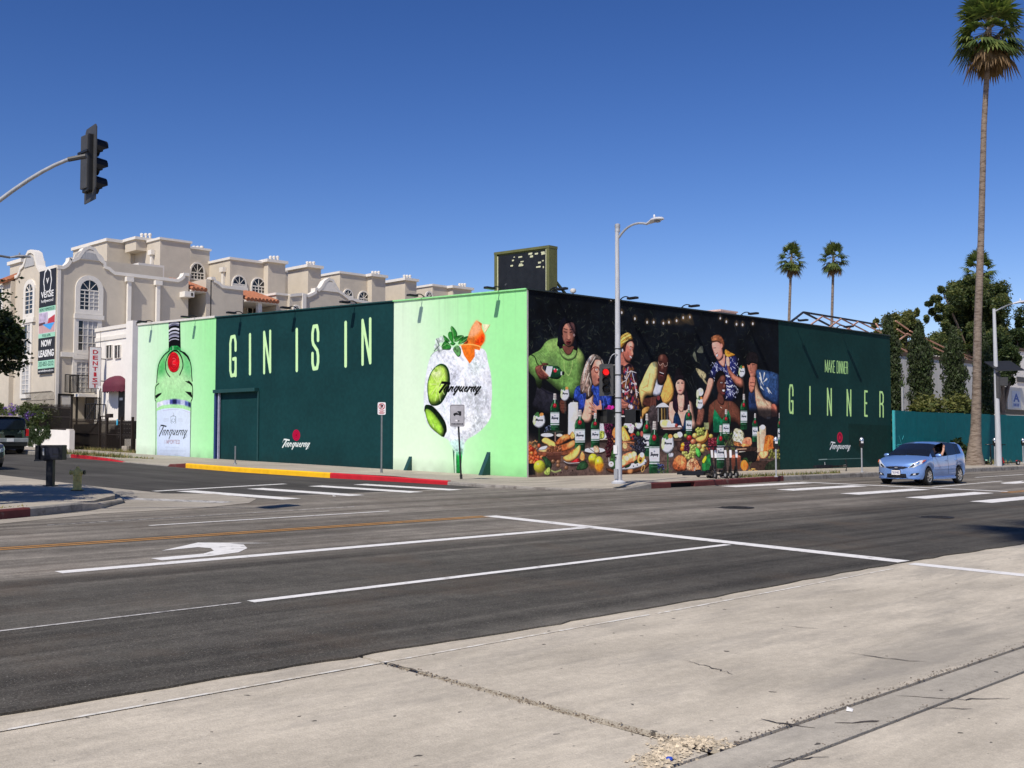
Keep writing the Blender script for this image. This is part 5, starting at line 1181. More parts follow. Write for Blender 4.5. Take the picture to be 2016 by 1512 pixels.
# rooftop things
t=thing('security_camera','small white security camera on the roof edge right of the black billboard','camera',WR.pt(zt(WR,1132,582)[0],zt(WR,1132,582)[1]+.04,-.1))
l=t.location;mb=MB();mb.tube([(l.x,l.y,l.z-.02),(l.x,l.y,l.z+.1)],.03,8);mb.build('bracket',WPT,t);mb=MB();mb.lathe([(.0,.07),(.09,.08),(.12,.15),(.1,.22),(0,.25)],12,tuple(l));mb.build('dome',WPT,t,smooth=True)
q=onY(1442,625,33);t=thing('roof_vent_box','pale pink boxy vent housing standing on the roof above the banquet mural','roof vent',(q.x,33,6.9))
PK=mat('pale_pink_paint',(.72,.5,.42),.7);a=onY(1419,612,33);b=onY(1450,616,33)
mb=MB();mb.box(a.x,33,6.9,b.x,33.9,a.z);mb.build('housing',PK,t);mb=MB();mb.box(a.x-.06,32.95,a.z,b.x+.06,33.95,a.z+.08);mb.build('cap',PK,t)
q=onY(1646,650,31);t=thing('roof_unit','small white cube unit on the roof above the MAKE DINNER wording','roof unit',(q.x,31,6.9));mb=MB();mb.box(q.x-.3,31,6.9,q.x+.35,31.6,onY(1646,644,31).z);mb.build('housing',WPT,t,bevel=.03);mb=MB();mb.box(q.x-1.2,31.1,6.9,q.x+1.6,31.3,onY(1646,651,31).z);mb.build('base_rail',WPT,t)
# billboard on the roof
OLV=mat('olive_metal',S(106,108,66),.6,.2,var=.2,scale=2)
Yb=30.9;p0=onY(973,495,Yb);p1=onY(1078,483,Yb);
# the board runs parallel to the side wall: solve both ends on the plane X = const
Xb=30.9;p0=onX(973,497,Xb);p1=onX(1081,482.5,Xb);zb=onX(1081,572,Xb).z
bb=thing('rooftop_billboard','weathered black billboard box in an olive metal frame on the roof corner','billboard',(Xb,p1.y,6.9))
y0,y1=p1.y,p0.y;zt0=p1.z;zt1=p0.z;w2=.46;zB=6.95
mb=MB();mb.prism([(Xb+.08,y0+.12,zB),(Xb+.08,y1-.12,zB),(Xb+.08,y1-.12,zt1-.1),(Xb+.08,y0+.12,zt0-.1)],(w2-.16,0,0));mb.build('cabinet',OLV,bb)
FACE=mat('board_face',(.010,.011,.013),.5,var=.4,scale=3,col2=(.72,.72,.7),thr=.705)
mb=MB();mb.prism([(Xb+.05,y0+.16,zB+.02),(Xb+.05,y1-.16,zB+.02),(Xb+.05,y1-.16,zt1-.16),(Xb+.05,y0+.16,zt0-.16)],(.03,0,0));mb.build('board_face',FACE,bb)
CRM=mat('frame_cream',S(206,206,170),.6,var=.2)
for (ya,yb2,za,zb2) in ((y0,y0+.15,None,None),(y1-.15,y1,None,None)):
    mb=MB();mb.box(Xb,ya,zB,Xb+w2,yb2,(zt0 if ya==y0 else zt1)-.1);mb.build('frame_post',OLV,bb)
mb=MB();mb.prism([(Xb-.01,y0-.01,zt0-.1),(Xb-.01,y1+.01,zt1-.1),(Xb-.01,y1+.01,zt1),(Xb-.01,y0-.01,zt0)],(w2+.02,0,0));mb.build('frame_rail',OLV,bb)
for yy in (y0+.15,y1-.19):mb=MB();mb.box(Xb+.02,yy,zB,Xb+.049,yy+.05,zt1-.18);mb.build('frame_strip',CRM,bb)
rr=random.Random(3)
for i in range(16):
    yy=y0+rr.uniform(.2,2.0);zz=zt0-rr.uniform(.22,.26)-.6*rr.random()**3
    mb=MB();mb.box(Xb+.044,yy,zz,Xb+.0485,yy+rr.uniform(.04,.25),zz+rr.uniform(.03,.08));mb.build('torn_paper',CRM,bb)
text('graffiti','EZ',.34,mat('spray_black',(.01,.01,.01),.6),bb,(Xb+w2*.5,y0-.02,7.55),(.75,0,-.45),(.45,0,.75),.8,.012)
for yy in (y0+.4,y1-.4):
    mb=MB();mb.beam((Xb+.5,yy,6.9),(Xb+2.4,yy,6.9),.08,.08);mb.beam((Xb+2.4,yy,6.9),(Xb+w2+.02,yy,8.4),.08,.08);mb.build('brace',OLV,bb)
# ------------------------------------------------------------------ apartment house behind
BEI=mat('stucco_beige',(.59,.525,.425),.9,var=.07,scale=1.3,bump=.35,bscale=14)
TRIM=mat('trim_cream',(.76,.72,.65),.8,var=.05,scale=3)
GLZ=glass('window_glass');TILE=mat('roof_tile',(.42,.16,.08),.8,var=.3,scale=6)
CURT=mat('curtain',(.42,.42,.42),.8,var=.25,scale=5,stretch=(6,6,.3))
AP=thing('apartment_house','beige mission style apartment house with curved gables and many white capped chimneys','apartment house',(29,69,G(69)))
class PlaneY:
    def __init__(s,Y):s.Y=Y
    def a(s,u):return onY(u,700,s.Y).x
    def az(s,u,v):p=onY(u,v,s.Y);return p.x,p.z
    def p(s,a,z,off=0.):return (a,s.Y-off,z)
    n=(0,-1,0);x=(1,0,0)
class PlaneX:
    def __init__(s,X):s.X=X
    def a(s,u):return onX(u,700,s.X).y
    def az(s,u,v):p=onX(u,v,s.X);return p.y,p.z
    def p(s,a,z,off=0.):return (s.X-off,a,z)
    n=(-1,0,0);x=(0,-1,0)
z1=lambda L:[(x/4.2,440+y/4.2) for x,y in L]
z3=lambda L:[(380+x/4.2,440+y/4.2) for x,y in L]
def profile_wall(pl,pts,zb,th,name,m,parent,trim=True,tw=.16,par='parapet_trim'):
    """wall with a shaped top edge; pts = photo outline of the top from one end to the other"""
    P=[pl.az(u,v) for u,v in pts];v=Vector(pl.n)*-th
    mb=MB();mb.prism([pl.p(P[0][0],zb)]+[pl.p(a,z) for a,z in P]+[pl.p(P[-1][0],zb)],tuple(v));o=mb.build(name,m,parent)
    if trim:
        mb=MB();n=Vector(pl.n);Q=[Vector(pl.p(a,z+.03,.09)) for a,z in P];UP_=[]
        for i in range(len(Q)):
            d=(Q[min(i+1,len(Q)-1)]-Q[max(i-1,0)]).normalized();u_=n.cross(d);UP_.append(u_ if u_.z>0 else -u_)
        k=len(Q);lo=[Q[i]-UP_[i]*tw for i in range(k)];hi=[Q[i]+UP_[i]*.05 for i in range(k)];dv=n*-(th+.18)
        V=[];[V.extend((lo[i],hi[i],hi[i]+dv,lo[i]+dv)) for i in range(k)]
        Fc=[]
        for i in range(k-1):
            for j in range(4):Fc.append((4*i+j,4*i+(j+1)%4,4*i+4+(j+1)%4,4*i+4+j))
        mb.add(V,Fc+[(0,1,2,3),(4*k-4,4*k-3,4*k-2,4*k-1)])
        mb.build(par,TRIM,parent)
    return o
def window(pl,u0,u1,vt,vb,parent,arch=False,cols=4,rows=5,tw=.17,curtain=None,sill=True,vspring=None):
    a0=pl.a(u0);a1=pl.a(u1);um=(u0+u1)/2;zt=pl.az(um,vt)[1];zb_=pl.az(um,vb)[1]
    lo,hi=min(a0,a1),max(a0,a1);w_=hi-lo;c=(lo+hi)/2
    if arch:
        zs=max(zt-w_/2,zb_) if vspring is None else pl.az(um,vspring)[1];H_=zt-zs
        top=[(c+w_/2*math.cos(t),zs+H_*math.sin(t)) for t in [math.pi*i/10 for i in range(11)]]
    else:top=[(hi,zt),(lo,zt)]
    out=[(lo,zb_),(hi,zb_)]+top
    mb=MB();mb.prism([pl.p(a,z,.03) for a,z in out],tuple(Vector(pl.n)*.02));g=mb.build('window',GLZ,parent)
    def sc(L,k):
        cz=(zt+zb_)/2;return [(c+(a-c)*(1+2*k/w_),cz+(z-cz)*(1+2*k/(zt-zb_))) for a,z in L]
    o2=sc(out,tw);n=len(out);mb=MB();nn=Vector(pl.n)*.1
    for i in range(n):
        j=(i+1)%n
        if (out[i][0]-out[j][0])**2+(out[i][1]-out[j][1])**2<1e-8:continue
        mb.prism([pl.p(*out[i],0),pl.p(*out[j],0),pl.p(*o2[j],0),pl.p(*o2[i],0)],tuple(nn))
    mb.build('frame',TRIM,g)
    mb=MB();b=.022
    for i in range(1,cols):
        a=lo+w_*i/cols;bb=b*(1.8 if i*2==cols else 1);zz=zt if not arch else zs
        mb.prism([pl.p(a-bb,zb_,.05),pl.p(a+bb,zb_,.05),pl.p(a+bb,zz,.05),pl.p(a-bb,zz,.05)],tuple(Vector(pl.n)*.025))
    zz=zt if not arch else zs
    for i in range(1,rows):
        z=zb_+(zz-zb_)*i/rows;mb.prism([pl.p(lo,z-b,.052),pl.p(hi,z-b,.052),pl.p(hi,z+b,.052),pl.p(lo,z+b,.052)],tuple(Vector(pl.n)*.025))
    if arch:
        mb.prism([pl.p(lo,zs-.04,.054),pl.p(hi,zs-.04,.054),pl.p(hi,zs+.04,.054),pl.p(lo,zs+.04,.054)],tuple(Vector(pl.n)*.03))
        for t in (math.pi*.25,math.pi*.5,math.pi*.75):
            d=Vector(pl.p(c+w_/2*math.cos(t),zs+H_*math.sin(t),.065));mb.beam(Vector(pl.p(c,zs,.065)),d,.05,.03)
    if mb.v:mb.build('muntin',TRIM,g)
    if curtain:
        f0,f1=curtain;mb=MB();mb.prism([pl.p(lo+w_*f0,zb_,.0505),pl.p(lo+w_*f1,zb_,.0505),pl.p(lo+w_*f1,zz,.0505),pl.p(lo+w_*f0,zz,.0505)],tuple(Vector(pl.n)*.001));mb.build('curtain',CURT,g)
    if sill:
        k=tw+.06;mb=MB();zz=zb_-tw
        mb.prism([pl.p(lo-k,zz-.3,0),pl.p(hi+k,zz-.3,0),pl.p(hi+k,zz-.02,0),pl.p(lo-k,zz-.02,0)],tuple(Vector(pl.n)*.16));mb.build('sill',TRIM,g)
    return g
F1=PlaneY(69.);L1=PlaneX(29.)
profile_wall(F1,z1([(471,358),(520,362),(548,345),(570,318),(575,290),(592,288),(596,306),(640,285),(668,245),(690,212),(735,195),(780,212),(806,255),(830,300),(868,330),(872,362),(905,372),(925,392),(945,408),(1200,438),(1470,470),(1492,458),(1512,440),(1518,418),(1560,420)]),G(69)-.5,.35,'front_wall',BEI,AP)
profile_wall(L1,z1([(470,352),(335,388),(318,352),(303,290),(292,245),(265,226),(240,234),(222,270),(212,310),(200,345),(172,375),(165,405),(150,432),(78,462)]),G(72)-.5,.35,'side_wall',BEI,AP)
def block(u0,u1,Y,vt,depth,cap=.16,zb=None,m=BEI,zt=None,name='wall_block'):
    pl=PlaneY(Y);x0,x1=pl.a(u0),pl.a(u1);z=zt if zt is not None else pl.az(u0,vt)[1];zb=G(Y) if zb is None else zb
    mb=MB();mb.box(x0,Y,zb,x1,Y+depth,z);mb.build(name,m,AP)
    if cap:
        mb=MB();mb.box(x0-.1,Y-.1,z,x1+.1,Y+depth+.1,z+cap);mb.build('coping',TRIM,AP)
    return x0,x1,z
# core below the set back top floor
xa,xb=29.36,F1.a(371);mb=MB();mb.box(xa,69.36,G(69),xb,88,F1.az(300,549)[1]-.1);mb.build('roof',mat('roof_gravel',(.3,.28,.25),.95,var=.2),AP)
x2=PlaneY(73.5).a(312);Yb=onX(265.5,480,x2).y
x0,x1,zP2=block(312,371.6,73.5,471,Yb-73.5+9)
pl=PlaneY(Yb);xp=pl.a(207);Ye=onX(144,490,xp).y;zP1=pl.az(207,474.5)[1]
mb=MB();mb.box(xp,Yb,10,x2-.01,min(Ye,Yb+12),zP1);mb.build('wall_block',BEI,AP);mb=MB();mb.box(xp-.12,Yb-.12,zP1,x2-.02,min(Ye,Yb+12)+.1,zP1+.22);mb.build('coping',TRIM,AP)
def pipes(us,Y,vt,vb,m=None,r=.1):
    pl=PlaneY(Y+.5)
    for u in us:
        a,z=pl.az(u,vb);zt=pl.az(u,vt)[1];mb=MB();mb.lathe([(r,z-.3),(r,zt-.18),(r*1.25,zt-.16),(r*1.25,zt-.05),(r*.5,zt)],10,(a,Y+.5,0));mb.build('flue_pipe',m or TRIM,AP,smooth=True)
def chimney(u0,u1,Y,vt,us=(),vp=0,depth=1.8):
    pl=PlaneY(Y);x0,x1=pl.a(u0),pl.a(u1);z=pl.az(u0,vt)[1]
    mb=MB();mb.box(x0,Y,8,x1,Y+depth,z);o=mb.build('chimney',BEI,AP)
    mb=MB();mb.box(x0-.22,Y-.22,z,x1+.12,Y+depth+.2,z+.22);mb.build('chimney_cap',TRIM,o)
    pipes(us,Y,vp,vt-3)
# parapet chimney behind the first block
a,z=PlaneY(75.5).az(268,474);mb=MB();mb.box(a,75.5,zP2-.6,a+1.4,77.2,z+.1);o=mb.build('chimney',BEI,AP);mb=MB();mb.box(a-.15,75.35,z+.1,a+1.6,77.3,z+.3);mb.build('chimney_cap',TRIM,o);pipes((279,287,295),75.8,459,474)
block(371.8,410,76.5,489,8);pipes((382,389,397),77,484,490,r=.13)
YP=73.5
def bay(ul,uf,ur,vt):
    pl=PlaneY(YP);x0=pl.a(uf);yb=onX(ul,520,x0).y;x1=pl.a(ur);z=pl.az(uf,vt)[1]
    yb=min(yb,YP+7);mb=MB();mb.box(x0,YP,8,x1,yb,z);mb.build('wall_block',BEI,AP);mb=MB();mb.box(x0-.1,YP-.1,z,x1+.05,yb+.1,z+.18);mb.build('coping',TRIM,AP);return yb
bay(408.8,450.7,526,510.5);chimney(526,560,72.9,515.5,(532.5,539.5,546.5),503.5)
x0,x1,z=block(560.3,593,77.5,533,6,cap=0);profile_wall(PlaneY(77.45),[(560.3,532),(568,534.5),(578,537),(584,533),(586,530),(593,531)],8,.3,'parapet_wall',BEI,AP)
chimney(605,630.5,72.9,526,(605,611,617.5),514.5,2.8)
bay(629,668,731,538);chimney(731.2,758,72.9,544,(733.5,739.5,745.5),533.5)
block(758.3,785,77.5,559,6,cap=0);profile_wall(PlaneY(77.45),[(758.3,557.5),(768,561),(774,558),(777,555.5),(785,557)],8,.3,'parapet_wall',BEI,AP)
chimney(797,819.5,72.9,552,(796,801.5,807),541,2.8)
bay(819,851,891,563);chimney(891,928,72.9,567,(905,910,915),557.5,2.4)
block(928.5,1000,79,580,6)
# front walls between the recessed balconies
x0=F1.a(415);mb=MB();mb.box(x0,69.1,G(69),F1.a(479),88,F1.az(440,566)[1]);mb.build('wall_block',BEI,AP)
profile_wall(F1,z3([(146,452),(176,452),(182,478),(205,487),(222,500),(240,520),(330,530),(413,540)]),8,.4,'front_wall',BEI,AP)
mb=MB();mb.box(F1.a(547)+.02,69.35,G(69),F1.a(700),88,F1.az(600,590)[1]);mb.build('wall_block',BEI,AP)
profile_wall(F1,z3([(800,592),(905,582),(950,598),(985,582),(1008,568),(1010,540),(1028,538),(1032,552),(1060,528),(1085,482),(1120,458),(1155,470),(1180,520),(1205,560),(1245,585),(1290,622),(1480,660)]),8,.4,'front_wall',BEI,AP)
mb=MB();mb.box(F1.a(547),69.3,8,F1.a(571),72,F1.az(560,581)[1]);mb.build('wall_block',BEI,AP);mb=MB();mb.box(F1.a(547)-.1,69.2,F1.az(560,581)[1],F1.a(571)+.1,72.1,F1.az(560,581)[1]+.16);mb.build('coping',TRIM,AP)
for d,u in ((0,596.5),):
    a=F1.a(u);mb=MB();mb.box(a-.16,68.86,8,a+.16,68.995,F1.az(u,578)[1]);mb.build('pilaster',TRIM,AP)
# recessed balconies with tiled eaves
DARKIN=mat('ac_grille_dark',(.06,.055,.05),.9)  # plain dark tone of the air conditioner grille
def balcony(u0,u1,ve,vd,post=None):
    pl=PlaneY(72.2);x0,x1=F1.a(u0)+.02,F1.a(u1)-.02;ze=F1.az((u0+u1)/2,ve)[1]
    mb=MB();mb.box(x0,72.2,G(69),x1,88,ze-.2);mb.build('balcony_wall',BEI,AP)
    n=int((x1-x0)/.28);o=None
    mb=MB();mb.box(x0,68.9,ze-.32,x1,72.2,ze-.2);o=mb.build('eave',TRIM,AP)
    for i in range(n):
        xx=x0+(i+.5)*(x1-x0)/n;mb=MB()
        for k in range(3):mb.tube([(xx,68.75+k*1.1,ze-.14+k*.32),(xx,69.9+k*1.1,ze+.22+k*.32)],[.15,.125],6)
        mb.build('roof_tile',TILE,o,smooth=True)
    if post:
        a=F1.a(post);mb=MB();mb.box(a-.16,69.0,G(69),a+.16,69.3,ze-.32);mb.build('balcony_post',TRIM,AP)
    return ze
balcony(371.8,404,566,620);balcony(480,546,588,620,511)
mb=MB();mb.box(F1.a(404),69,G(69),F1.a(415)-.01,73,F1.az(404,549)[1]);mb.build('wall_block',BEI,AP)
P22=PlaneY(72.2)
window(P22,381,404,582,619,AP,cols=4,rows=4,tw=.1,sill=False);window(P22,486,505,592,624,AP,cols=2,rows=1,tw=.1,sill=False);window(P22,516,540,596,624,AP,cols=2,rows=1,tw=.1,sill=False)
B76=PlaneY(76.5);window(B76,373,398,519,549,AP,True,4,2,tw=.12,vspring=537,sill=False)
BP=PlaneY(YP)
window(BP,456,481,544,562,AP,True,4,1,.1,vspring=560,curtain=(0,1));window(BP,494,519,548.5,576,AP,True,4,2,.1,vspring=564,sill=False)
window(BP,675,692,571,584,AP,True,4,1,.1,vspring=583);window(BP,705,724,575,597,AP,True,4,2,.1,vspring=588,sill=False)
window(BP,838,849,576,590,AP,True,2,1,.14,vspring=585,sill=False)
window(F1,577,587,603,625,AP,True,4,2,.1,vspring=609,sill=False)
# front gable windows
window(F1,154.5,191,551.5,610,AP,True,4,5,.3,curtain=(.5,1),vspring=572)
window(F1,152.5,190,632.5,690,AP,False,4,4,.28,curtain=(.25,1))
window(F1,150.5,187,714,772,AP,False,4,6,.28,curtain=(0,1),sill=False)
for c in ((735,297),):
    u,v=z1([c])[0];a,z=F1.az(u,v+1);mb=MB();mb.prism([F1.p(a+1.0*math.cos(t),z+.62*math.sin(t),.0) for t in [math.pi*i/9 for i in range(10)]],(0,-.07,0));o=mb.build('gable_vent',TRIM,AP)
    mb=MB();mb.prism([F1.p(a+.74*math.cos(t),z+.05+.42*math.sin(t),.072) for t in [math.pi*i/9 for i in range(10)]],(0,-.01,0));mb.build('vent_opening',CURT,o)
u,v=z3([(1125,562)])[0];a,z=F1.az(u,v);mb=MB();mb.prism([F1.p(a+.85*math.cos(t),z+.75*math.sin(t),.0) for t in [math.pi*i/9 for i in range(10)]],(0,-.07,0));mb.build('gable_vent',TRIM,AP)
# side wall windows
window(L1,50,64.5,560,618,AP,True,2,5,.3,vspring=575);window(L1,48.5,61,640,697,AP,False,2,4,.28,curtain=(.0,.5));window(L1,46.5,60,720,776,AP,False,2,6,.26,curtain=(0,1),sill=False)
u,v=z1([(246,356)])[0];a,z=L1.az(u,v);mb=MB();mb.prism([L1.p(a+.8*math.cos(t),z+.75*math.sin(t),.0) for t in [math.pi*i/9 for i in range(10)]],(-.05,0,0));mb.build('gable_vent',CURT,AP)
# corner quoin, band, downpipes, air conditioner
mb=MB();mb.box(28.93,68.93,G(69),29.12,69.12,F1.az(112,527)[1]);mb.build('corner_trim',TRIM,AP)
zbn=F1.az(140,697)[1];mb=MB();mb.box(29.2,68.86,zbn-.2,F1.a(150),68.998,zbn+.1);mb.box(F1.a(188.5),68.86,zbn-.2,F1.a(371),68.998,zbn+.1);mb.build('belt_course',TRIM,AP)
for u,v0,v1 in ((249,546,640),(306,553,640)):
    a=F1.a(u);z=F1.az(u,v0)[1];mb=MB();mb.box(a-.12,68.7,G(69),a+.12,68.9,z-.25);mb.box(a-.24,68.62,z-.3,a+.24,68.95,z);mb.build('downpipe',TRIM,AP)
for u,Y,v0,v1 in ((302,73.5,493,543),(442,73.5,527,562),):
    X=PlaneY(Y).a(u)
    xx=onX(u,v0,x2 if u<400 else PlaneY(YP).a(450.7));X_=x2 if u<400 else PlaneY(YP).a(450.7)
    yy=onX(u,v0,X_).y;zt_=onX(u,v0,X_).z;mb=MB();mb.box(X_-.2,yy-.12,10,X_-.02,yy+.12,zt_);mb.box(X_-.3,yy-.26,zt_-.35,X_-.02,yy+.26,zt_);mb.build('downpipe',TRIM,AP)
a=F1.a(352);b=F1.a(370.6);zt_,zb_=F1.az(360,575.5)[1],F1.az(360,586)[1]
mb=MB();mb.box(a,68.3,zb_,b,68.998,zt_);o=mb.build('air_conditioner',TRIM,AP);mb=MB();mb.box(a+.45,68.28,zb_+.08,b-.1,68.299,zt_-.08);mb.build('grille',DARKIN,o)
# roof clutter on the terrace
a,z=PlaneY(72.).az(273,517);mb=MB();mb.box(a,72,z-2.2,a+1.9,73.2,z);mb.build('roof_unit',TRIM,AP)
mb=MB();mb.box(onX(205,535,xp-3).x,onX(205,535,xp-3).y,10,xp+1.2,onX(205,535,xp-3).y+.2,F1.az(240,515)[1]+.3);mb.build('terrace_wall',BEI,AP)
# wing further along the side street
L2=PlaneX(28.7)
y0,y1=L2.a(18.5),L2.a(-40)
mb=MB();mb.box(28.7,y0,G(76),34,y1+14,L2.az(10,556)[1]);mb.build('side_wall',BEI,AP)
ze=L2.az(10,553)[1]
for i in range(5):
    yy=y0+.15+i*.3;mb=MB();mb.tube([(28.35,yy,ze-.1),(29.6,yy,ze+.55)],[.17,.14],6);mb.build('roof_tile',TILE,AP,smooth=True)
window(L2,-8,3,570,628,AP,False,2,5,.25,sill=True)
a,z=L2.az(31,518);X_=31.5;p=onX(20,516,X_);q=onX(43,516,X_);mb=MB();mb.box(X_,q.y,8,X_+1.4,p.y,p.z-.25);o=mb.build('chimney',BEI,AP);mb=MB();mb.box(X_-.15,q.y-.2,p.z-.25,X_+1.6,p.y+.2,p.z);mb.build('chimney_cap',TRIM,o)
for u in (29,33,37):
    r=onX(u,513,X_);mb=MB();mb.lathe([(.12,p.z-.1),(.12,r.z+.15),(.16,r.z+.2),(.16,r.z+.35)],8,(X_+.6,r.y,0));mb.build('flue_pipe',mat('flue_dark',(.08,.08,.08),.5,.5),AP)
# lower balcony with railing
RAIL=mat('rail_dark',(.022,.02,.018),.6,.3)
a,b=F1.a(137),F1.a(200);zs=F1.az(160,777)[1];mb=MB();mb.box(a,67.6,zs-.18,b,68.99,zs);mb.build('balcony_slab',TRIM,AP)
def railing(p,q,h,parent,n,name='railing',m=RAIL,r=.014,base=.08,top=True):
    p,q=Vector(p),Vector(q);mb=MB();U=Vector((0,0,1))
    mb.beam(p+U*h,q+U*h,.05,.05)
    mb.beam(p+U*base,q+U*base,.035,.035)
    for i in range(n+1):
        c=p.lerp(q,i/n);mb.beam(c+U*base,c+U*h,.022 if i not in(0,n) else .05,.022 if i not in(0,n) else .05)
    return mb.build(name,m,parent,fix=False,kind='stuff')
railing((F1.a(112),67.7,zs),(b,67.7,zs),1.15,AP,34);railing((a,67.7,zs),(a,68.9,zs),1.15,AP,6)
# ------------------------------------------------------------------ leasing banner on the side wall
bl=mat('banner_black',(.012,.012,.016),.5,var=.1);bt=mat('banner_mint',S(160,214,186),.5,var=.05);bw=mat('banner_white',(.82,.82,.8),.5,var=.03)
LB_=PlaneX(28.93);y0,y1=LB_.a(109.3),LB_.a(77);um=93
Zv=lambda v:LB_.az(um,v)[1]
bn=thing('leasing_banner','tall black and mint VERSE hollywood leasing banner hung on the side wall','banner',(28.93,(y0+y1)/2,Zv(736)))
secs=[(532,604,bl),(604.2,613.5,bt),(613.7,656,bw),(656.2,664.5,bt),(664.7,709,bl),(709.2,725,bt),(725.2,735.5,bl)]
for i,(va,vb,m_) in enumerate(secs):
    mb=MB();mb.box(28.86,y0,Zv(vb),28.93,y1,Zv(va));mb.build('banner_panel',m_,bn)
BX,BY=(0,-1,0),(0,0,1);yc=(y0+y1)/2
def bt_(s_,v,hpx,wf,m_,bold=.01,size=.6):text('lettering',s_,size,m_,bn,(28.855,yc,Zv(v)),BX,BY,1,bold,fit=(wid*wf,hpx*.0318))
wid=y1-y0
bg_=mat('banner_green',S(40,96,80),.5)
bt_('VERSE',586,13,.76,bw,.012);bt_('hollywood',597,8,.72,bw,.004);bt_('NOW',682,13,.62,bw,.02);bt_('LEASING',702.5,14,.92,bw,.02);bt_('323-851-3212',720.5,9,.9,bg_,.004);bt_('versehollywood.com',733,5.5,.92,bw,.004)
bt_('NEWLY REMODELED',611.8,6,.9,bg_,.0);bt_('POOL & SPA',663,5.5,.5,bg_,.0)
# emblem: V inside a scalloped oval ring
cz=Zv(554);R0=wid*.26
mb=MB()
def ringp(k,rx,ry):return [(28.857,yc-rx*(1+.05*math.cos(8*t))*math.cos(t),cz+ry*(1+.05*math.cos(8*t))*math.sin(t)) for t in [2*math.pi*i/40 for i in range(40)]]
o_=ringp(0,R0*.95,R0*1.3);i_=ringp(0,R0*.78,R0*1.12)
for i in range(40):
    j=(i+1)%40;mb.prism([o_[i],o_[j],i_[j],i_[i]],(-.006,0,0))
mb.build('emblem_ring',bw,bn);bt_('V',559,11,.16,bw,.02)
# the little pool photograph
def pic(poly,m_,off):
    mb=MB();mb.prism([(28.857-off,y1-(x)*(y1-y0),Zv(656)+(y)*(Zv(613.7)-Zv(656))) for x,y in poly],(-.002,0,0));mb.build('pool_picture',m_,bn)
pic([(.02,.02),(.98,.02),(.98,.5),(.02,.5)],mat('pic_rose',S(200,160,160),.6),.001);pic([(.02,.45),(.55,.45),(.55,.97),(.02,.97)],mat('pic_lilac',S(190,176,200),.6,var=.4,scale=4),.003);pic([(.55,.4),(.98,.45),(.98,.8),(.6,.65)],mat('pic_red',S(190,60,70),.6),.004)
pic([(.25,.42),(.98,.45),(.72,.12)],mat('pic_blue',S(70,160,226),.5),.006);pic([(.02,.38),(.4,.4),(.4,.52),(.02,.5)],mat('pic_brown',S(90,60,66),.6),.005)
# ------------------------------------------------------------------ small white dentist building
DW=mat('dentist_white',(.82,.78,.72),.85,var=.05,scale=1.5,bump=.25,bscale=20)
D1=PlaneX(31.);yR,yLd=D1.a(269),D1.a(188)
DN=thing('dentist_building','small white stucco dentist building with a maroon domed awning','dentist building',(31,(yR+yLd)/2,G(65)))
zt=D1.az(228,648)[1]
mb=MB();mb.box(31,yR,G(60)-.3,38,yLd,zt);mb.build('wall',DW,DN);mb=MB();mb.box(30.93,yR-.05,zt,38,yLd+.05,zt+.22);mb.build('coping',TRIM,DN)
zc=D1.az(228,664)[1];mb=MB();mb.box(30.94,yR+1.2,zc-.12,30.998,yLd,zc+.12);mb.build('cornice',TRIM,DN)
y0_,y1_=D1.a(269),D1.a(257);mb=MB();mb.box(30.7,y0_-.05,G(60)-.3,31.2,y1_,zt+.3);mb.build('pilaster',DW,DN)
for u0,u1 in ((211.5,222),(228,238.5)):window(D1,u0,u1,680,705,DN,False,2,1,.02,sill=False)
# awning: quarter dome of maroon cloth
MAR=mat('awning_maroon',(.115,.018,.035),.75,var=.15,scale=4)
ya,yb_=D1.a(252),D1.a(216);za,zb_=D1.az(230,745)[1],D1.az(230,767)[1]
c=(ya+yb_)/2;rr_=(yb_-ya)/2;Hh=za-zb_;mb=MB();n1,n2=12,6;V=[]
for i in range(n1+1):
    t=math.pi*i/n1
    for j in range(n2+1):
        ph=math.pi/2*j/n2;V.append((31-.8*math.sin(t)*math.cos(ph)-.02,c+rr_*math.cos(t),zb_+.16+Hh*math.sin(t)*math.sin(ph)) )
mb.add(V,[(i*(n2+1)+j,i*(n2+1)+j+1,(i+1)*(n2+1)+j+1,(i+1)*(n2+1)+j) for i in range(n1) for j in range(n2)])
o=mb.build('awning',MAR,DN,smooth=True,fix=False)
mb=MB();pts=[(31-.8*math.sin(t)-.02,c+rr_*math.cos(t)) for t in [math.pi*i/n1 for i in range(n1+1)]]
for p,q in zip(pts[:-1],pts[1:]):mb.add([(p[0],p[1],zb_+.16),(q[0],q[1],zb_+.16),(q[0],q[1],zb_-.12),((p[0]+q[0])/2,(p[1]+q[1])/2,zb_-.2),(p[0],p[1],zb_-.12)],[(0,1,2,3,4)])
mb.build('valance',MAR,o,fix=False)
d=Vector(pts[9])-Vector(pts[10]);p=pts[8]
text('street_number','7140',.42,bw,o,(30.5,c+rr_*.75,zb_-.1),(.62,-.75,0),(0,0,1),.85,.01)
yd0,yd1=D1.a(248),D1.a(235);mb=MB();mb.box(30.985,yd0,G(62),31.0,yd1,zb_+.3);o=mb.build('door',mat('door_dark',(.012,.012,.014),.4),DN)
mb=MB();mb.box(30.975,yd0+.3,D1.az(241,788)[1],30.984,yd0+.7,D1.az(241,783)[1]);mb.build('notice',bw,o)
# entrance steps and rail
zs=D1.az(235,828)[1]
for i in range(5):
    mb=MB();mb.box(29.2+i*.3,yd0-.6,G(60)-.2,30.98,yd1+1.6,zs-.18*(4-i));mb.build('step',PAD,DN)
railing((29.6,yd1+1.5,zs),(30.9,yd1+1.5,zs),1.,DN,7);railing((29.6,yd1+1.5,zs),(29.6,yd1+.1,zs),1.,DN,7)
mb=MB();mb.beam((29.6,yd1+.1,zs+1),(28.9,yd1-.1,zs-.1),.05,.05);mb.build('handrail',RAIL,DN)
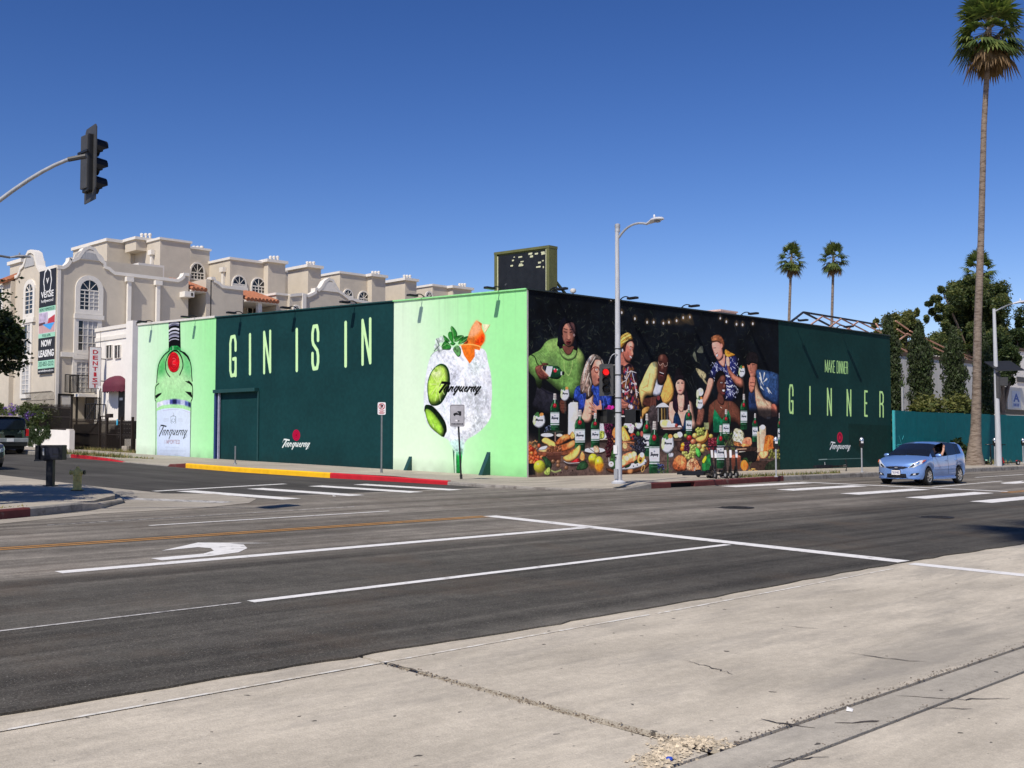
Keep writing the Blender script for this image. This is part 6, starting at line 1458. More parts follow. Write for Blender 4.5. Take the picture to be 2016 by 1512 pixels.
# hanging sign
SY=66.3;xl,xr=onY(175.5,700,SY).x,onY(199.5,700,SY).x;zt_,zb_=onY(187,683,SY).z,onY(187,765.5,SY).z
sg=thing('dentist_sign','tall white projecting sign lettered DENTIST in red','sign',((xl+xr)/2,SY,zb_))
mb=MB();mb.box(xl,SY,zb_,xr,SY+.07,zt_);mb.build('sign_box',mat('sign_brown',(.16,.08,.05),.6),sg)
mb=MB();mb.box(xl+.03,SY-.02,zb_+.03,xr-.03,SY-.001,zt_-.03);mb.build('sign_face',bw,sg)
RD=mat('letter_red',(.55,.02,.035),.5)
for i,ch in enumerate('DENTIST'):
    z=zt_-(zt_-zb_)*(.125+i*.1335);text('letter',ch,.60,RD,sg,((xl+xr)/2,SY-.024,z-.12),(1,0,0),(0,0,1),1,.012,fit=((xr-xl)*(.42 if ch!='I' else .22),(zt_-zb_)*.098))
for z in (zt_-.7,zb_+.5):mb=MB();mb.tube([(xr,SY+.14,z),(xr+.4,SY+.3,z)],.03,6);mb.build('bracket',RAIL,sg)
mb=MB();mb.tube([(xr,SY+.14,zt_),(onY(203,640,SY).x,SY+.3,onY(203,651,SY).z)],.012,5);mb.build('stay_wire',RAIL,sg)
# ------------------------------------------------------------------ fences and garden wall along the side street
FE=PlaneX(28.75);FB=mat('iron_brown',(.028,.02,.015),.6,.3,var=.3,scale=8)
yA,yB,yC=FE.a(265.5),FE.a(199),FE.a(143.5)
fn=thing('iron_fence','rusty dark brown iron bar fence left of the gate','fence',(28.75,(yB+yC)/2,G(62)))
gt=thing('iron_gate','dark iron bar gate with thick posts beside the bottle panel','gate',(28.75,(yA+yB)/2,G(58)))
def bars(y0,y1,h,parent,step,x=28.75,zoff=0.):
    mb=MB();n=int((y1-y0)/step)
    for i in range(n+1):
        y=y0+(y1-y0)*i/n;z=G(y)+HW+zoff;mb.beam((x,y,z+.08),(x,y,z+h),.03,.03)
        mb.add([(x-.02,y,z+h),(x+.02,y,z+h),(x,y-.02,z+h),(x,y+.02,z+h),(x,y,z+h+.1)],[(0,2,4),(2,1,4),(1,3,4),(3,0,4)])
    mb.build('bar',FB,parent,fix=False,kind='stuff')
    for k in (.14,h*.55,h-.12):
        mb=MB();mb.beam((x,y0,G(y0)+HW+k+zoff),(x,y1,G(y1)+HW+k+zoff),.04,.05);mb.build('rail',FB,parent)
bars(yB+.1,yC,1.75,fn,.135);bars(yA+.05,yB-.1,1.7,gt,.125)
for y in (yB-.02,yB-.95,FE.a(242),yA+.12):
    z=G(y)+HW;mb=MB();mb.box(28.69,y-.05,z,28.81,y+.05,z+1.95);mb.build('post',FB,gt)
z=G(yB)+HW;mb=MB();mb.beam((28.75,yB-.05,z+1.95),(28.75,yB-.95,z+1.95),.08,.06);mb.box(28.66,yB-1.5,z+1.86,28.84,yB-.95,z+2.08);mb.build('post_cap',FB,gt)
mb=MB();mb.beam((28.8,yB+.1,z+1.75),(28.8,yB+1.7,z+.9),.05,.05);mb.build('brace',FB,gt)
# sheet of dark mesh behind the fence bars and the mailbox bank
mb=MB();mb.box(28.82,yB+.2,G(62)+HW+.1,28.84,yC-.1,G(64)+HW+1.5);mb.build('screen_panel',mat('dark_screen',(.02,.018,.016),.7,var=.4,scale=5),fn)
mbx=thing('mailbox_bank','bank of dark metal mailboxes seen through the iron gate','mailboxes',(29.15,FE.a(237),G(58)))
y0,y1=FE.a(252)-.2,FE.a(220);z=G(58)+HW+.75
mb=MB();mb.box(29.1,y0,z,29.5,y1,z+1.0);mb.build('cabinet',mat('mailbox_dark',(.03,.028,.027),.5,.3),mbx)
for i in range(6):
    for j in range(4):
        yy=y0+.12+i*(y1-y0-.2)/6;zz=z+.1+j*.23;mb=MB();mb.box(29.085,yy,zz,29.099,yy+.16,zz+.05);mb.build('slot',PAD,mbx)
for yy in (y0+.3,y1-.3):mb=MB();mb.box(29.2,yy-.05,G(58),29.3,yy+.05,z);mb.build('leg',RAIL,mbx)
p=onX(231,826,28.68);mb=MB();mb.lathe([(.03,-.02),(.05,.0),(.05,.22),(.025,.27),(.025,.33)],10,(p.x,p.y,p.z-.3));o=mb.build('hand_gel_bottle',mat('cyan_plastic',(.05,.4,.62),.4),None,smooth=True);tag(o,'small bright blue bottle hanging on the iron gate','bottle')
o.location=(0,0,0)
# low block at the gate foot
y=yA+.5;mb=MB();mb.box(28.6,y,G(y)+HW,28.95,y+.6,G(y)+HW+.34);o=mb.build('concrete_block',WALK,None,bevel=.03);tag(o,'low pale concrete block at the foot of the gate beside the bottle panel','block')
# retaining wall with creeper
RW=PlaneX(27.35);yE=RW.a(140)
rw=thing('garden_wall','cream rendered garden wall half covered by creeper','wall',(27.35,yE+8,G(70)))
mb=MB();P=[(27.35,yE,G(yE)),(27.35,yE+24,G(yE+24)),(27.35,yE+24,G(yE+24)+1.2),(27.35,yE,G(yE)+HW+1.12)];mb.prism(P,(.3,0,0));mb.build('wall',DW,rw)
mb=MB();mb.box(27.36,yE+.05,G(yE)+HW+1.13,27.62,yE+.5,G(yE)+HW+1.2);mb.build('coping',TRIM,rw)
fs=thing('spiked_fence','thin dark garden fence with outward curling spikes above the creeper','fence',(27.5,yE+6,G(70)+1.2))
mb=MB()
y0,y1=RW.a(106),RW.a(52);X_=28.3;y0,y1=onX(106,790,X_).y,onX(52,790,X_).y
n=24
for i in range(n+1):
    y=y0+(y1-y0)*i/n;zt=onX(80,783+ (0),X_).z
    mb.tube([(X_,y,G(68)+1.),(X_,y,zt),(X_-.05,y,zt+.28),(X_-.22,y,zt+.36),(X_-.3,y,zt+.26)],.014,4)
mb.build('bar',FB,fs,fix=False,kind='stuff')
for zz in (onX(80,788,X_).z,onX(80,801,X_).z):mb=MB();mb.beam((X_,y0,zz),(X_,y1,zz),.035,.035);mb.build('rail',FB,fs)
bf=thing('yard_fence','dark iron fence standing on the garden wall in front of the grey balcony wall','fence',(27.5,yE+1.5,G(66)+1.2))
bars(yE+.1,yE+4.6,1.5,bf,.13,27.5,1.06)
yf=thing('stair_rail','dark railing in the yard between apartment house and dentist','railing',(30,66.8,G(66)+1.6))
railing((F1.a(146),67.2,onY(160,826,67.2).z),(F1.a(176),67.2,onY(160,826,67.2).z),1.35,yf,18);railing((F1.a(170),67.0,onY(175,826,67.).z),(F1.a(190),67.0,onY(175,826,67).z),1.9,yf,10)
dg=thing('yard_gate','tall dark iron door frame in the yard below the leasing banner','gate',(29.1,68.2,G(68)+1.))
x0,x1=F1.a(108),F1.a(133);z0=F1.az(120,850)[1];z1_=F1.az(120,776)[1]
for xx in (x0,x1,F1.a(143)):mb=MB();mb.box(xx-.06,68.2,z0-1,xx+.06,68.3,z1_);mb.build('post',RAIL,dg)
mb=MB();mb.box(x0,68.2,z1_-.12,F1.a(143),68.3,z1_);mb.build('lintel',RAIL,dg);mb=MB();mb.box(x0+.1,68.22,z0-1,x1-.1,68.26,z1_-.9);mb.build('leaf',mat('dark_screen2',(.03,.028,.026),.7),dg)
mb=MB();
for i in range(11):mb.beam((x0+.2+i*(x1-x0-.3)/10,68.24,z1_-.85),(x0+.2+i*(x1-x0-.3)/10,68.24,z1_-.1),.03,.03)
mb.build('bar',TRIM,dg,fix=False,kind='stuff')
# ------------------------------------------------------------------ street furniture
GAL=mat('galvanised',(.42,.43,.44),.55,.3,var=.15,scale=5,stretch=(2,2,.4))
CPOLE=mat('pole_concrete_grey',(.50,.51,.53),.7,var=.12,scale=6,stretch=(3,3,.5))
STEEL=mat('steel_post',(.22,.23,.24),.5,.4,var=.2,scale=8)
WHT=mat('sign_white',(.78,.76,.75),.45,var=.05);SBLK=mat('sign_black',(.012,.012,.014),.5);SRED=mat('sign_red',(.5,.02,.04),.5)
BKK=mat('signal_black',(.012,.012,.012),.45,var=.2);SGRY=mat('signal_grey',(.055,.055,.055),.55,var=.2)
def cobra(parent,p,d,L,m,smo=True):
    """flat street lantern starting at p, pointing along d"""
    d=Vector(d).normalized();s_=d.cross(Vector((0,0,1))).normalized();mb=MB();p=Vector(p);V=[];n=8
    prof=[(0,.05,.05,0),(.18,.08,.07,.02),(.4,.15,.09,.05),(.7,.16,.08,.06),(.92,.1,.06,.05),(1,.03,.03,.04)]
    for t,w_,h,up in prof:
        for j in range(n):
            a=2*math.pi*j/n;V.append(p+d*L*t+s_*w_*math.cos(a)+Vector((0,0,up+h*math.sin(a)*(1 if math.sin(a)>0 else .5))))
    mb.add(V,[(i*n+j,i*n+(j+1)%n,(i+1)*n+(j+1)%n,(i+1)*n+j) for i in range(5) for j in range(n)]+[tuple(range(n-1,-1,-1)),tuple(5*n+j for j in range(n))])
    o=mb.build('lamp_head',m,parent,smooth=50)
    c=p+d*L*.45+Vector((0,0,.13));mb=MB();mb.lathe([(.035,0),(.035,.07),(.02,.1)],8,tuple(c));mb.build('photocell',m,o,smooth=True)
    c=p+d*L*.62+Vector((0,0,-.0));mb=MB();mb.lathe([(.02,-.03),(.1,-.01),(.11,.01)],10,tuple(c));mb.build('lens',mat('lamp_lens',(.3,.3,.3),.2),o,smooth=True)
    return o
# tall lamp post at the corner
b=gw(1218,952);zt=hz(b,457)
lp=thing('street_lamp','tall grey street lamp post on the corner before the banquet mural','street lamp',b)
mb=MB();mb.tube([b,b+Vector((0,0,2.4)),b+Vector((-.01,0,4.)),(b.x-.02,b.y,zt)],[.108,.096,.085,.06],16);mb.build('pole',CPOLE,lp,smooth=True)
mb=MB();mb.lathe([(.22,0),(.22,.05),(.16,.07),(.14,.1)],16,tuple(b));mb.build('base_collar',CPOLE,lp,smooth=True)
mb=MB();mb.lathe([(.08,zt-b.z),(.085,zt-b.z+.06),(.07,zt-b.z+.1),(.085,zt-b.z+.14),(.085,zt-b.z+.24),(.05,zt-b.z+.26)],12,tuple(b));mb.build('pole_cap',GAL,lp,smooth=True)
e=Vector((b.x,b.y-1.15,hz((b.x,b.y-1.15),441)));mb=MB();mb.tube(arc((b.x,b.y-.05,zt-.18),e,(b.x,b.y-.5,zt+.32),8),[.035]*9,8);mb.build('arm',GAL,lp,smooth=True)
cobra(lp,e,(0,-1,.05),.62,mat('lantern_pale',(.62,.63,.66),.4,.2))
mb=MB();mb.box(b.x-.14,b.y-.07,b.z+.15,b.x-.1,b.y+.07,b.z+.45);mb.build('hand_hole',GAL,lp)
for z in (2.15,2.6,3.3,4.1):mb=MB();mb.lathe([(.118-z*.004,z),(.118-z*.004,z+.03)],14,tuple(b));mb.build('band',BKK,lp)
def signal_head(t,c,face,lit=None,plate=True,hd=.1):
    """three section signal: c = centre, face = direction the lenses look"""
    f=Vector(face).normalized();s_=Vector((-f.y,f.x,0));c=Vector(c);U=Vector((0,0,1))
    mb=MB();mb.obox(c+f*(.1-hd),tuple(f*hd),tuple(s_*.17),(0,0,.53));body=mb.build('housing',BKK,t,bevel=.02)
    if plate:
        mb=MB();P=[c+f*.06+s_*a+U*z for a,z in ((-.31,-.70),(.31,-.70),(.31,.64),(.25,.70),(-.25,.70),(-.31,.64))];mb.prism(P,tuple(f*.02));mb.build('backplate',SGRY,t)
    for i,z in enumerate((.35,0,-.35)):
        q=c+f*.1+U*z;mb=MB();n=14;V=[]
        for k in range(2):
            for j in range(n):
                a=2*math.pi*j/n;r=.155
                L=(.24 if math.sin(a)>-.35 else .1) if k else 0
                V.append(q+f*L+s_*r*math.cos(a)+U*(r*math.sin(a)-(.04 if k else 0)))
        mb.add(V,[(j,(j+1)%n,n+(j+1)%n,n+j) for j in range(n)]);mb.build('visor',BKK,t,fix=False)
        col=((.16,.01,.01),(.12,.08,.01),(.01,.07,.05))[i];m=mat('lens_lit_red',(.5,.01,.01),.4,emit=(1,.012,.012,1.0)) if lit==i else mat('lens_%d'%i,(.012,.011,.011),.3)
        mb=MB();V=[q+f*.012]+[q+s_*.145*math.cos(2*math.pi*j/n)+U*.145*math.sin(2*math.pi*j/n) for j in range(n)];mb.add(V,[(0,1+j,1+(j+1)%n) for j in range(n)]);mb.build('lens',m,t,fix=False)
    return body
c=Vector((b.x-.23,b.y+.27,hz(b,748)))
ts=thing('traffic_light','traffic light with its red lamp lit on the corner lamp post','traffic light',c)
signal_head(ts,c,(-.85,-.55,0),lit=0)
for ch in ts.children:
    for v_ in ch.data.vertices:v_.co*=.7
for z in (.45,-.45):mb=MB();mb.tube([(b.x,b.y,c.z+z),c+Vector((.05,0,z))],.03,8);mb.build('bracket',BKK,ts)
mb=MB();mb.tube(arc(c+Vector((.05,-.05,.5)),(b.x-.05,b.y-.05,c.z+.75),(b.x-.3,b.y,c.z+.9),6),.016,6);mb.build('cable',GAL,ts,smooth=True)
def ped(c,f,label):
    t=thing('pedestrian_signal',label,'pedestrian signal',c,0,'pedestrian signals on the corner lamp post');f=Vector(f).normalized();s_=Vector((-f.y,f.x,0));c=Vector(c)
    mb=MB();mb.obox(c,tuple(f*.1),tuple(s_*.21),(0,0,.21));mb.build('housing',BKK,t,bevel=.02)
    mb=MB()
    P=[(-.2,.2),(.2,.2)];mb.obox(c+f*.17+Vector((0,0,.2)),tuple(f*.08),tuple(s_*.21),(0,0,.012))
    for a in (-.2,.2):mb.obox(c+f*.17+s_*a,tuple(f*.08),tuple(s_*.01),(0,0,.19))
    mb.build('hood',BKK,t);mb=MB();mb.obox(c+f*.104,tuple(f*.002),tuple(s_*.17),(0,0,.17));mb.build('display',mat('lens_dark',(.02,.02,.02),.2),t)
    mb=MB();mb.tube([c,(b.x,b.y,c.z)],.025,8);mb.build('bracket',GAL,t)
ped((b.x-.22,b.y+.26,hz(b,820)),(-1,0,0),'black pedestrian signal box left of the corner lamp post')
ped((b.x+.17,b.y-.33,hz(b,820)),(.3,-1,0),'black pedestrian signal box right of the corner lamp post')
q=Vector((b.x-.12,b.y+.02,hz(b,890)));t=thing('push_button','pale crossing push button plate on the corner lamp post','push button',q)
mb=MB();mb.obox(q+Vector((0,0,.08)),(.012,0,0),(0,.07,0),(0,0,.13));mb.build('plate',WHT,t);mb=MB();mb.lathe([(.035,0),(.035,.03),(.02,.04)],10,(q.x-.01,q.y,q.z-.18));mb.build('button',BKK,t,smooth=True)
# mast arm signal at the upper left
hc=Vector((8.67,19.2,6.86));hc=Vector(CC+ray(171,322)*20.6)
ms=thing('mast_signal','traffic light seen from behind at the end of a curved grey mast arm','traffic light',(6.2,22.6,G(22.6)+HK))
signal_head(ms,hc,(1,-.12,0),None,True,.065)
mb=MB();mb.obox(hc+Vector((-.045,0,.02)),(.02,0,0),(0,.14,0),(0,0,.5));mb.build('back_cover',SGRY,ms,bevel=.02)
mb=MB();mb.obox(hc+Vector((-.08,0,.2)),(.014,0,0),(0,.2,0),(0,0,.02));mb.build('clamp',BKK,ms)
P0=Vector((6.2,22.6,G(22.6)+HK));e=Vector(CC+ray(152,309)*20.0);mid=Vector(CC+ray(62,343)*20.4);lo=Vector(CC+ray(0,394)*20.8)
mb=MB();mb.tube(arc((6.2,22.6,4.4),e,(lo.lerp(mid,.55)+Vector((0,0,.28))),12),[.046-.0012*i for i in range(13)],10);mb.build('mast_arm',GAL,ms,smooth=True)
mb=MB();mb.tube([e-Vector((.12,-.1,.05)),e+Vector((.12,-.09,.02))],.045,8);mb.build('arm_coupling',SGRY,ms)
mb=MB();mb.tube([P0,P0+Vector((0,0,4.6))],[.16,.12],14);mb.build('pole',GAL,ms,smooth=True)
# street lantern at the left edge over the side street
h=Vector(CC+ray(20,507)*48);sl2=thing('street_lamp','dark street lantern on a long arm at the left edge of the sky','street lamp',(h.x-5.2,h.y,G(h.y)))
e=h;mb=MB();mb.tube(arc((h.x-5.2,h.y,h.z-1.2),e,(h.x-2.8,h.y,h.z+.25),8),.05,8);mb.build('arm',STEEL,sl2,smooth=True)
cobra(sl2,e,(.72,-.6,-.02),.85,mat('lantern_grey',(.3,.31,.33),.4,.3));mb=MB();mb.tube([(h.x-5.2,h.y,G(h.y)),(h.x-5.2,h.y,h.z-.9)],[.14,.08],12);mb.build('pole',STEEL,sl2,smooth=True)
# sign posts
def signpost(u,v,h,label,w_,hh,lean=0.,m=STEEL,cat='sign'):
    p=gw(u,v);h=hz(p,h)-p.z;t=thing('sign_post',label,cat,p);f=Vector((-.707,-.707,0));s_=Vector((.707,-.707,0))
    top=p+Vector((0,0,h))+s_*lean
    mb=MB();mb.tube([p,top],.03,8);mb.build('post',m,t,smooth=True)
    mb=MB();mb.tube([p,p.lerp(top,.06)],.045,8);mb.build('sleeve',m,t,smooth=True)
    c=top-Vector((0,0,hh/2))+f*.035
    mb=MB();r=.05;P=[]
    for sx,sy,a0 in ((1,-1,-90),(1,1,0),(-1,1,90),(-1,-1,180)):
        for k in range(4):
            a=math.radians(a0+30*k);P.append(c+s_*(sx*(w_/2-r)+r*math.cos(a))+Vector((0,0,sy*(hh/2-r)+r*math.sin(a))))
    mb.prism(P,tuple(f*.006));pl=mb.build('sign_plate',WHT,t)
    return t,c+f*.0075,s_,f
def flat(parent,c,s_,f,pts,m,name='symbol',th=.002):
    mb=MB();mb.prism([c+s_*x+Vector((0,0,z)) for x,z in pts],tuple(f*th));return mb.build(name,m,parent)
def ringpts(r,x0=0,z0=0,n=24):return [(x0+r*math.cos(2*math.pi*i/n),z0+r*math.sin(2*math.pi*i/n)) for i in range(n)]
t,c,s_,f=signpost(751,931,792,'white no parking sign with a crossed letter P on a thin steel post','' or .29,.45)
mb=MB();o_,i_=ringpts(.115,0,.075),ringpts(.09,0,.075)
for k in range(24):
    j=(k+1)%24;mb.prism([c+s_*x+Vector((0,0,z)) for x,z in (o_[k],o_[j],i_[j],i_[k])],tuple(f*.002))
mb.build('red_ring',SRED,t);text('letter','P',.18,SBLK,t,c+Vector((0,0,.012)),s_,(0,0,1),1,.01);flat(t,c+f*.007,s_,f,[(-.075,.145),(-.06,.155),(.075,.005),(.06,-.005)],SRED,'slash')
for z,w1 in ((-.08,.2),(-.115,.12),(-.15,.22),(-.18,.16)):flat(t,c,s_,f,[(-w1/2,z-.008),(w1/2,z-.008),(w1/2,z+.008),(-w1/2,z+.008)],SRED,'small_print')
t,c,s_,f=signpost(908,943,796.5,'grey white tow away sign with a tow truck picture on a leaning dark post',.47,.72,-.13,mat('post_dark',(.03,.03,.03),.5,.3))
MATS['sign_white_aged']=mat('sign_white_aged',(.40,.39,.41),.6,var=.15,scale=5)
[ch for ch in t.children if ch.name.startswith('sign_plate')][0].data.materials[0]=MATS['sign_white_aged']
for P in ([(-.225,.345),(.225,.345),(.225,.335),(-.225,.335)],[(-.225,-.345),(.225,-.345),(.225,-.335),(-.225,-.335)],[(-.225,.345),(-.215,.345),(-.215,-.345),(-.225,-.345)],[(.225,.345),(.215,.345),(.215,-.345),(.225,-.345)]):flat(t,c,s_,f,P,SBLK,'border')
flat(t,c,s_,f,[(-.13,.06),(-.13,.02),(.13,.02),(.13,.13),(.10,.145),(.01,.145),(-.02,.10),(-.08,.09)],SBLK,'truck_picture');flat(t,c+f*.003,s_,f,[(-.04,.135),(.03,.06),(.045,.075),(-.02,.14)],MATS['sign_white_aged'],'tow_arm')
for x in (-.09,.09):flat(t,c,s_,f,ringpts(.03,x,.015,10),SBLK,'truck_picture')
flat(t,c,s_,f,[(-.06,-.19),(.0,-.19),(.0,-.14),(-.06,-.14)],WHT,'sticker');flat(t,c,s_,f,[(.03,-.20),(.07,-.18),(.06,-.15),(.02,-.17)],SBLK,'sticker')
for i in range(9):
    x=-.19+i*.043;flat(t,c,s_,f,[(x,-.30),(x+.028,-.30),(x+.03,-.25-.01*(i%2)),(x,-.25)],SBLK,'small_print')
p=gw(463,914);bo=thing('short_post','short bare steel post on the pavement before the dark doorway','post',p);mb=MB();mb.tube([p,(p.x,p.y,hz(p,878))],.03,8);mb.build('post',STEEL,bo,smooth=True);mb=MB();mb.lathe([(.07,0),(.06,.04),(.035,.06)],10,tuple(p));mb.build('base',STEEL,bo,smooth=True)
# parking meters
def meter():
    t=thing('parking_meter','x','parking meter',(0,0,0),0,'parking meters along the main street kerb')
    mb=MB();mb.tube([(0,0,0),(0,0,1.02)],.03,10);mb.build('post',GAL,t,world=False,smooth=True)
    mb=MB();mb.lathe([(.07,0),(.07,.03),(.035,.05)],10);mb.build('base',GAL,t,world=False,smooth=True)
    mb=MB();mb.lathe([(.035,1.0),(.06,1.04),(.06,1.08)],10);mb.box(-.085,-.055,1.07,.085,.055,1.30);mb.build('housing',BKK,t,world=False,bevel=.02)
    mb=MB();mb.lathe([(.085,1.30),(.08,1.36),(.05,1.42),(.0,1.45)],12);mb.build('dome',mat('meter_silver',(.62,.64,.66),.25,.7),t,world=False,smooth=True)
    mb=MB();mb.box(-.05,-.062,1.2,.05,-.056,1.28);mb.build('window',WHT,t,world=False);return t
m0=meter();L=[(1528,939,'parking meter between the scooters and the dark green mural'),(1697,930,'parking meter before the dark green mural left of the blue car'),(1959,917,'parking meter left of the solar panel pole'),(2014.5,912,'parking meter at the right edge of the teal hoarding')]
for i,(u,v,l) in enumerate(L):
    o=m0 if i==0 else dup(m0);o.location=gw(u,v);o['label']=l;o.rotation_euler=(0,0,-.6)
# hydrant
p=gp(152,966,HK);hy=thing('fire_hydrant','faded yellow fire hydrant on the shaded left corner','fire hydrant',p)
HY=mat('hydrant_yellow',(.50,.40,.12),.6,var=.25,scale=12);HK2=.56
mb=MB();mb.lathe([(.135,0),(.135,.03),(.11,.04),(.10,.06),(.098,.36),(.112,.37),(.112,.40),(.10,.41),(.095,.47),(.07,.52),(.04,.54),(.035,.58),(0,.585)],18,tuple(p));mb.build('barrel',HY,hy,smooth=True)
for d in ((.707,-.707,0),(-.707,.707,0)):
    d=Vector(d);mb=MB();mb.tube([p+Vector((0,0,.44)),p+d*.16+Vector((0,0,.44))],.045,10);o=mb.build('outlet',HY,hy,smooth=True);mb=MB();mb.tube([p+d*.15+Vector((0,0,.44)),p+d*.185+Vector((0,0,.44))],.055,8);mb.build('outlet_cap',BKK if d.x>0 else HY,o)
d=Vector((-.707,-.707,0));mb=MB();mb.tube([p+Vector((0,0,.3)),p+d*.14+Vector((0,0,.3))],.055,10);mb.build('outlet',HY,hy,smooth=True)
mb=MB();mb.lathe([(.155,0),(.155,.018),(.13,.02)],16,tuple(p));mb.build('flange',BKK,hy)
# dark box on a thick post at the left corner
p=gp(99,957,HK);bx=thing('curb_box','black metal box on a thick square post on the left corner','post box',p);s_=Vector((.707,-.707,0));f=Vector((-.707,-.707,0))
BB=mat('box_black',(.012,.013,.017),.5,.2,var=.4,scale=6)
mb=MB();mb.obox(p+Vector((0,0,.34)),tuple(s_*.085),tuple(f*.085),(0,0,.34));mb.build('post',BB,bx,bevel=.01)
mb=MB();mb.obox(p+Vector((0,0,.86))+s_*.06,tuple(s_*.29),tuple(f*.15),(0,0,.19));mb.build('box',BB,bx,bevel=.015)
mb=MB();mb.obox(p+Vector((0,0,.86))-s_*.27+f*.05,tuple(s_*.045),tuple(f*.17),(0,0,.185));mb.build('side_flap',BB,bx)
mb=MB();mb.obox(p+Vector((0,0,.655))-s_*.22+f*.08,tuple(s_*.13),tuple(f*.12),(0,0,.015));mb.build('tray',SGRY,bx)
mb=MB();mb.obox(p+Vector((0,0,.88))-s_*.13+f*.152,tuple(s_*.02),tuple(f*.004),(0,0,.09));mb.build('sticker',GAL,bx)
for a,z,w_,h in ((.02,.88,.09,.1),(.18,.9,.08,.07),(.15,.76,.1,.03)):mb=MB();mb.obox(p+Vector((0,0,z))+s_*a+f*.153,tuple(s_*w_),tuple(f*.004),(0,0,h));mb.build('panel',mat('box_blue',(.02,.022,.035),.4,.3),bx)
mb=MB();mb.obox(p+Vector((0,0,.01)),tuple(s_*.14),tuple(f*.14),(0,0,.012));mb.build('base_plate',BB,bx)
# scooters
SCB=mat('scooter_black',(.014,.014,.015),.35,.2);RUB=mat('rubber',(.012,.012,.012),.8)
def scooter(label,cat,accent=None,plate=True,group='rental scooters parked by the kerb'):
    t=thing('scooter',label,cat,(0,0,0),0,group);A=accent or SCB
    mb=MB();mb.box(-.42,-.075,.10,.36,.075,.155);mb.build('deck',SCB,t,world=False,bevel=.02)
    mb=MB();mb.tube([(.40,0,.16),(.50,0,.30),(.42,0,1.08)],[.035,.035,.026],10);mb.build('stem',SCB,t,world=False,smooth=True)
    mb=MB();mb.beam((.34,0,.13),(.44,0,.42),.07,.09);mb.build('neck',A,t,world=False,bevel=.01)
    mb=MB();mb.tube([(.40,-.17,1.09),(.43,-.08,1.1),(.43,.08,1.1),(.40,.17,1.09)],.018,8);mb.build('handlebar',SCB,t,world=False,smooth=True)
    for s in (-1,1):mb=MB();mb.tube([(.40,s*.17,1.09),(.39,s*.26,1.085)],.024,8);mb.build('grip',RUB,t,world=False,smooth=True)
    for x in (.50,-.47):
        mb=MB();mb.lathe([(.06,-.03),(.115,-.03),(.125,-.012),(.125,.012),(.115,.03),(.06,.03)],18,(x,0,.125),axis='y');w_=mb.build('wheel',RUB,t,world=False,smooth=True);mb=MB();mb.lathe([(.06,-.034),(.06,.034)],12,(x,0,.125),axis='y');mb.build('hub',GAL,w_,world=False)
    mb=MB();n=8;V=[]
    for s in (-.05,.05):
        for i in range(n+1):
            a=math.radians(20+i*15);V.append((-.47+.15*math.cos(math.pi-a)*1,s,.125+.15*math.sin(a)))
    mb.add(V,[(i,i+1,n+2+i,n+1+i) for i in range(n)]);mb.build('mudguard',A,t,world=False,fix=False)
    mb=MB();mb.tube([(.0,.07,.1),(.05,.2,.01)],.012,6);mb.build('kickstand',GAL,t,world=False)
    if plate:mb=MB();mb.beam((.505,0,.72),(.475,0,.98),.075,.02,up=(1,0,0));mb.build('label_plate',WHT,t,world=False)
    return t
so=[(1388,940.5,-2.0,'first'),(1401,942,-2.25,''),(1413,941.5,-1.95,''),(1429,941,-2.2,''),(1438,940.5,-2.1,'')]
s0=scooter('black rental scooter second from the left in the row before the fruit','scooter')
lb=['black scooter with a slim white tag leftmost of the upright row','black scooter with a wide white tag second in the upright row','black scooter with a slim white tag in the middle of the upright row','black scooter with a wide white tag fourth in the upright row','black scooter with a white tag at the right end of the row']
for i,(u,v,rz,_) in enumerate(so):
    o=s0 if i==0 else dup(s0);o.location=gw(u,v);o.rotation_euler=(0,0,rz);o['label']=lb[i]
o=dup(s0);o.location=gw(1366,944)+Vector((0,0,.2));o.rotation_euler=(1.45,0,-.72);o['label']='black scooter lying on its side left of the upright row'
o=dup(s0);o.location=gw(1622,927)+Vector((0,0,.18));o.rotation_euler=(1.5,0,-.5);o['label']='fallen black scooter lying alone before the dark green mural'
MINT=mat('scooter_mint',(.35,.72,.55),.4);REDS=mat('scooter_red',(.6,.03,.03),.4)
s1=scooter('mint green and black scooter beside the foot of the tall palm','scooter',MINT,False);s1.location=gw(1946,915);s1.rotation_euler=(0,0,-2.5)
s2=scooter('black scooter with a red stem right of the solar panel pole','scooter',REDS,False);s2.location=gw(1988,916);s2.rotation_euler=(0,0,2.5)
# pole with solar panel and lamp
b=gw(1967,918);D=(b.x+b.y)*.707
sp=thing('solar_street_lamp','street lamp pole with a dark solar panel beside the teal hoarding','street lamp',b)
zt=2+(866-607)/2200*D;lx=-.25
mb=MB();mb.tube([b,b+Vector((-.03,.03,3.5)),(b.x-.06,b.y+.06,zt)],[.15,.12,.075],14);mb.build('pole',CPOLE,sp,smooth=True)
e=Vector(CC+ray(1994,598)*(D-.8));mb=MB();mb.tube(arc((b.x-.06,b.y+.05,zt-.15),e,(b.x+.1,b.y-.5,e.z+.02),8),.035,8);mb.build('arm',GAL,sp,smooth=True);cobra(sp,e,(.5,-1,.02),.75,mat('lantern_pale',(.6,.6,.6),.4))
zc=2+(866-722)/2200*D;R_=Vector((.707,-.707,0));Fv=Vector((.707,.707,0))
cen=Vector((b.x,b.y,zc));mb=MB();mb.prism([cen+R_*x+Vector((0,0,z))+Fv*y for x,z,y in ((-.52,.24,.3),(.81,.28,.3),(1.23,-.22,-.35),(-.14,-.24,-.35))],(0,0,.05));mb.build('solar_panel',mat('solar_dark',(.03,.032,.036),.3,.2),sp)
mb=MB();mb.obox(cen+Vector((0,0,-.75))+R_*.28,tuple(R_*.22),tuple(Fv*.12),(0,0,.22));mb.build('control_box',SGRY,sp,bevel=.02)
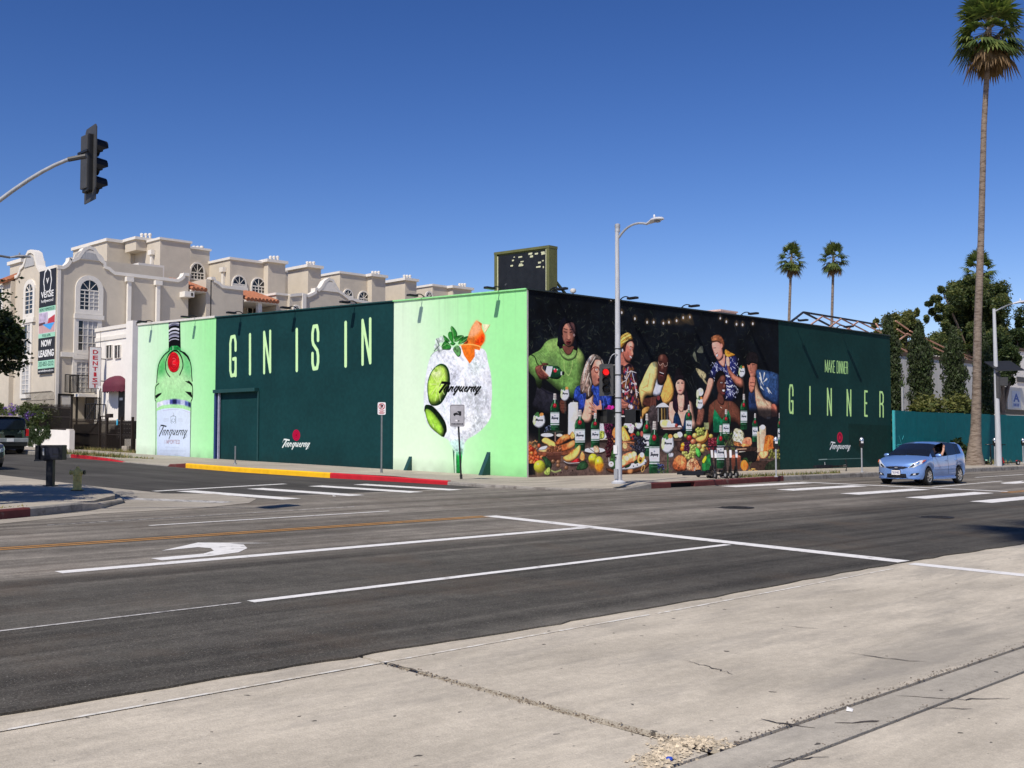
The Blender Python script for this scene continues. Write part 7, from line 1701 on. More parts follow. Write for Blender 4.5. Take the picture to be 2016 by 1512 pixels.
mb=MB();mb.tube([cen+Vector((0,0,-.3)),cen+Vector((0,0,-1.6))],.15,12);mb.build('dark_sleeve',SGRY,sp,smooth=True)
# narrow sign pole at the left end of the hoarding
b=gw(1778,917);D=(b.x+b.y)*.707;np_=thing('sign_pole','grey pole with narrow edge on signs at the left end of the teal hoarding','sign pole',b)
z0,z1_=2+(866-846)/2200*D,2+(866-762)/2200*D
mb=MB();mb.tube([b,(b.x,b.y,z1_)],.035,8);mb.build('pole',GAL,np_,smooth=True)
mb=MB();mb.obox((b.x,b.y-.05,(z0+z1_)/2),(.09,.03,0),(.01,-.03,0),(0,0,(z1_-z0)/2));mb.build('sign_plate',mat('sign_grey',(.3,.31,.32),.5),np_)
for dx in(-.16,.16):
    for k in range(6):mb=MB();zz=z0+.15+k*.16;mb.obox((b.x+dx*.5,b.y-dx*.5-.04,zz),(.025,-.025,0),(.004,.004,0),(0,0,.04));mb.build('sticker',WHT if k%2 else SGRY,np_)
# teal hoarding
TEAL=mat('hoarding_teal',(.002,.115,.13),.65,var=.15,scale=2.5,bump=.1,bscale=30,spec=.12);TEAL2=mat('hoarding_cyan',(.05,.38,.42),.5)
hf=thing('hoarding','long teal painted plywood hoarding behind the blue car','hoarding',(54.6,26.85,G(27)))
rr=random.Random(8);x=54.66
while x<110:
    w_=1.21;mb=MB();off=rr.uniform(-.006,.006);mb.box(x,26.8+off,G(26.8)+HW-.1,x+w_,26.83+off,3.5+rr.uniform(-.02,.02));mb.build('plywood_sheet',TEAL,hf);x+=1.222
mb=MB();mb.box(54.6,26.845,3.3,110,26.9,3.4);mb.box(54.6,26.845,1.6,110,26.9,1.7);mb.build('rail',TEAL,hf)
mb=MB();mb.box(54.55,26.74,G(26.8)+HW,54.652,26.86,3.52);mb.build('end_post',TEAL2,hf)
mb=MB();rr=random.Random(5)
for k in range(5):
    q=[Vector((54.8+rr.uniform(0,1.1),26.785,1.2+rr.uniform(0,1.1))) for _ in range(3)];mb.tube(arc(q[0],q[2],q[1],6),.012,4)
mb.build('graffiti',TEAL2,hf)
# ------------------------------------------------------------------ things behind the hoarding
WPL=mat('plaster_white_aged',(.60,.58,.54),.9,var=.14,scale=1.2,bump=.3,bscale=10,stretch=(1,1,.4))
Yw=32.5;P_=PlaneY(Yw)
rb=thing('roofless_building','roofless white walled building shell behind the cypress trees','building',(P_.a(1840),Yw,G(Yw)))
BRN=mat('cap_brown',(.10,.07,.05),.8)
xs=[1766,1800,1835,1870,1920]
for u0,u1 in zip(xs[:-1],xs[1:]):
    x0,x1=P_.a(u0),P_.a(u1)-.06;zt=P_.az(1800,703)[1]
    mb=MB();mb.box(x0,Yw,G(Yw)-.2,x1,Yw+.3,zt);mb.build('wall_panel',WPL,rb);mb=MB();mb.box(x0-.02,Yw-.06,zt,x1+.02,Yw+.36,zt+.22);mb.build('wall_cap',BRN,rb)
mb=MB();mb.box(P_.a(1757),Yw+.31,G(Yw),P_.a(1768),Yw+14,P_.az(1800,703)[1]);mb.build('wall_panel',WPL,rb)
STD=mat('truss_dark',(.03,.032,.04),.6,.4);STP=mat('truss_pink',(.60,.33,.22),.7,.1,var=.2,scale=4)
tr=thing('roof_truss','bare steel roof truss frame of dark and pinkish bars against the sky','roof truss',(48,36,6.9))
zz4=lambda x,y:(1480+x/6.3,440+y/6.3)
def bar(p,q,Y0,Y1,m,w_=.075):
    a=onY(*zz4(*p),Y0);c=onY(*zz4(*q),Y1);mb=MB();mb.beam(a,c,w_,w_);mb.build('truss_bar',m,tr)
bar((640,1100),(430,1262),37,33.5,STD,.1);bar((640,1100),(1020,1295),37,37,STD,.1);bar((640,1100),(1200,1192),37,37,STD,.11);bar((1200,1192),(1600,1262),37,37,STD,.11)
for p,q,y1 in (((880,1150),(690,1285),34.5),((880,1150),(1190,1300),37),((1190,1300),(1400,1402),37),((1110,1180),(930,1310),34.5),((1110,1180),(1620,1440),37.2),((1325,1215),(1190,1310),35),((1325,1215),(1610,1355),37),((1535,1240),(1570,1290),36),((1535,1240),(1600,1275),37)):bar(p,q,37,y1,STP)
q1=lambda x,y:(1680+x/3.6,540+y/3.6)
for p,q in (((310,388),(380,432)),((320,470),(385,420)),((300,330),(390,392)),((525,460),(650,522)),((530,500),(645,552)),((745,565),(850,615)),((330,520),(380,548)),((700,540),(850,590)),((400,400),(540,468)),((385,420),(530,500))):
    a=onY(*q1(*p),37.5);c=onY(*q1(*q),37.5);mb=MB();mb.beam(a,c,.08,.08);mb.build('truss_bar',STP,tr)
# white building and box truck at the far right
wb=thing('white_building','white flat building at the far right edge behind trees','building',(95,42,G(42)))
Pw=PlaneY(42);mb=MB();mb.box(Pw.a(1978),42,G(42),Pw.a(2100),56,Pw.az(2000,690)[1]);mb.build('wall',DW,wb);mb=MB();mb.box(Pw.a(1976),41.9,Pw.az(2000,690)[1],Pw.a(2102),56.1,Pw.az(2000,690)[1]+.3);mb.build('coping',BRN,wb)
mb=MB();mb.box(Pw.a(2000),41.9,Pw.az(2005,752)[1],Pw.a(2030),41.99,Pw.az(2005,742)[1]);mb.build('vent_window',SGRY,wb)
Pt=PlaneY(34);bt2=thing('box_truck','white box truck body with a blue letter A sign behind the hoarding','truck',(Pt.a(2000),34,G(34)))
x0,x1=Pt.a(1982),Pt.a(2080);zt,zb=Pt.az(1990,762)[1],Pt.az(1990,806)[1]
mb=MB();mb.box(x0,34,zb,x1,36.4,zt);mb.build('cargo_box',mat('truck_white',(.74,.70,.62),.5,var=.05),bt2)
mb=MB();mb.box(Pt.a(1969),34.1,zb-.2,x0-.03,36.2,zt);mb.build('cab',mat('truck_black',(.015,.015,.017),.4),bt2)
mb=MB();mb.box(x0-.2,34.15,zb-.3,x1,36.2,zb-.01);mb.build('chassis',BKK,bt2)
for xx in (x0-.5,x0+3.5):mb=MB();mb.lathe([(.2,-.15),(.45,-.15),(.48,-.1),(.48,.1),(.45,.15),(.2,.15)],18,(xx,34.2,G(34)+.48),axis='y');mb.build('wheel',RUB,bt2,smooth=True)
xa,xb=Pt.a(1990),Pt.a(2006.5);za,zb2=Pt.az(1998,770)[1],Pt.az(1998,803)[1]
mb=MB();mb.box(xa,33.97,zb2,xb,33.998,za);mb.build('poster',mat('poster_pale',(.62,.66,.74),.5),bt2)
text('letter','A',1,mat('poster_blue',(.02,.10,.42),.5),bt2,((xa+xb)/2,33.965,zb2+(za-zb2)*.36),(1,0,0),(0,0,1),1,.03,fit=((xb-xa)*.72,(za-zb2)*.5))
mb=MB();
for i in range(4):mb.box(xa+(xb-xa)*(.16+.18*i),33.96,zb2+.12,xa+(xb-xa)*(.26+.18*i),33.969,zb2+(za-zb2)*.26)
mb.build('poster_print',MATS['poster_blue'],bt2)
# ------------------------------------------------------------------ vegetation
def leafmat(key,c,var=.5,rough=.6,trans=.25):
    if key in MATS:return MATS[key]
    m=mat(key,c,rough,0,var,1.1,spec=.35);t=m.node_tree
    b=t.nodes['Principled BSDF'];tr_=t.nodes.new('ShaderNodeBsdfTranslucent');tr_.inputs[0].default_value=(c[0]*1.3,c[1]*1.5,c[2]*.8,1)
    mx=t.nodes.new('ShaderNodeMixShader');mx.inputs[0].default_value=trans;t.links.new(b.outputs[0],mx.inputs[1]);t.links.new(tr_.outputs[0],mx.inputs[2]);t.links.new(mx.outputs[0],t.nodes['Material Output'].inputs[0]);return m
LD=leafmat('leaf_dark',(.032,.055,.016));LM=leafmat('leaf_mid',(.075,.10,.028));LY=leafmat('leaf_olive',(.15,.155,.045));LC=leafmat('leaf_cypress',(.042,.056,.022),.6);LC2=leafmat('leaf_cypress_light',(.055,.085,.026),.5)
BARK=mat('bark_grey',(.20,.155,.115),.9,var=.4,scale=6,bump=.8,bscale=18,stretch=(2,2,.5));LDRY=leafmat('leaf_dry',(.24,.16,.075),.5)
def leaves(centres,n,rad,size,rng,flat=.5,shell=0.,fuzz=.22):
    """triangular leaf pairs scattered in clumps; returns arrays V,F"""
    C=np.asarray(centres,float);R=np.asarray(rad,float)
    idx=rng.integers(0,len(C),n)
    d=rng.normal(size=(n,3));d/=np.linalg.norm(d,axis=1)[:,None]
    r=rng.random(n)**(1/3.) if not shell else (1-shell*rng.random(n)**1.5)
    r=r*(1+fuzz*np.abs(rng.normal(size=n))*(rng.random(n)<.5))
    P=C[idx]+d*r[:,None]*(R[idx] if R.ndim==2 else R[idx][:,None])
    a=rng.normal(size=(n,3));a[:,2]*=flat;a/=np.linalg.norm(a,axis=1)[:,None]
    b=np.cross(a,rng.normal(size=(n,3)));b/=np.linalg.norm(b,axis=1)[:,None]
    s=size*(.55+.9*rng.random(n))[:,None]
    V=np.stack([P-a*s,P+b*s*.45,P+a*s,P-b*s*.45],1).reshape(-1,3)
    F=np.arange(4*n).reshape(n,4);return V,F,P,d
def crown(name,centres,rad,n,size,mats,parent,seed,shell=.55,up=True):
    rng=np.random.default_rng(seed);R0=np.asarray(rad,float);R0=R0[:,None]*rng.uniform(.65,1.25,(len(R0),3)) if R0.ndim==1 else R0
    V,F,P,d=leaves(centres,n,R0,size,rng,.6,shell)
    mi=rng.choice(len(mats),n,p=None);mi=np.where(rng.random(n)<.25,rng.integers(0,len(mats),n),np.minimum(len(mats)-1,(d[:,2]>.15).astype(int)+ (rng.random(n)<.25)))  # upper leaves of each clump take paler tones: sunlit tops put into the colour
    return raw(name,V,F,mats,parent,mi=mi)
def cypress(u,vt,Y,wpx,label,seed,lean=0.):
    p=onY(u,812,Y);D=(p.x+p.y)*.707;z0=G(Y);zt=2+(866-vt)/2200*D;w_=wpx/2200*D*.57
    t=thing('cypress_tree',label,'cypress',(p.x,Y,z0),0,'columnar cypress trees behind the hoarding')
    mb=MB();mb.tube([(p.x,Y,z0),(p.x,Y,z0+(zt-z0)*.8)],[.14,.05],8);mb.build('trunk',BARK,t,smooth=True)
    rng=np.random.default_rng(seed);C=[];R=[]
    n=34
    for i in range(n):
        f=i/(n-1);z=z0+.6+(zt-z0-.9)*f;rr=w_*(.95-.12*f if f<.78 else (.86*(max(0.02,1-f)/.22)**.55))*(1+.12*rng.normal())
        for k in range(2 if rr>.3 else 1):
            a=rng.random()*6.28;C.append((p.x+lean*f+rr*.32*math.cos(a),Y+rr*.32*math.sin(a),z));R.append((max(.2,rr*.82),max(.2,rr*.82),.55))
    N=19000;V,F,P,d=leaves(C,N,R,.085,rng,2.2,.35,.06)
    raw('crown',V,F,[LC,LC2],t,mi=(rng.random(N)<.3).astype(int));return t
cypress(1754,624,29.5,42,'dark cypress at the right end of the painted building',1);cypress(1814,637,29.5,50,'broad cypress second from the painted building',2);cypress(1881,648,29.5,46,'flat topped cypress left of the tall palm trunk',3);cypress(1937,640,29.8,34,'dark cypress right behind the tall palm trunk',4)
# ivy and shrubs at the cypress feet
def shrub(name,label,cs,rs,n,size,mats,seed,loc,cat='shrub',**k):
    t=thing(name,label,cat,loc);crown('foliage',cs,rs,n,size,mats,t,seed,**k);return t
for i,(u,v) in enumerate(((1823,795),(1887,800))):
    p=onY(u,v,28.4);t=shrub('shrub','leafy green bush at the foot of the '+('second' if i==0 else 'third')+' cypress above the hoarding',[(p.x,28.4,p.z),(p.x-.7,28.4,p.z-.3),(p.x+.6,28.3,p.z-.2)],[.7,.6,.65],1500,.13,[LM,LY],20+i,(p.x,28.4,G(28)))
    mb=MB();mb.tube([(p.x,28.4,G(28)),(p.x,28.4,p.z)],.05,6);mb.build('stem',BARK,t)
p=gw(1898,915);t=shrub('shrub','small green plant between the blue car and the tall palm','' or [(p.x,p.y+.3,p.z+.5),(p.x+.3,p.y+.3,p.z+.8),(p.x-.2,p.y+.3,p.z+.9)],[.45,.4,.4],700,.16,[LM,LD],31,(p.x,p.y,p.z))
def bigtree(name,label,base,h,blobs,n,size,mats,seed,group=None,trunk=.35):
    t=thing(name,label,'tree',base,0,group);b=Vector(base);rng=random.Random(seed)
    C=[c for c,_ in blobs];R=[r for _,r in blobs]
    mb=MB();cm=sum((Vector(c) for c in C),Vector())/len(C);fk=b.lerp(Vector((cm.x,cm.y,cm.z)),.45)
    mb.tube(arc(b,fk,b.lerp(fk,.5)+Vector((rng.uniform(-.4,.4),0,0)),5),[trunk,trunk*.9,trunk*.85,trunk*.8,trunk*.72,trunk*.66],9);tk=mb.build('trunk',BARK,t,smooth=True)
    for c in C[::max(1,len(C)//9)]:
        mb=MB();mb.tube(arc(fk,c,fk.lerp(Vector(c),.45)+Vector((rng.uniform(-.6,.6),rng.uniform(-.5,.5),.5)),6),[trunk*.5,trunk*.42,trunk*.34,trunk*.27,trunk*.2,trunk*.13,trunk*.06],6);mb.build('limb',BARK,tk,smooth=True)
    crown('crown',C,R,n,size,mats,t,seed);return t
def pxblobs(L,D,seed,dep=3.):
    rng=random.Random(seed);out=[]
    for u,v,r in L:
        q=Vector(CC+ray(u,v)*(D+rng.uniform(-dep,dep)*.6));out.append((tuple(q),r/2200*D))
    return out
rngb=random.Random(2)
def scatter(poly,n,r0,r1,seed):
    rng=random.Random(seed);xs=[p[0] for p in poly];ys=[p[1] for p in poly];out=[]
    while len(out)<n:
        x=rng.uniform(min(xs),max(xs));y=rng.uniform(min(ys),max(ys));c=False;j=len(poly)-1
        for i in range(len(poly)):
            if (poly[i][1]>y)!=(poly[j][1]>y) and x<(poly[j][0]-poly[i][0])*(y-poly[i][1])/(poly[j][1]-poly[i][1])+poly[i][0]:c=not c
            j=i
        if c:out.append((x,y,rng.uniform(r0,r1)))
    return out
q=gp(1932,893);D=92
bl=scatter([(1865,600),(1870,565),(1900,550),(1960,552),(1975,575),(1970,640),(1985,660),(1940,680),(1880,690),(1840,690),(1850,660)],120,8,18,1)+[(1829,598,7),(1843,588,9),(1836,614,6),(1848,606,8),(1824,628,6),(1846,626,7),(1853,570,5),(1862,640,8)]
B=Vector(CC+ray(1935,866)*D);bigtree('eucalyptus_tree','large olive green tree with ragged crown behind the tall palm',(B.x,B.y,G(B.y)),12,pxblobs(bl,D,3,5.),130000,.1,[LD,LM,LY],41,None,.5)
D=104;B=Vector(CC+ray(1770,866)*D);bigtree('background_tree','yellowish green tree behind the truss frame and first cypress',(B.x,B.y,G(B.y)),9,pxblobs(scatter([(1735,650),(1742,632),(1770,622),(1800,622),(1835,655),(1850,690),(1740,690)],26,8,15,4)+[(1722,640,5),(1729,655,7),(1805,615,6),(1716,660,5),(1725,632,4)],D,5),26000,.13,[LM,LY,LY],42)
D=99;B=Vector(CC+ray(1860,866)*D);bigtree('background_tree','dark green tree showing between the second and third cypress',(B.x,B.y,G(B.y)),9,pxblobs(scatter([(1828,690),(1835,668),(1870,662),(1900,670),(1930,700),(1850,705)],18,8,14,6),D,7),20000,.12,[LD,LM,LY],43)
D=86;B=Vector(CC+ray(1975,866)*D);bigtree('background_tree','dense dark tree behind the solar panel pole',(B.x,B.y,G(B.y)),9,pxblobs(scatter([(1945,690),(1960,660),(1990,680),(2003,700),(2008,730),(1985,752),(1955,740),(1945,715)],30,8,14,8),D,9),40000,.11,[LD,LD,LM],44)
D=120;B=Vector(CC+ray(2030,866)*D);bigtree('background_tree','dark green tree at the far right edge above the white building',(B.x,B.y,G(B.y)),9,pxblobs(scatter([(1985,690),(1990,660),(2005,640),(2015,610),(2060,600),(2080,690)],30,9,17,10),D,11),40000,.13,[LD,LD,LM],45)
# palms
def palm_crown(c,R,n,seed,skirt=0,old=.3,nb=15,wd=1.):
    """fan palm crown: folded blades on drooping stalks; returns V,F,material index"""
    rng=np.random.default_rng(seed);V=[];F=[];M=[];k=0
    c=np.array(c,float)
    for i in range(n):
        f=(i+.5)/n
        el=math.radians(85-150*f**1.05+rng.normal()*6)
        dead=f>1-old
        az=i*2.399+rng.normal()*.25
        d=np.array([math.cos(az)*math.cos(el),math.sin(az)*math.cos(el),math.sin(el)])
        L=R*(.42+.14*rng.random())*(1-.15*f)
        base=c+np.array([0,0,-f*R*.35]);tip=base+d*L+np.array([0,0,-.10*R*math.cos(el)**2])
        side=np.cross(d,[0,0,1.]);side/=np.linalg.norm(side)+1e-6;upv=np.cross(side,d)
        w_=.02*R
        V+=[base-side*w_,base+side*w_,tip+side*w_*.6,tip-side*w_*.6];F.append((k,k+1,k+2,k+3));M.append(3 if dead else 2);k+=4
        Lb=R*(.50+.12*rng.random())
        fold=rng.uniform(.35,.75)+(.5 if dead else 0)
        for j in range(nb):
            t=(j/(nb-1)-.5)*2;a=t*math.radians(88 if not dead else 55)
            dirv=d*math.cos(a)+side*math.sin(a)*wd+upv*(-abs(t)*fold*.5)
            dirv/=np.linalg.norm(dirv);ll=Lb*(1-.35*t*t)*(.85+.3*rng.random())
            m1=tip+dirv*ll*.6;dr=(.10+.25*(1-abs(math.sin(el))))*ll*(1+(1.0 if dead else 0)+rng.random()*.4)
            e=tip+dirv*ll*.95+np.array([0,0,-dr]);wv=np.cross(dirv,upv)*(.036*R)
            V+=[tip-wv*.25,tip+wv*.25,m1+wv+np.array([0,0,-dr*.25]),m1-wv+np.array([0,0,-dr*.25]),e];F+=[(k,k+1,k+2,k+3),(k+3,k+2,k+4,k+4)];M+=[(3 if dead else (1 if rng.random()<.35 else 0))]*2;k+=5
    for i in range(skirt):
        az=rng.random()*6.28;r0=R*.1;b=c+np.array([math.cos(az)*r0,math.sin(az)*r0,-R*rng.uniform(.25,.55)])
        o=np.array([math.cos(az),math.sin(az),0.]);L=R*rng.uniform(.45,1.0);s=np.array([-o[1],o[0],0])
        p1=b+o*R*rng.uniform(.08,.30)+np.array([0,0,-L*.3]);p2=p1+o*R*rng.uniform(-.04,.12)+np.array([0,0,-L*.7])
        for q in range(3):
            sh=s*R*rng.normal()*.08;w_=s*R*rng.uniform(.015,.04)
            V+=[b-w_*.5,b+w_*.5,p1+w_+sh,p1-w_+sh,p2+sh*1.5];F+=[(k,k+1,k+2,k+3),(k+3,k+2,k+4,k+4)];M+=[3 if rng.random()<.7 else 4]*2;k+=5
    return np.array(V),F,M
PG=leafmat('palm_green',(.075,.11,.03),.35,.45);PG2=leafmat('palm_light',(.16,.19,.05),.3,.45);PST=mat('palm_stalk',(.20,.17,.06),.6);PDY=leafmat('palm_dry',(.22,.14,.07),.5);PDK=leafmat('palm_dry_dark',(.07,.045,.028),.5)
PTK=mat('palm_trunk',(.24,.19,.15),.95,var=.35,scale=3,bump=.9,bscale=5,stretch=(1.5,1.5,7),col2=(.13,.095,.07),thr=.55)
def palm(label,pts,rad,R,n,seed,skirt=30,old=.3,nb=15,group=None,name='palm_tree'):
    t=thing(name,label,'palm tree',pts[0],0,group);mb=MB();P=[Vector(p) for p in pts];Q=[];Rr=[]
    N=max(8,int((P[-1]-P[0]).length/.22))
    zs=np.array([p.z for p in P])
    for i in range(N+1):
        z=P[0].z+(P[-1].z-P[0].z)*i/N;x=np.interp(z,zs,[p.x for p in P]);y=np.interp(z,zs,[p.y for p in P]);r=np.interp(z,zs,rad);Q.append((x,y,z));Rr.append(r*(1+.012*((i%2)*2-1)+random.uniform(-.02,.02)))
    mb.tube(Q,Rr,12);mb.build('trunk',PTK,t,smooth=60)
    V,F,M=palm_crown(P[-1]+Vector((0,0,.1)),R,n,seed,skirt,old,nb)
    F4=[f if len(f)==4 else f for f in F];
    # degenerate quads are turned into triangles here
    me=bpy.data.meshes.new('crown');off=t.location
    me.from_pydata([(a-off.x,b_-off.y,c_-off.z) for a,b_,c_ in V],[],[tuple(dict.fromkeys(f)) for f in F4])
    for m_ in (PG,PG2,PST,PDY,PDK):me.materials.append(m_)
    me.polygons.foreach_set('material_index',M);o=bpy.data.objects.new('crown',me);COL.objects.link(o);o.parent=t
    return t
b=gw(1919,916);D=(b.x+b.y)*.707
pt=lambda u,v,D:Vector(CC+ray(u,v)*D)
palm('very tall fan palm with shaggy skirt at the right by the hoarding',[b-Vector((0,0,.1)),b+Vector((0,0,.7)),pt(1921,850,D),pt(1923,760,D),pt(1925,640,D),pt(1931,480,D),pt(1937,250,D),pt(1945,110,D),pt(1948,50,D)],[.55,.38,.28,.225,.205,.17,.145,.13,.125],2.2,62,5,skirt=45,old=.2,nb=17)
D=126
for u0,u1,v,s,l,g in ((1551,1558,506,11,'slim fan palm leftmost of the two in the sky above the roof','two slim fan palms above the roof'),(1636,1641,505,12,'slim fan palm rightmost of the two in the sky above the roof','two slim fan palms above the roof')):
    palm(l,[pt(u0-2,872,D),pt(u0,700,D),pt((u0+u1)/2,600,D),pt(u1,v,D)],[.18,.17,.15,.13],1.9,40,s,skirt=6,old=.1,nb=15,group=g)
D=112;palm('fan palm rising behind the large ragged tree',[pt(1922,872,D),pt(1924,700,D),pt(1926,527,D)],[.3,.26,.2],2.0,46,13,skirt=16,old=.15,nb=15)
# palm beside the viewpoint: outside the picture, it throws the frond shadow on the road
palm('fan palm behind the viewpoint throwing its shadow on the road',[(-2.9,-2.2,G(0)),(-2.9,-2.2,15),(-2.8,-2.1,34)],[.42,.3,.18],3.3,30,17,skirt=0,old=.05,nb=13)
# broad tree at the left edge over the corner
tl=[];rng=random.Random(12)
for i in range(64):
    a=rng.random()*6.28;e=rng.uniform(-.8,1);r=rng.uniform(.35,1)**.5
    q=math.sqrt(max(.08,1-e*e))
    tl.append(((6.5+2.9*r*math.cos(a)*q,25.8+2.9*r*math.sin(a)*q,4.5+1.35*e*r),rng.uniform(.4,.8)))
for u,v,r in ((14,668,.34),(27,657,.2),(8,704,.36),(24,688,.2),(4,640,.3)):tl.append((tuple(pt(u,v,24.3)),r))
tl+=[((9.0,25.6,3.9),.6),((8.9,25.2,4.5),.6),((9.1,26.2,4.2),.5)]
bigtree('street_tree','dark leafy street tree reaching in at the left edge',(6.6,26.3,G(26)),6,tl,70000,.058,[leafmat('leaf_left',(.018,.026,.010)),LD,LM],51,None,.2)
# garden planting along the side street wall
RWx=27.35
hb=[];rng=random.Random(3)
for i in range(26):
    u=rng.uniform(-70,50);q=onX(u,0,30.2);hb.append(((30.2+rng.uniform(-.5,.5),q.y,onX(max(u,0),790,30.2).z+rng.uniform(-.55,.25)),.55))
shrub('clipped_hedge','bright green clipped hedge below the side windows at the left',[c for c,_ in hb],[r for _,r in hb],9000,.10,[LD,LM,leafmat('leaf_bright',(.10,.16,.03))],61,(30.2,hb[0][0][1],G(75)),'hedge')
cb=[]
for i in range(90):
    u=rng.uniform(-40,112);vtop=800+max(0,(u-40))*.20;v=rng.uniform(vtop,856);X_=27.9+rng.uniform(-.35,.25);q=onX(max(u,-100),v,X_);cb.append((tuple(q),rng.uniform(.28,.5)))
t=shrub('creeper','olive flowering creeper spilling over the garden wall at the left',[c for c,_ in cb],[r for _,r in cb],20000,.09,[LD,LM,leafmat('leaf_greyed',(.10,.105,.05))],62,(27.6,cb[0][0][1],G(75)+1),'creeper')
vb=[]
for i in range(150):
    u=rng.uniform(-20,101);ln=rng.uniform(.2,1) if u<88 else rng.uniform(.1,.7);v=838+ln*38;q=onX(u,v,27.31);vb.append((tuple(q),(.05,.16,.2)))
V,F,P,d=leaves([c for c,_ in vb],7000,[r for _,r in vb],.07,np.random.default_rng(5),1.5,.3);raw('hanging_shoots',V,F,[LD],t)
fl=[]
for i in range(34):
    u=rng.choice([rng.gauss(23,5),rng.gauss(58,4),rng.uniform(5,105)]);v=804+rng.uniform(-6,22) if u<45 else 811+rng.uniform(-6,14);fl.append((tuple(onX(u,v,27.45)),.14))
V,F,P,d=leaves([c for c,_ in fl],420,[r for _,r in fl],.06,np.random.default_rng(6),1,.2);raw('flower',V,F,[leafmat('flower_purple',(.19,.10,.42),.3)],t,kind='stuff')
q=onX(92,812,27.8);shrub('shrub','small dark round bush at the end of the creeper',[(27.8,q.y,q.z),(27.8,q.y-.4,q.z-.3)],[.45,.5],1200,.09,[LD,LM],63,(27.8,q.y,G(70)+1))
# weeds and dry grass along kerbs and fence
def weeds(name,label,path,n,h,mats,seed,w_=.12):
    rng=np.random.default_rng(seed);P=np.array(path,float);V=[];F=[];k=0
    for i in range(n):
        s=rng.random()*(len(P)-1);a=int(s);q=P[a]+(P[min(a+1,len(P)-1)]-P[a])*(s-a)
        x,y=q[0]+rng.normal()*w_,q[1]+rng.normal()*w_;z=G(y)+(walk_h(x,y) if x>20 else HK);hh=h*(.3+rng.random()**2);t=rng.random()*6.28;dx,dy=math.cos(t)*hh*.5,math.sin(t)*hh*.5;e=.012+.01*rng.random()
        V+=[(x-dy*e/hh*2,y+dx*e/hh*2,z),(x+dy*e/hh*2,y-dx*e/hh*2,z),(x+dx,y+dy,z+hh)];F.append((k,k+1,k+2));k+=3
    o=raw(name,V,F,mats,mi=rng.integers(0,len(mats),n));tag(o,label,None,None,'stuff');return o
GR1=leafmat('grass_dry',(.30,.24,.10),.3);GR2=leafmat('grass_green',(.10,.13,.03),.4)
weeds('weeds','dry weeds along the foot of the iron fence',[(28.45,56.3),(28.45,65)],1300,.2,[GR1,GR1,GR2],1,.12);weeds('weeds','weeds growing round the red kerb on the side street',[(22.6,46.6),(22.6,53)],900,.22,[GR2,GR1],2,.12);weeds('weeds','dry grass tufts behind the red kerb',[(23.2,45.5),(23.4,52.5)],500,.12,[GR1,GR2],6,.2)
weeds('weeds','weeds on the kerb edge below the scooters',[(33.6,22.3),(36.5,22.5),(41,22.5)],1000,.14,[GR2,GR1],3,.1);weeds('weeds','dry grass round the foot of the tall palm',[(61,25.4),(66,26)],900,.25,[GR1,GR1,GR2],4,.5);weeds('weeds','dry grass on the left corner kerb',[(6.8,21.85),(9,22.6)],60,.05,[GR1],5,.06)
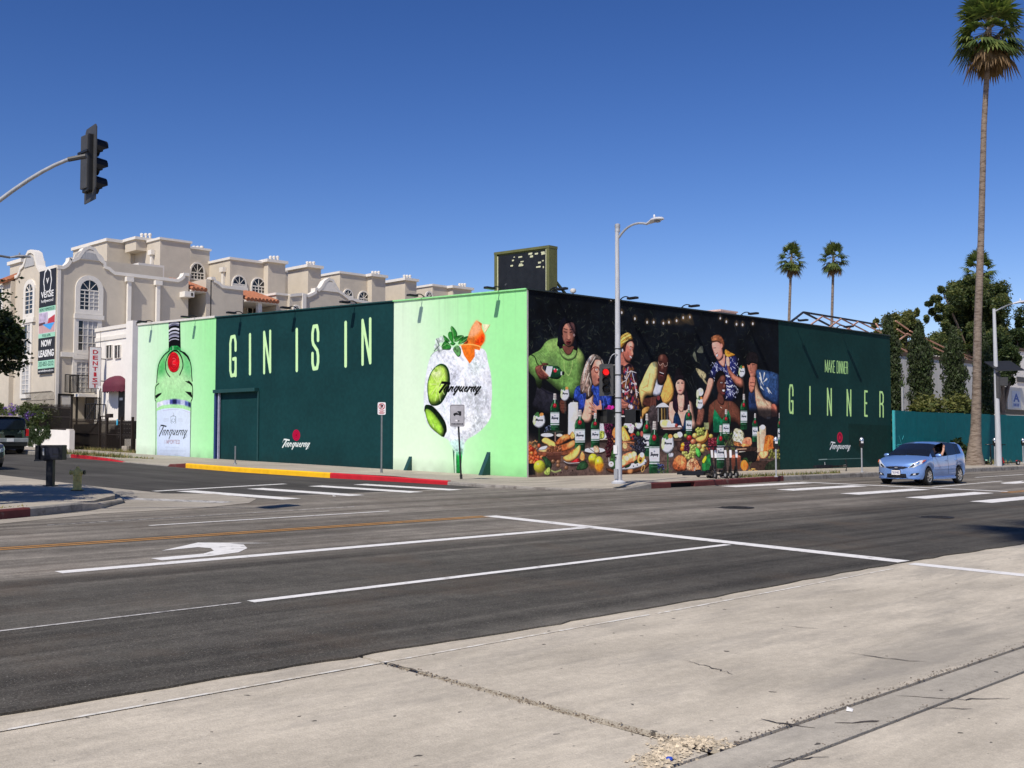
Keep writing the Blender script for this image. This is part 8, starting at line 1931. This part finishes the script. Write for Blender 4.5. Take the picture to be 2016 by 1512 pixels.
# ------------------------------------------------------------------ cars
def interp(x,T):
    xs=[a for a,_ in T];return float(np.interp(x,xs,[b for _,b in T]))
def make_car(t,c):
    """lofted car body: x forward, y left, z up; parts are parented to t"""
    xf,xr,W=c['front'],c['rear'],c['w'];wx=c['wheels'];rw=c['r'];ar=rw+.055
    xs=set(np.linspace(xr,xf,64).round(3))|{xf-.004,xf-.012,xf-.03,xf-.06,xf-.1,xr+.004,xr+.015,xr+.04,xr+.08}
    for w_ in wx:xs|=set(np.linspace(w_-ar,w_+ar,17).round(3))
    xs|=set(c['cuts'])
    xs=sorted(xs);xs=[x for i,x in enumerate(xs) if i==0 or x-xs[i-1]>.003]
    def wid(x):
        a=max(0.,(x-(xf-c['nose']))/c['nose']);b=max(0.,((xr+c['tail'])-x)/c['tail'])
        return W*max(.02,(1-a**3.2))**.42*max(.02,(1-b**4))**.35
    rows=9;V=[];
    for x in xs:
        w_=wid(x);zt=interp(x,c['top']);zb=interp(x,c['bottom'])
        for q in wx:
            d=abs(x-q)
            if d<ar:zb=max(zb,rw+math.sqrt(ar*ar-d*d))
        be=min(interp(x,c['belt']),zt-.01)
        cab=max(0,min(1,(zt-be-.04)/.4))
        zm=zb+(be-zb)*.5
        yr=w_*(1-(1-c['tumble'])*cab)
        pts=[(w_*.93,zb),(w_*.985,zb+(be-zb)*.12),(w_,zb+(be-zb)*.35),(w_*.997,zb+(be-zb)*.6),(w_*.985,zb+(be-zb)*.82),(w_*.965 if cab>0 else w_*.93,be),
             (yr*.955,zt-.05 if cab>.3 else be+(zt-be)*.45),(yr*.55,zt-.012),(0,zt)]
        V.append(pts)
    n=len(xs);VV=[];
    for x,p in zip(xs,V):
        for y,z in p:VV.append((x,y,z))
    def grid(sel,name,m,off=0.,parent=t,mir=True,smooth=45):
        mb=MB();id_={}
        for sg in ((1,-1) if mir else (1,)):
            id_={}
            for i in range(n-1):
                for j in range(rows-1):
                    if not sel(i,j,(xs[i]+xs[i+1])/2,sg):continue
                    ks=[]
                    for a,b in ((i,j),(i+1,j),(i+1,j+1),(i,j+1)):
                        k=id_.get((a,b))
                        if k is None:
                            x,y,z=VV[a*rows+b];mb.v.append((x,sg*y,z));k=id_[(a,b)]=len(mb.v)-1
                        ks.append(k)
                    if sg<0:ks=ks[::-1]
                    mb.f.append(tuple(ks));mb.m.append(0)
        if not mb.v:return None
        bm_o=mb.build(name,m,parent,world=False,fix=False,smooth=smooth)
        b=bmesh.new();b.from_mesh(bm_o.data);bmesh.ops.remove_doubles(b,verts=b.verts,dist=.0015);bmesh.ops.recalc_face_normals(b,faces=b.faces);b.to_mesh(bm_o.data);b.free()
        return bm_o
    ws=c['windscreen'];rs=c['rearglass'];win=c['windows'];blk=c['pillars']
    isW=lambda i,j,x,s:j>=6 and ws[0]<x<ws[1]
    isR=lambda i,j,x,s:j>=6 and rs[0]<x<rs[1]
    isS=lambda i,j,x,s:j==5 and any(a<x<b for a,b in win)
    isP=lambda i,j,x,s:j==5 and any(a<x<b for a,b in blk)
    op=c.get('open')
    isO=lambda i,j,x,s:op is not None and s>0 and j==5 and op[0]<x<op[1]
    grid(lambda *a:not(isW(*a) or isR(*a) or isS(*a) or isP(*a)),'body',c['paint'])
    GL_=glass('car_glass',(.010,.012,.016),.04,.7)
    grid(isW,'windscreen',GL_);grid(isR,'rear_window',GL_)
    for a,b in win:grid(lambda i,j,x,s,a=a,b=b:j==5 and a<x<b and not isO(i,j,x,s),'side_window',GL_)
    grid(isP,'pillar_trim',BKK)
    # dark floor and wheel wells
    mb=MB();mb.box(xr+.12,-W*.80,.2,xf-.2,W*.80,.34);mb.box(wx[0]+ar,-W*.86,.2,wx[1]-ar,W*.86,.5) if wx[0]<wx[1] else None
    for q in wx:mb.box(q-ar,-W*.62,.3,q+ar,W*.62,.72)
    mb.build('underbody',RUB,t,world=False)
    AL=mat('alloy',(.55,.56,.58),.25,.85)
    for q in wx:
        for s in (1,-1):
            y=s*(W-.105)
            mb=MB();mb.lathe([(rw*.66,-.1),(rw*.92,-.1),(rw,-.065),(rw,.065),(rw*.92,.1),(rw*.66,.1)],28,(q,y,rw),axis='y',caps=False);wh=mb.build('wheel',RUB,t,world=False,smooth=35)
            mb=MB();mb.lathe([(rw*.66,s*.07),(rw*.69,s*.098),(rw*.60,s*.095),(rw*.55,s*.03)],28,(q,y,rw),axis='y',caps=False);
            for k in range(c.get('spokes',7)):
                a=2*math.pi*k/c.get('spokes',7);d=Vector((math.cos(a),0,math.sin(a)));mb.beam(Vector((q,y+s*.085,rw))+d*rw*.1,Vector((q,y+s*.08,rw))+d*rw*.62,.05,.03,up=(0,1,0))
            mb.lathe([(rw*.16,s*.06),(rw*.16,s*.1),(rw*.1,s*.105)],14,(q,y,rw),axis='y');mb.build('rim',AL,wh,world=False)
            mb=MB();mb.lathe([(rw*.5,s*.0),(rw*.5,s*.02)],18,(q,y,rw),axis='y');mb.build('brake_disc',mat('disc_dark',(.05,.05,.05),.5,.6),wh,world=False)
    return dict(xs=xs,V=V,wid=wid,rows=rows)
PB=bpy.data.materials.new('car_blue');PB.use_nodes=True;bs=PB.node_tree.nodes['Principled BSDF'];bs.inputs['Base Color'].default_value=(.20,.36,.72,1);bs.inputs['Metallic'].default_value=.45;bs.inputs['Roughness'].default_value=.32;bs.inputs['Coat Weight'].default_value=1;bs.inputs['Coat Roughness'].default_value=.03
nz=PB.node_tree.nodes.new('ShaderNodeTexNoise');nz.inputs['Scale'].default_value=400;mp=PB.node_tree.nodes.new('ShaderNodeMapRange');mp.inputs[3].default_value=.28;mp.inputs[4].default_value=.4;PB.node_tree.links.new(nz.outputs[0],mp.inputs[0]);PB.node_tree.links.new(mp.outputs[0],bs.inputs['Roughness'])
car=thing('car','light blue hatchback with a hand raised at its open window turning in the street','car',(39.30,18.22,G(18.2)+.02),math.pi)
FIT=dict(front=2.06,rear=-1.98,w=.85,wheels=(-1.23,1.27),r=.305,nose=.62,tail=.5,tumble=.80,paint=PB,spokes=7,
 top=[(-1.98,.72),(-1.955,.98),(-1.86,1.16),(-1.70,1.36),(-1.56,1.455),(-1.3,1.495),(-.7,1.525),(-.1,1.52),(.30,1.46),(.8,1.255),(1.22,1.035),(1.45,.985),(1.75,.90),(1.92,.82),(2.0,.75),(2.045,.66),(2.06,.56)],
 bottom=[(-1.98,.42),(-1.9,.32),(-1.7,.26),(0,.2),(1.7,.2),(1.98,.21),(2.05,.3),(2.06,.42)],
 belt=[(-1.98,.68),(-1.9,.98),(-1.5,1.09),(-.6,1.03),(.4,.985),(1.22,.955),(1.7,.85),(1.95,.74),(2.06,.53)],
 cuts=(1.215,.30,1.0,.74,.66,-.20,-.29,-1.02,-1.08,-1.40,-1.86,-1.58),windscreen=(.30,1.215),rearglass=(-1.86,-1.58),windows=[(.74,1.0),(-.20,.66),(-1.02,-.29),(-1.40,-1.08)],pillars=[(.66,.74),(-.29,-.20),(-1.08,-1.02)],open=(-.20,.66))
R_=make_car(car,FIT)
def surf(R_,x,z,off=0.):
    """point of the body side at station x and height z"""
    i=min(range(len(R_['xs'])),key=lambda k:abs(R_['xs'][k]-x));p=R_['V'][i]
    ys=[q[0] for q in p];zs=[q[1] for q in p];y=float(np.interp(z,zs,ys));return y+off
def front(R_,y,z,off=.012):
    """front x where the body reaches half width y at height z"""
    X=R_['xs'];pw=None
    for i in range(len(X)-1,-1,-1):
        p=R_['V'][i]
        w_=float(np.interp(z,[q[1] for q in p],[q[0] for q in p])) if p[0][1]<=z<=p[-1][1] else (-.2 if z>p[-1][1] else 0.)
        if w_>=abs(y):
            if pw is None or pw<-.1:return X[i]+off
            t=(abs(y)-pw)/(w_-pw+1e-9);return X[i+1]+(X[i]-X[i+1])*t+off
        pw=w_
    return 1.6+off
def patch(name,pts,m,t,R_,off=.012,sym=True,thick=.02,n=4):
    """thin plate hugging the front of the car; pts in (y, z)"""
    obs=[]
    B=[]
    for (a,b),(c_,d_) in zip(pts,pts[1:]+pts[:1]):
        for k in range(n):B.append((a+(c_-a)*k/n,b+(d_-b)*k/n))
    cy=sum(p[0] for p in B)/len(B);cz=sum(p[1] for p in B)/len(B);K=len(B)
    def P3(y,z,s,o):
        x=front(R_,y,z,0);return (x+o*.85,s*(y+o*(y/.85)**2),z+(o*.6 if z>.7 else 0))
    for s in ((1,-1) if sym else (1,)):
        mb=MB();V=[];F=[]
        for f_ in (1,.72,.44,.18):V+=[P3(cy+(y-cy)*f_,cz+(z-cz)*f_,s,off) for y,z in B]
        for r in range(3):F+=[(r*K+i,r*K+(i+1)%K,(r+1)*K+(i+1)%K,(r+1)*K+i) for i in range(K)]
        V.append(P3(cy,cz,s,off));F+=[(3*K+i,3*K+(i+1)%K,4*K) for i in range(K)]
        V+=[P3(y,z,s,-.02) for y,z in B];F+=[(i,(i+1)%K,4*K+1+(i+1)%K,4*K+1+i) for i in range(K)]
        mb.add(V,F);obs.append(mb.build(name,m,t,world=False,smooth=30))
    return obs
LENS=mat('headlight_glass',(.72,.74,.76),.12,.2,spec=.8);CHR=mat('chrome',(.75,.76,.78),.12,1.);AMB=mat('amber_lens',(.55,.10,.03),.2)
hl=patch('headlight',[(.40,.60),(.60,.62),(.80,.75),(.825,.88),(.72,.86),(.55,.74)],LENS,car,R_)
patch('headlight_bezel',[(.44,.63),(.54,.64),(.62,.72),(.56,.71)],BKK,car,R_,.03);patch('headlight_bezel',[(.66,.70),(.72,.73),(.74,.80),(.67,.78)],CHR,car,R_,.03);patch('side_marker',[(.79,.77),(.825,.82),(.828,.875),(.80,.84)],AMB,car,R_,.032)
patch('grille',[(0,.56),(.26,.57),(.42,.63),(.30,.655),(0,.665)],mat('grille_dark',(.01,.01,.012),.4),car,R_,.016)
patch('grille_bar',[(0,.63),(.32,.64),(.36,.65),(.0,.645)],CHR,car,R_,.026)
patch('emblem',[(0,.585),(.045,.59),(.06,.62),(.05,.64),(0,.645)],CHR,car,R_,.036)
patch('lower_intake',[(0,.28),(.36,.285),(.34,.40),(0,.40)],MATS['grille_dark'],car,R_,.014)
patch('fog_light_recess',[(.46,.33),(.70,.37),(.74,.44),(.52,.41)],MATS['grille_dark'],car,R_,.014);patch('fog_light',[(.56,.355),(.64,.37),(.64,.42),(.57,.405)],LENS,car,R_,.026)
patch('front_lip',[(0,.215),(.5,.215),(.74,.22),(.74,.25),(.4,.25),(0,.245)],PB,car,R_,.03)
x=front(R_,.16,.43,.03);mb=MB();mb.box(x-.01,-.155,.36,x+.012,.155,.52);npl=mb.build('number_plate',WHT,car,world=False,bevel=.004)
PLB=mat('plate_blue',(.02,.03,.16),.5);text('plate_lettering','7EGP482',.1,PLB,npl,(x+.013,0,.405),(0,1,0),(0,0,1),1,.0,world=False,fit=(.26,.075))
# mirrors, handles, sill, wipers, door seams
for s in (1,-1):
    mb=MB();V=[]
    c0=Vector((.80,s*.96,1.03));
    for i in range(7):
        t_=i/6;rr_=math.sin(math.pi*(.12+.76*t_))**.6
        for j in range(10):
            a=2*math.pi*j/10;V.append((c0.x+.075*math.cos(a)*rr_*.9,c0.y+s*(t_-.5)*.20,c0.z+.068*math.sin(a)*rr_))
    mb.add(V,[(i*10+j,i*10+(j+1)%10,(i+1)*10+(j+1)%10,(i+1)*10+j) for i in range(6) for j in range(10)]+[tuple(range(10)),tuple(60+j for j in range(10))]);mb.build('wing_mirror',PB,car,world=False,smooth=60)
    mb=MB();mb.beam((.78,s*.80,.985),(.79,s*.9,1.01),.08,.03);mb.build('mirror_stalk',BKK,car,world=False)
    for x in (-.10,-.93):
        y=surf(R_,x,.86);mb=MB();mb.box(x-.09,s*(y-.01),.845,x+.09,s*(y+.022),.875);mb.build('door_handle',PB,car,world=False,bevel=.008)
    for x,z0,z1q in ((.98,.30,.93),(-.24,.28,1.0),(-.98,.66,1.03)):
        P=[(x,s*(surf(R_,x,z)+.002),z) for z in np.linspace(z0,z1q,7)];mb=MB()
        for p,q in zip(P[:-1],P[1:]):mb.beam(p,q,.008,.004)
        mb.build('door_seam',BKK,car,world=False)
    y=surf(R_,0,.3);mb=MB();mb.box(-.86,s*(y-.04),.19,.90,s*(y+.022),.27);mb.build('side_skirt',PB,car,world=False,bevel=.01)
    y=surf(R_,0,.55);mb=MB();P=[(xx,s*(surf(R_,xx,.56)+.004),.56) for xx in np.linspace(-.9,.95,9)]
    for p,q in zip(P[:-1],P[1:]):mb.beam(p,q,.02,.012)
    mb.build('side_crease',PB,car,world=False)
    mb=MB();mb.prism([(-1.72,s*.74,.82),(-1.90,s*.66,.82),(-1.84,s*.62,1.22),(-1.72,s*.66,1.22)],(0,s*.075,0));mb.build('tail_light',mat('tail_red',(.45,.01,.015),.2),car,world=False)
for y0,y1 in ((.55,-.05),(-.05,-.6)):
    mb=MB();mb.beam((1.24,y0,1.035),(1.12,y1,1.095),.016,.012);mb.build('wiper',BKK,car,world=False)
mb=MB();mb.prism([(-1.62,-.5,1.445),(-1.62,.5,1.445),(-1.86,.48,1.40),(-1.86,-.48,1.40)],(0,0,.035));mb.build('roof_spoiler',PB,car,world=False,bevel=.01)
for yy in (.36,-.36):
    mb=MB();mb.box(-.45,yy-.24,.45,-.25,yy+.24,1.12);mb.box(-.3,yy-.25,.42,.3,yy+.25,.62);mb.box(-.42,yy-.12,1.12,-.32,yy+.12,1.32);mb.build('seat',mat('seat_dark',(.03,.03,.032),.8),car,world=False,bevel=.03)
mb=MB();mb.box(.75,-.72,.55,1.2,.72,.97);mb.build('dashboard',BKK,car,world=False);mb=MB();mb.tube([(.62+.1*math.sin(a)*.4,.36+.18*math.cos(a),.92+.18*math.sin(a)) for a in np.linspace(0,2*math.pi,17)],.015,6);mb.build('steering_wheel',BKK,car,world=False)
# the driver: one continuous skinned figure
def skinned(name,pts,edges,rad,m,loc,rz,sub=2,parent=None):
    me=bpy.data.meshes.new(name);me.from_pydata(pts,edges,[]);o=bpy.data.objects.new(name,me);COL.objects.link(o)
    o.location=loc;o.rotation_euler=(0,0,rz);sk=o.modifiers.new('skin','SKIN')
    for i,r in enumerate(rad):
        v=me.skin_vertices[0].data[i];v.radius=(r,r) if not hasattr(r,'__len__') else r;v.use_root=(i==0)
    ss=o.modifiers.new('sub','SUBSURF');ss.levels=sub;ss.render_levels=sub
    dg=bpy.context.evaluated_depsgraph_get();mm=bpy.data.meshes.new_from_object(o.evaluated_get(dg));o.modifiers.clear();o.data=mm;mm.materials.clear();mm.materials.append(m);mm.shade_smooth()
    return o
SKIN=mat('skin',(.52,.29,.20),.55,var=.05)
pts=[(-.12,.36,.66),(-.16,.36,.88),(-.15,.36,1.06),(-.10,.36,1.17),(-.06,.36,1.26),(-.05,.36,1.36),
 (-.14,.54,1.07),(.08,.70,1.00),(.20,.80,1.03),(.10,.82,1.17),(.03,.81,1.27),(.015,.81,1.31),
 (.045,.80,1.345),(.06,.795,1.385),(.02,.805,1.36),(.025,.80,1.41),(-.005,.81,1.355),(-.01,.81,1.40),(-.03,.815,1.345),(-.04,.82,1.38),(.06,.79,1.29),(.085,.78,1.32),
 (-.14,.18,1.07),(.08,.12,.92),(.34,.24,.95),
 (.2,.45,.66),(.55,.45,.70),(.70,.45,.42),(.2,.27,.66),(.55,.27,.70),(.70,.27,.42)]
edges=[(0,1),(1,2),(2,3),(3,4),(4,5),(2,6),(6,7),(7,8),(8,9),(9,10),(10,11),(11,12),(12,13),(11,14),(14,15),(11,16),(16,17),(11,18),(18,19),(10,20),(20,21),(2,22),(22,23),(23,24),(0,25),(25,26),(26,27),(0,28),(28,29),(29,30)]
rad=[.15,.15,.14,.06,.085,.09,.075,.055,.048,.042,.034,.036,.011,.009,.011,.009,.011,.009,.010,.008,.011,.009,.075,.05,.035,.085,.07,.05,.085,.07,.05]
dr=skinned('person',pts,edges,rad,SKIN,car.location,math.pi,2);tag(dr,'driver in dark clothing raising one bare forearm at the open car window','person')
pj=[p for i,p in enumerate(pts[:3])]+[pts[6],(.02,.65,1.03),pts[22],pts[23]]
jk=skinned('jacket',pj,[(0,1),(1,2),(2,3),(3,4),(2,5),(5,6)],[.18,.175,.16,.095,.075,.095,.07],mat('cloth_black',(.012,.012,.014),.8),(0,0,0),0,2);jk.parent=dr
mb=MB();mb.lathe([(.0,1.475),(.07,1.46),(.105,1.40),(.105,1.33),(.09,1.28),(.02,1.29)],14,(-.08,.36,0));h=mb.build('hair',mat('hair_dark',(.015,.011,.009),.6),dr,world=False,smooth=True)
for s in (.03,-.03):mb=MB();mb.lathe([(.0,.012),(.012,.006),(.012,-.006),(0,-.012)],8,(.035,.36+s,1.345));mb.build('eye',mat('eye_white',(.7,.7,.7),.3),dr,world=False)
mb=MB();mb.prism([(.03,.345,1.31),(.03,.375,1.31),(.03,.36,1.35)],(.03,0,-.005));mb.build('nose',SKIN,dr,world=False);mb=MB();mb.box(.028,.335,1.275,.036,.385,1.285);mb.build('mouth',mat('lip',(.3,.1,.09),.5),dr,world=False)
# dark sport utility vehicle parked up the side street
PK_=mat('car_black',(.012,.014,.014),.25,.2,var=.1,coat=1.)
suv=thing('car','dark sport utility vehicle parked up the side street at the left seen from behind','car',(21.7,59.4,G(59.6)+.02),math.pi/2)
SUVP=dict(front=2.35,rear=-2.35,w=.97,wheels=(-1.4,1.45),r=.38,nose=.5,tail=.22,tumble=.86,paint=PK_,spokes=5,
 top=[(-2.35,.9),(-2.33,1.18),(-2.22,1.70),(-2.1,1.82),(-1,1.86),(.3,1.80),(1.1,1.22),(1.6,1.12),(2.1,1.02),(2.3,.85),(2.35,.7)],
 bottom=[(-2.35,.55),(-2.3,.42),(-1.9,.36),(1.9,.34),(2.3,.36),(2.35,.5)],belt=[(-2.35,.85),(-2.3,1.12),(0,1.12),(1.1,1.08),(2.1,.92),(2.35,.66)],
 cuts=(1.1,.3,-2.33,-2.2,.95,-.1,-.2,-1.1,-1.2,-2.05),windscreen=(.3,1.1),rearglass=(-2.335,-2.2),windows=[(-.1,.95),(-1.1,-.2),(-2.05,-1.2)],pillars=[])
RS=make_car(suv,SUVP)
CG=mat('bumper_silver',(.34,.35,.36),.45,.4);TLR=mat('tail_lit',(.55,.01,.015),.25)
mb=MB();mb.box(-2.42,-.9,.55,-2.26,.9,.76);mb.build('rear_bumper',CG,suv,world=False,bevel=.03);mb=MB();mb.box(-2.40,-.85,.36,-2.2,.85,.55);mb.build('bumper_lower',BKK,suv,world=False)
for s in (1,-1):mb=MB();mb.box(-2.36,s*.80,.86,-2.2,s*.93,1.22);mb.build('tail_light',TLR,suv,world=False,bevel=.01);mb=MB();mb.beam((-1.9,s*.72,1.87),(.4,s*.70,1.87),.04,.05);mb.build('roof_rail',CG,suv,world=False)
mb=MB();mb.box(-2.40,-.70,1.20,-2.345,.70,1.205);mb.prism([(-2.355,-.74,1.16),(-2.355,.74,1.16),(-2.285,.66,1.66),(-2.285,-.66,1.66)],(-.012,0,0));mb.build('rear_window',MATS['car_glass'],suv,world=False)
mb=MB();mb.box(-2.435,-.17,.58,-2.425,.17,.74);mb.build('number_plate',WHT,suv,world=False)
for y in (.45,-.5):mb=MB();mb.box(-2.385,y-.14,1.0,-2.37,y+.14,1.025);mb.build('badge',CHR,suv,world=False)
mb=MB();mb.lathe([(.05,-.01),(.05,.01)],12,(-2.378,-.48,1.09),axis='x');mb.build('emblem',CHR,suv,world=False)
mb=MB();mb.prism([(-2.28,-.62,1.80),(-2.28,.62,1.80),(-2.0,.66,1.84),(-2.0,-.66,1.84)],(0,0,.04));mb.build('spoiler',PK_,suv,world=False)
# sedan sliver at the left edge
PG_=mat('car_grey',(.05,.055,.06),.3,.3,coat=1.)
sd=thing('car','dark grey parked car cut off at the left edge of the side street','car',(14.75,43.1,G(43)+.02),-math.pi/2)
RD_=make_car(sd,dict(FIT,paint=PG_,open=None,top=[(-1.98,.7),(-1.9,1.0),(-1.4,1.12),(-.9,1.38),(-.3,1.43),(.2,1.40),(.8,1.18),(1.15,.98),(1.6,.90),(1.92,.78),(2.0,.7),(2.06,.54)],belt=[(-1.98,.66),(-1.9,.9),(0,.95),(1.15,.92),(1.7,.82),(1.95,.7),(2.06,.5)]))
patch('headlight',[(.45,.58),(.66,.6),(.80,.68),(.80,.76),(.6,.72)],LENS,sd,RD_);patch('grille',[(0,.45),(.4,.46),(.4,.6),(0,.62)],MATS['grille_dark'],sd,RD_,.016)
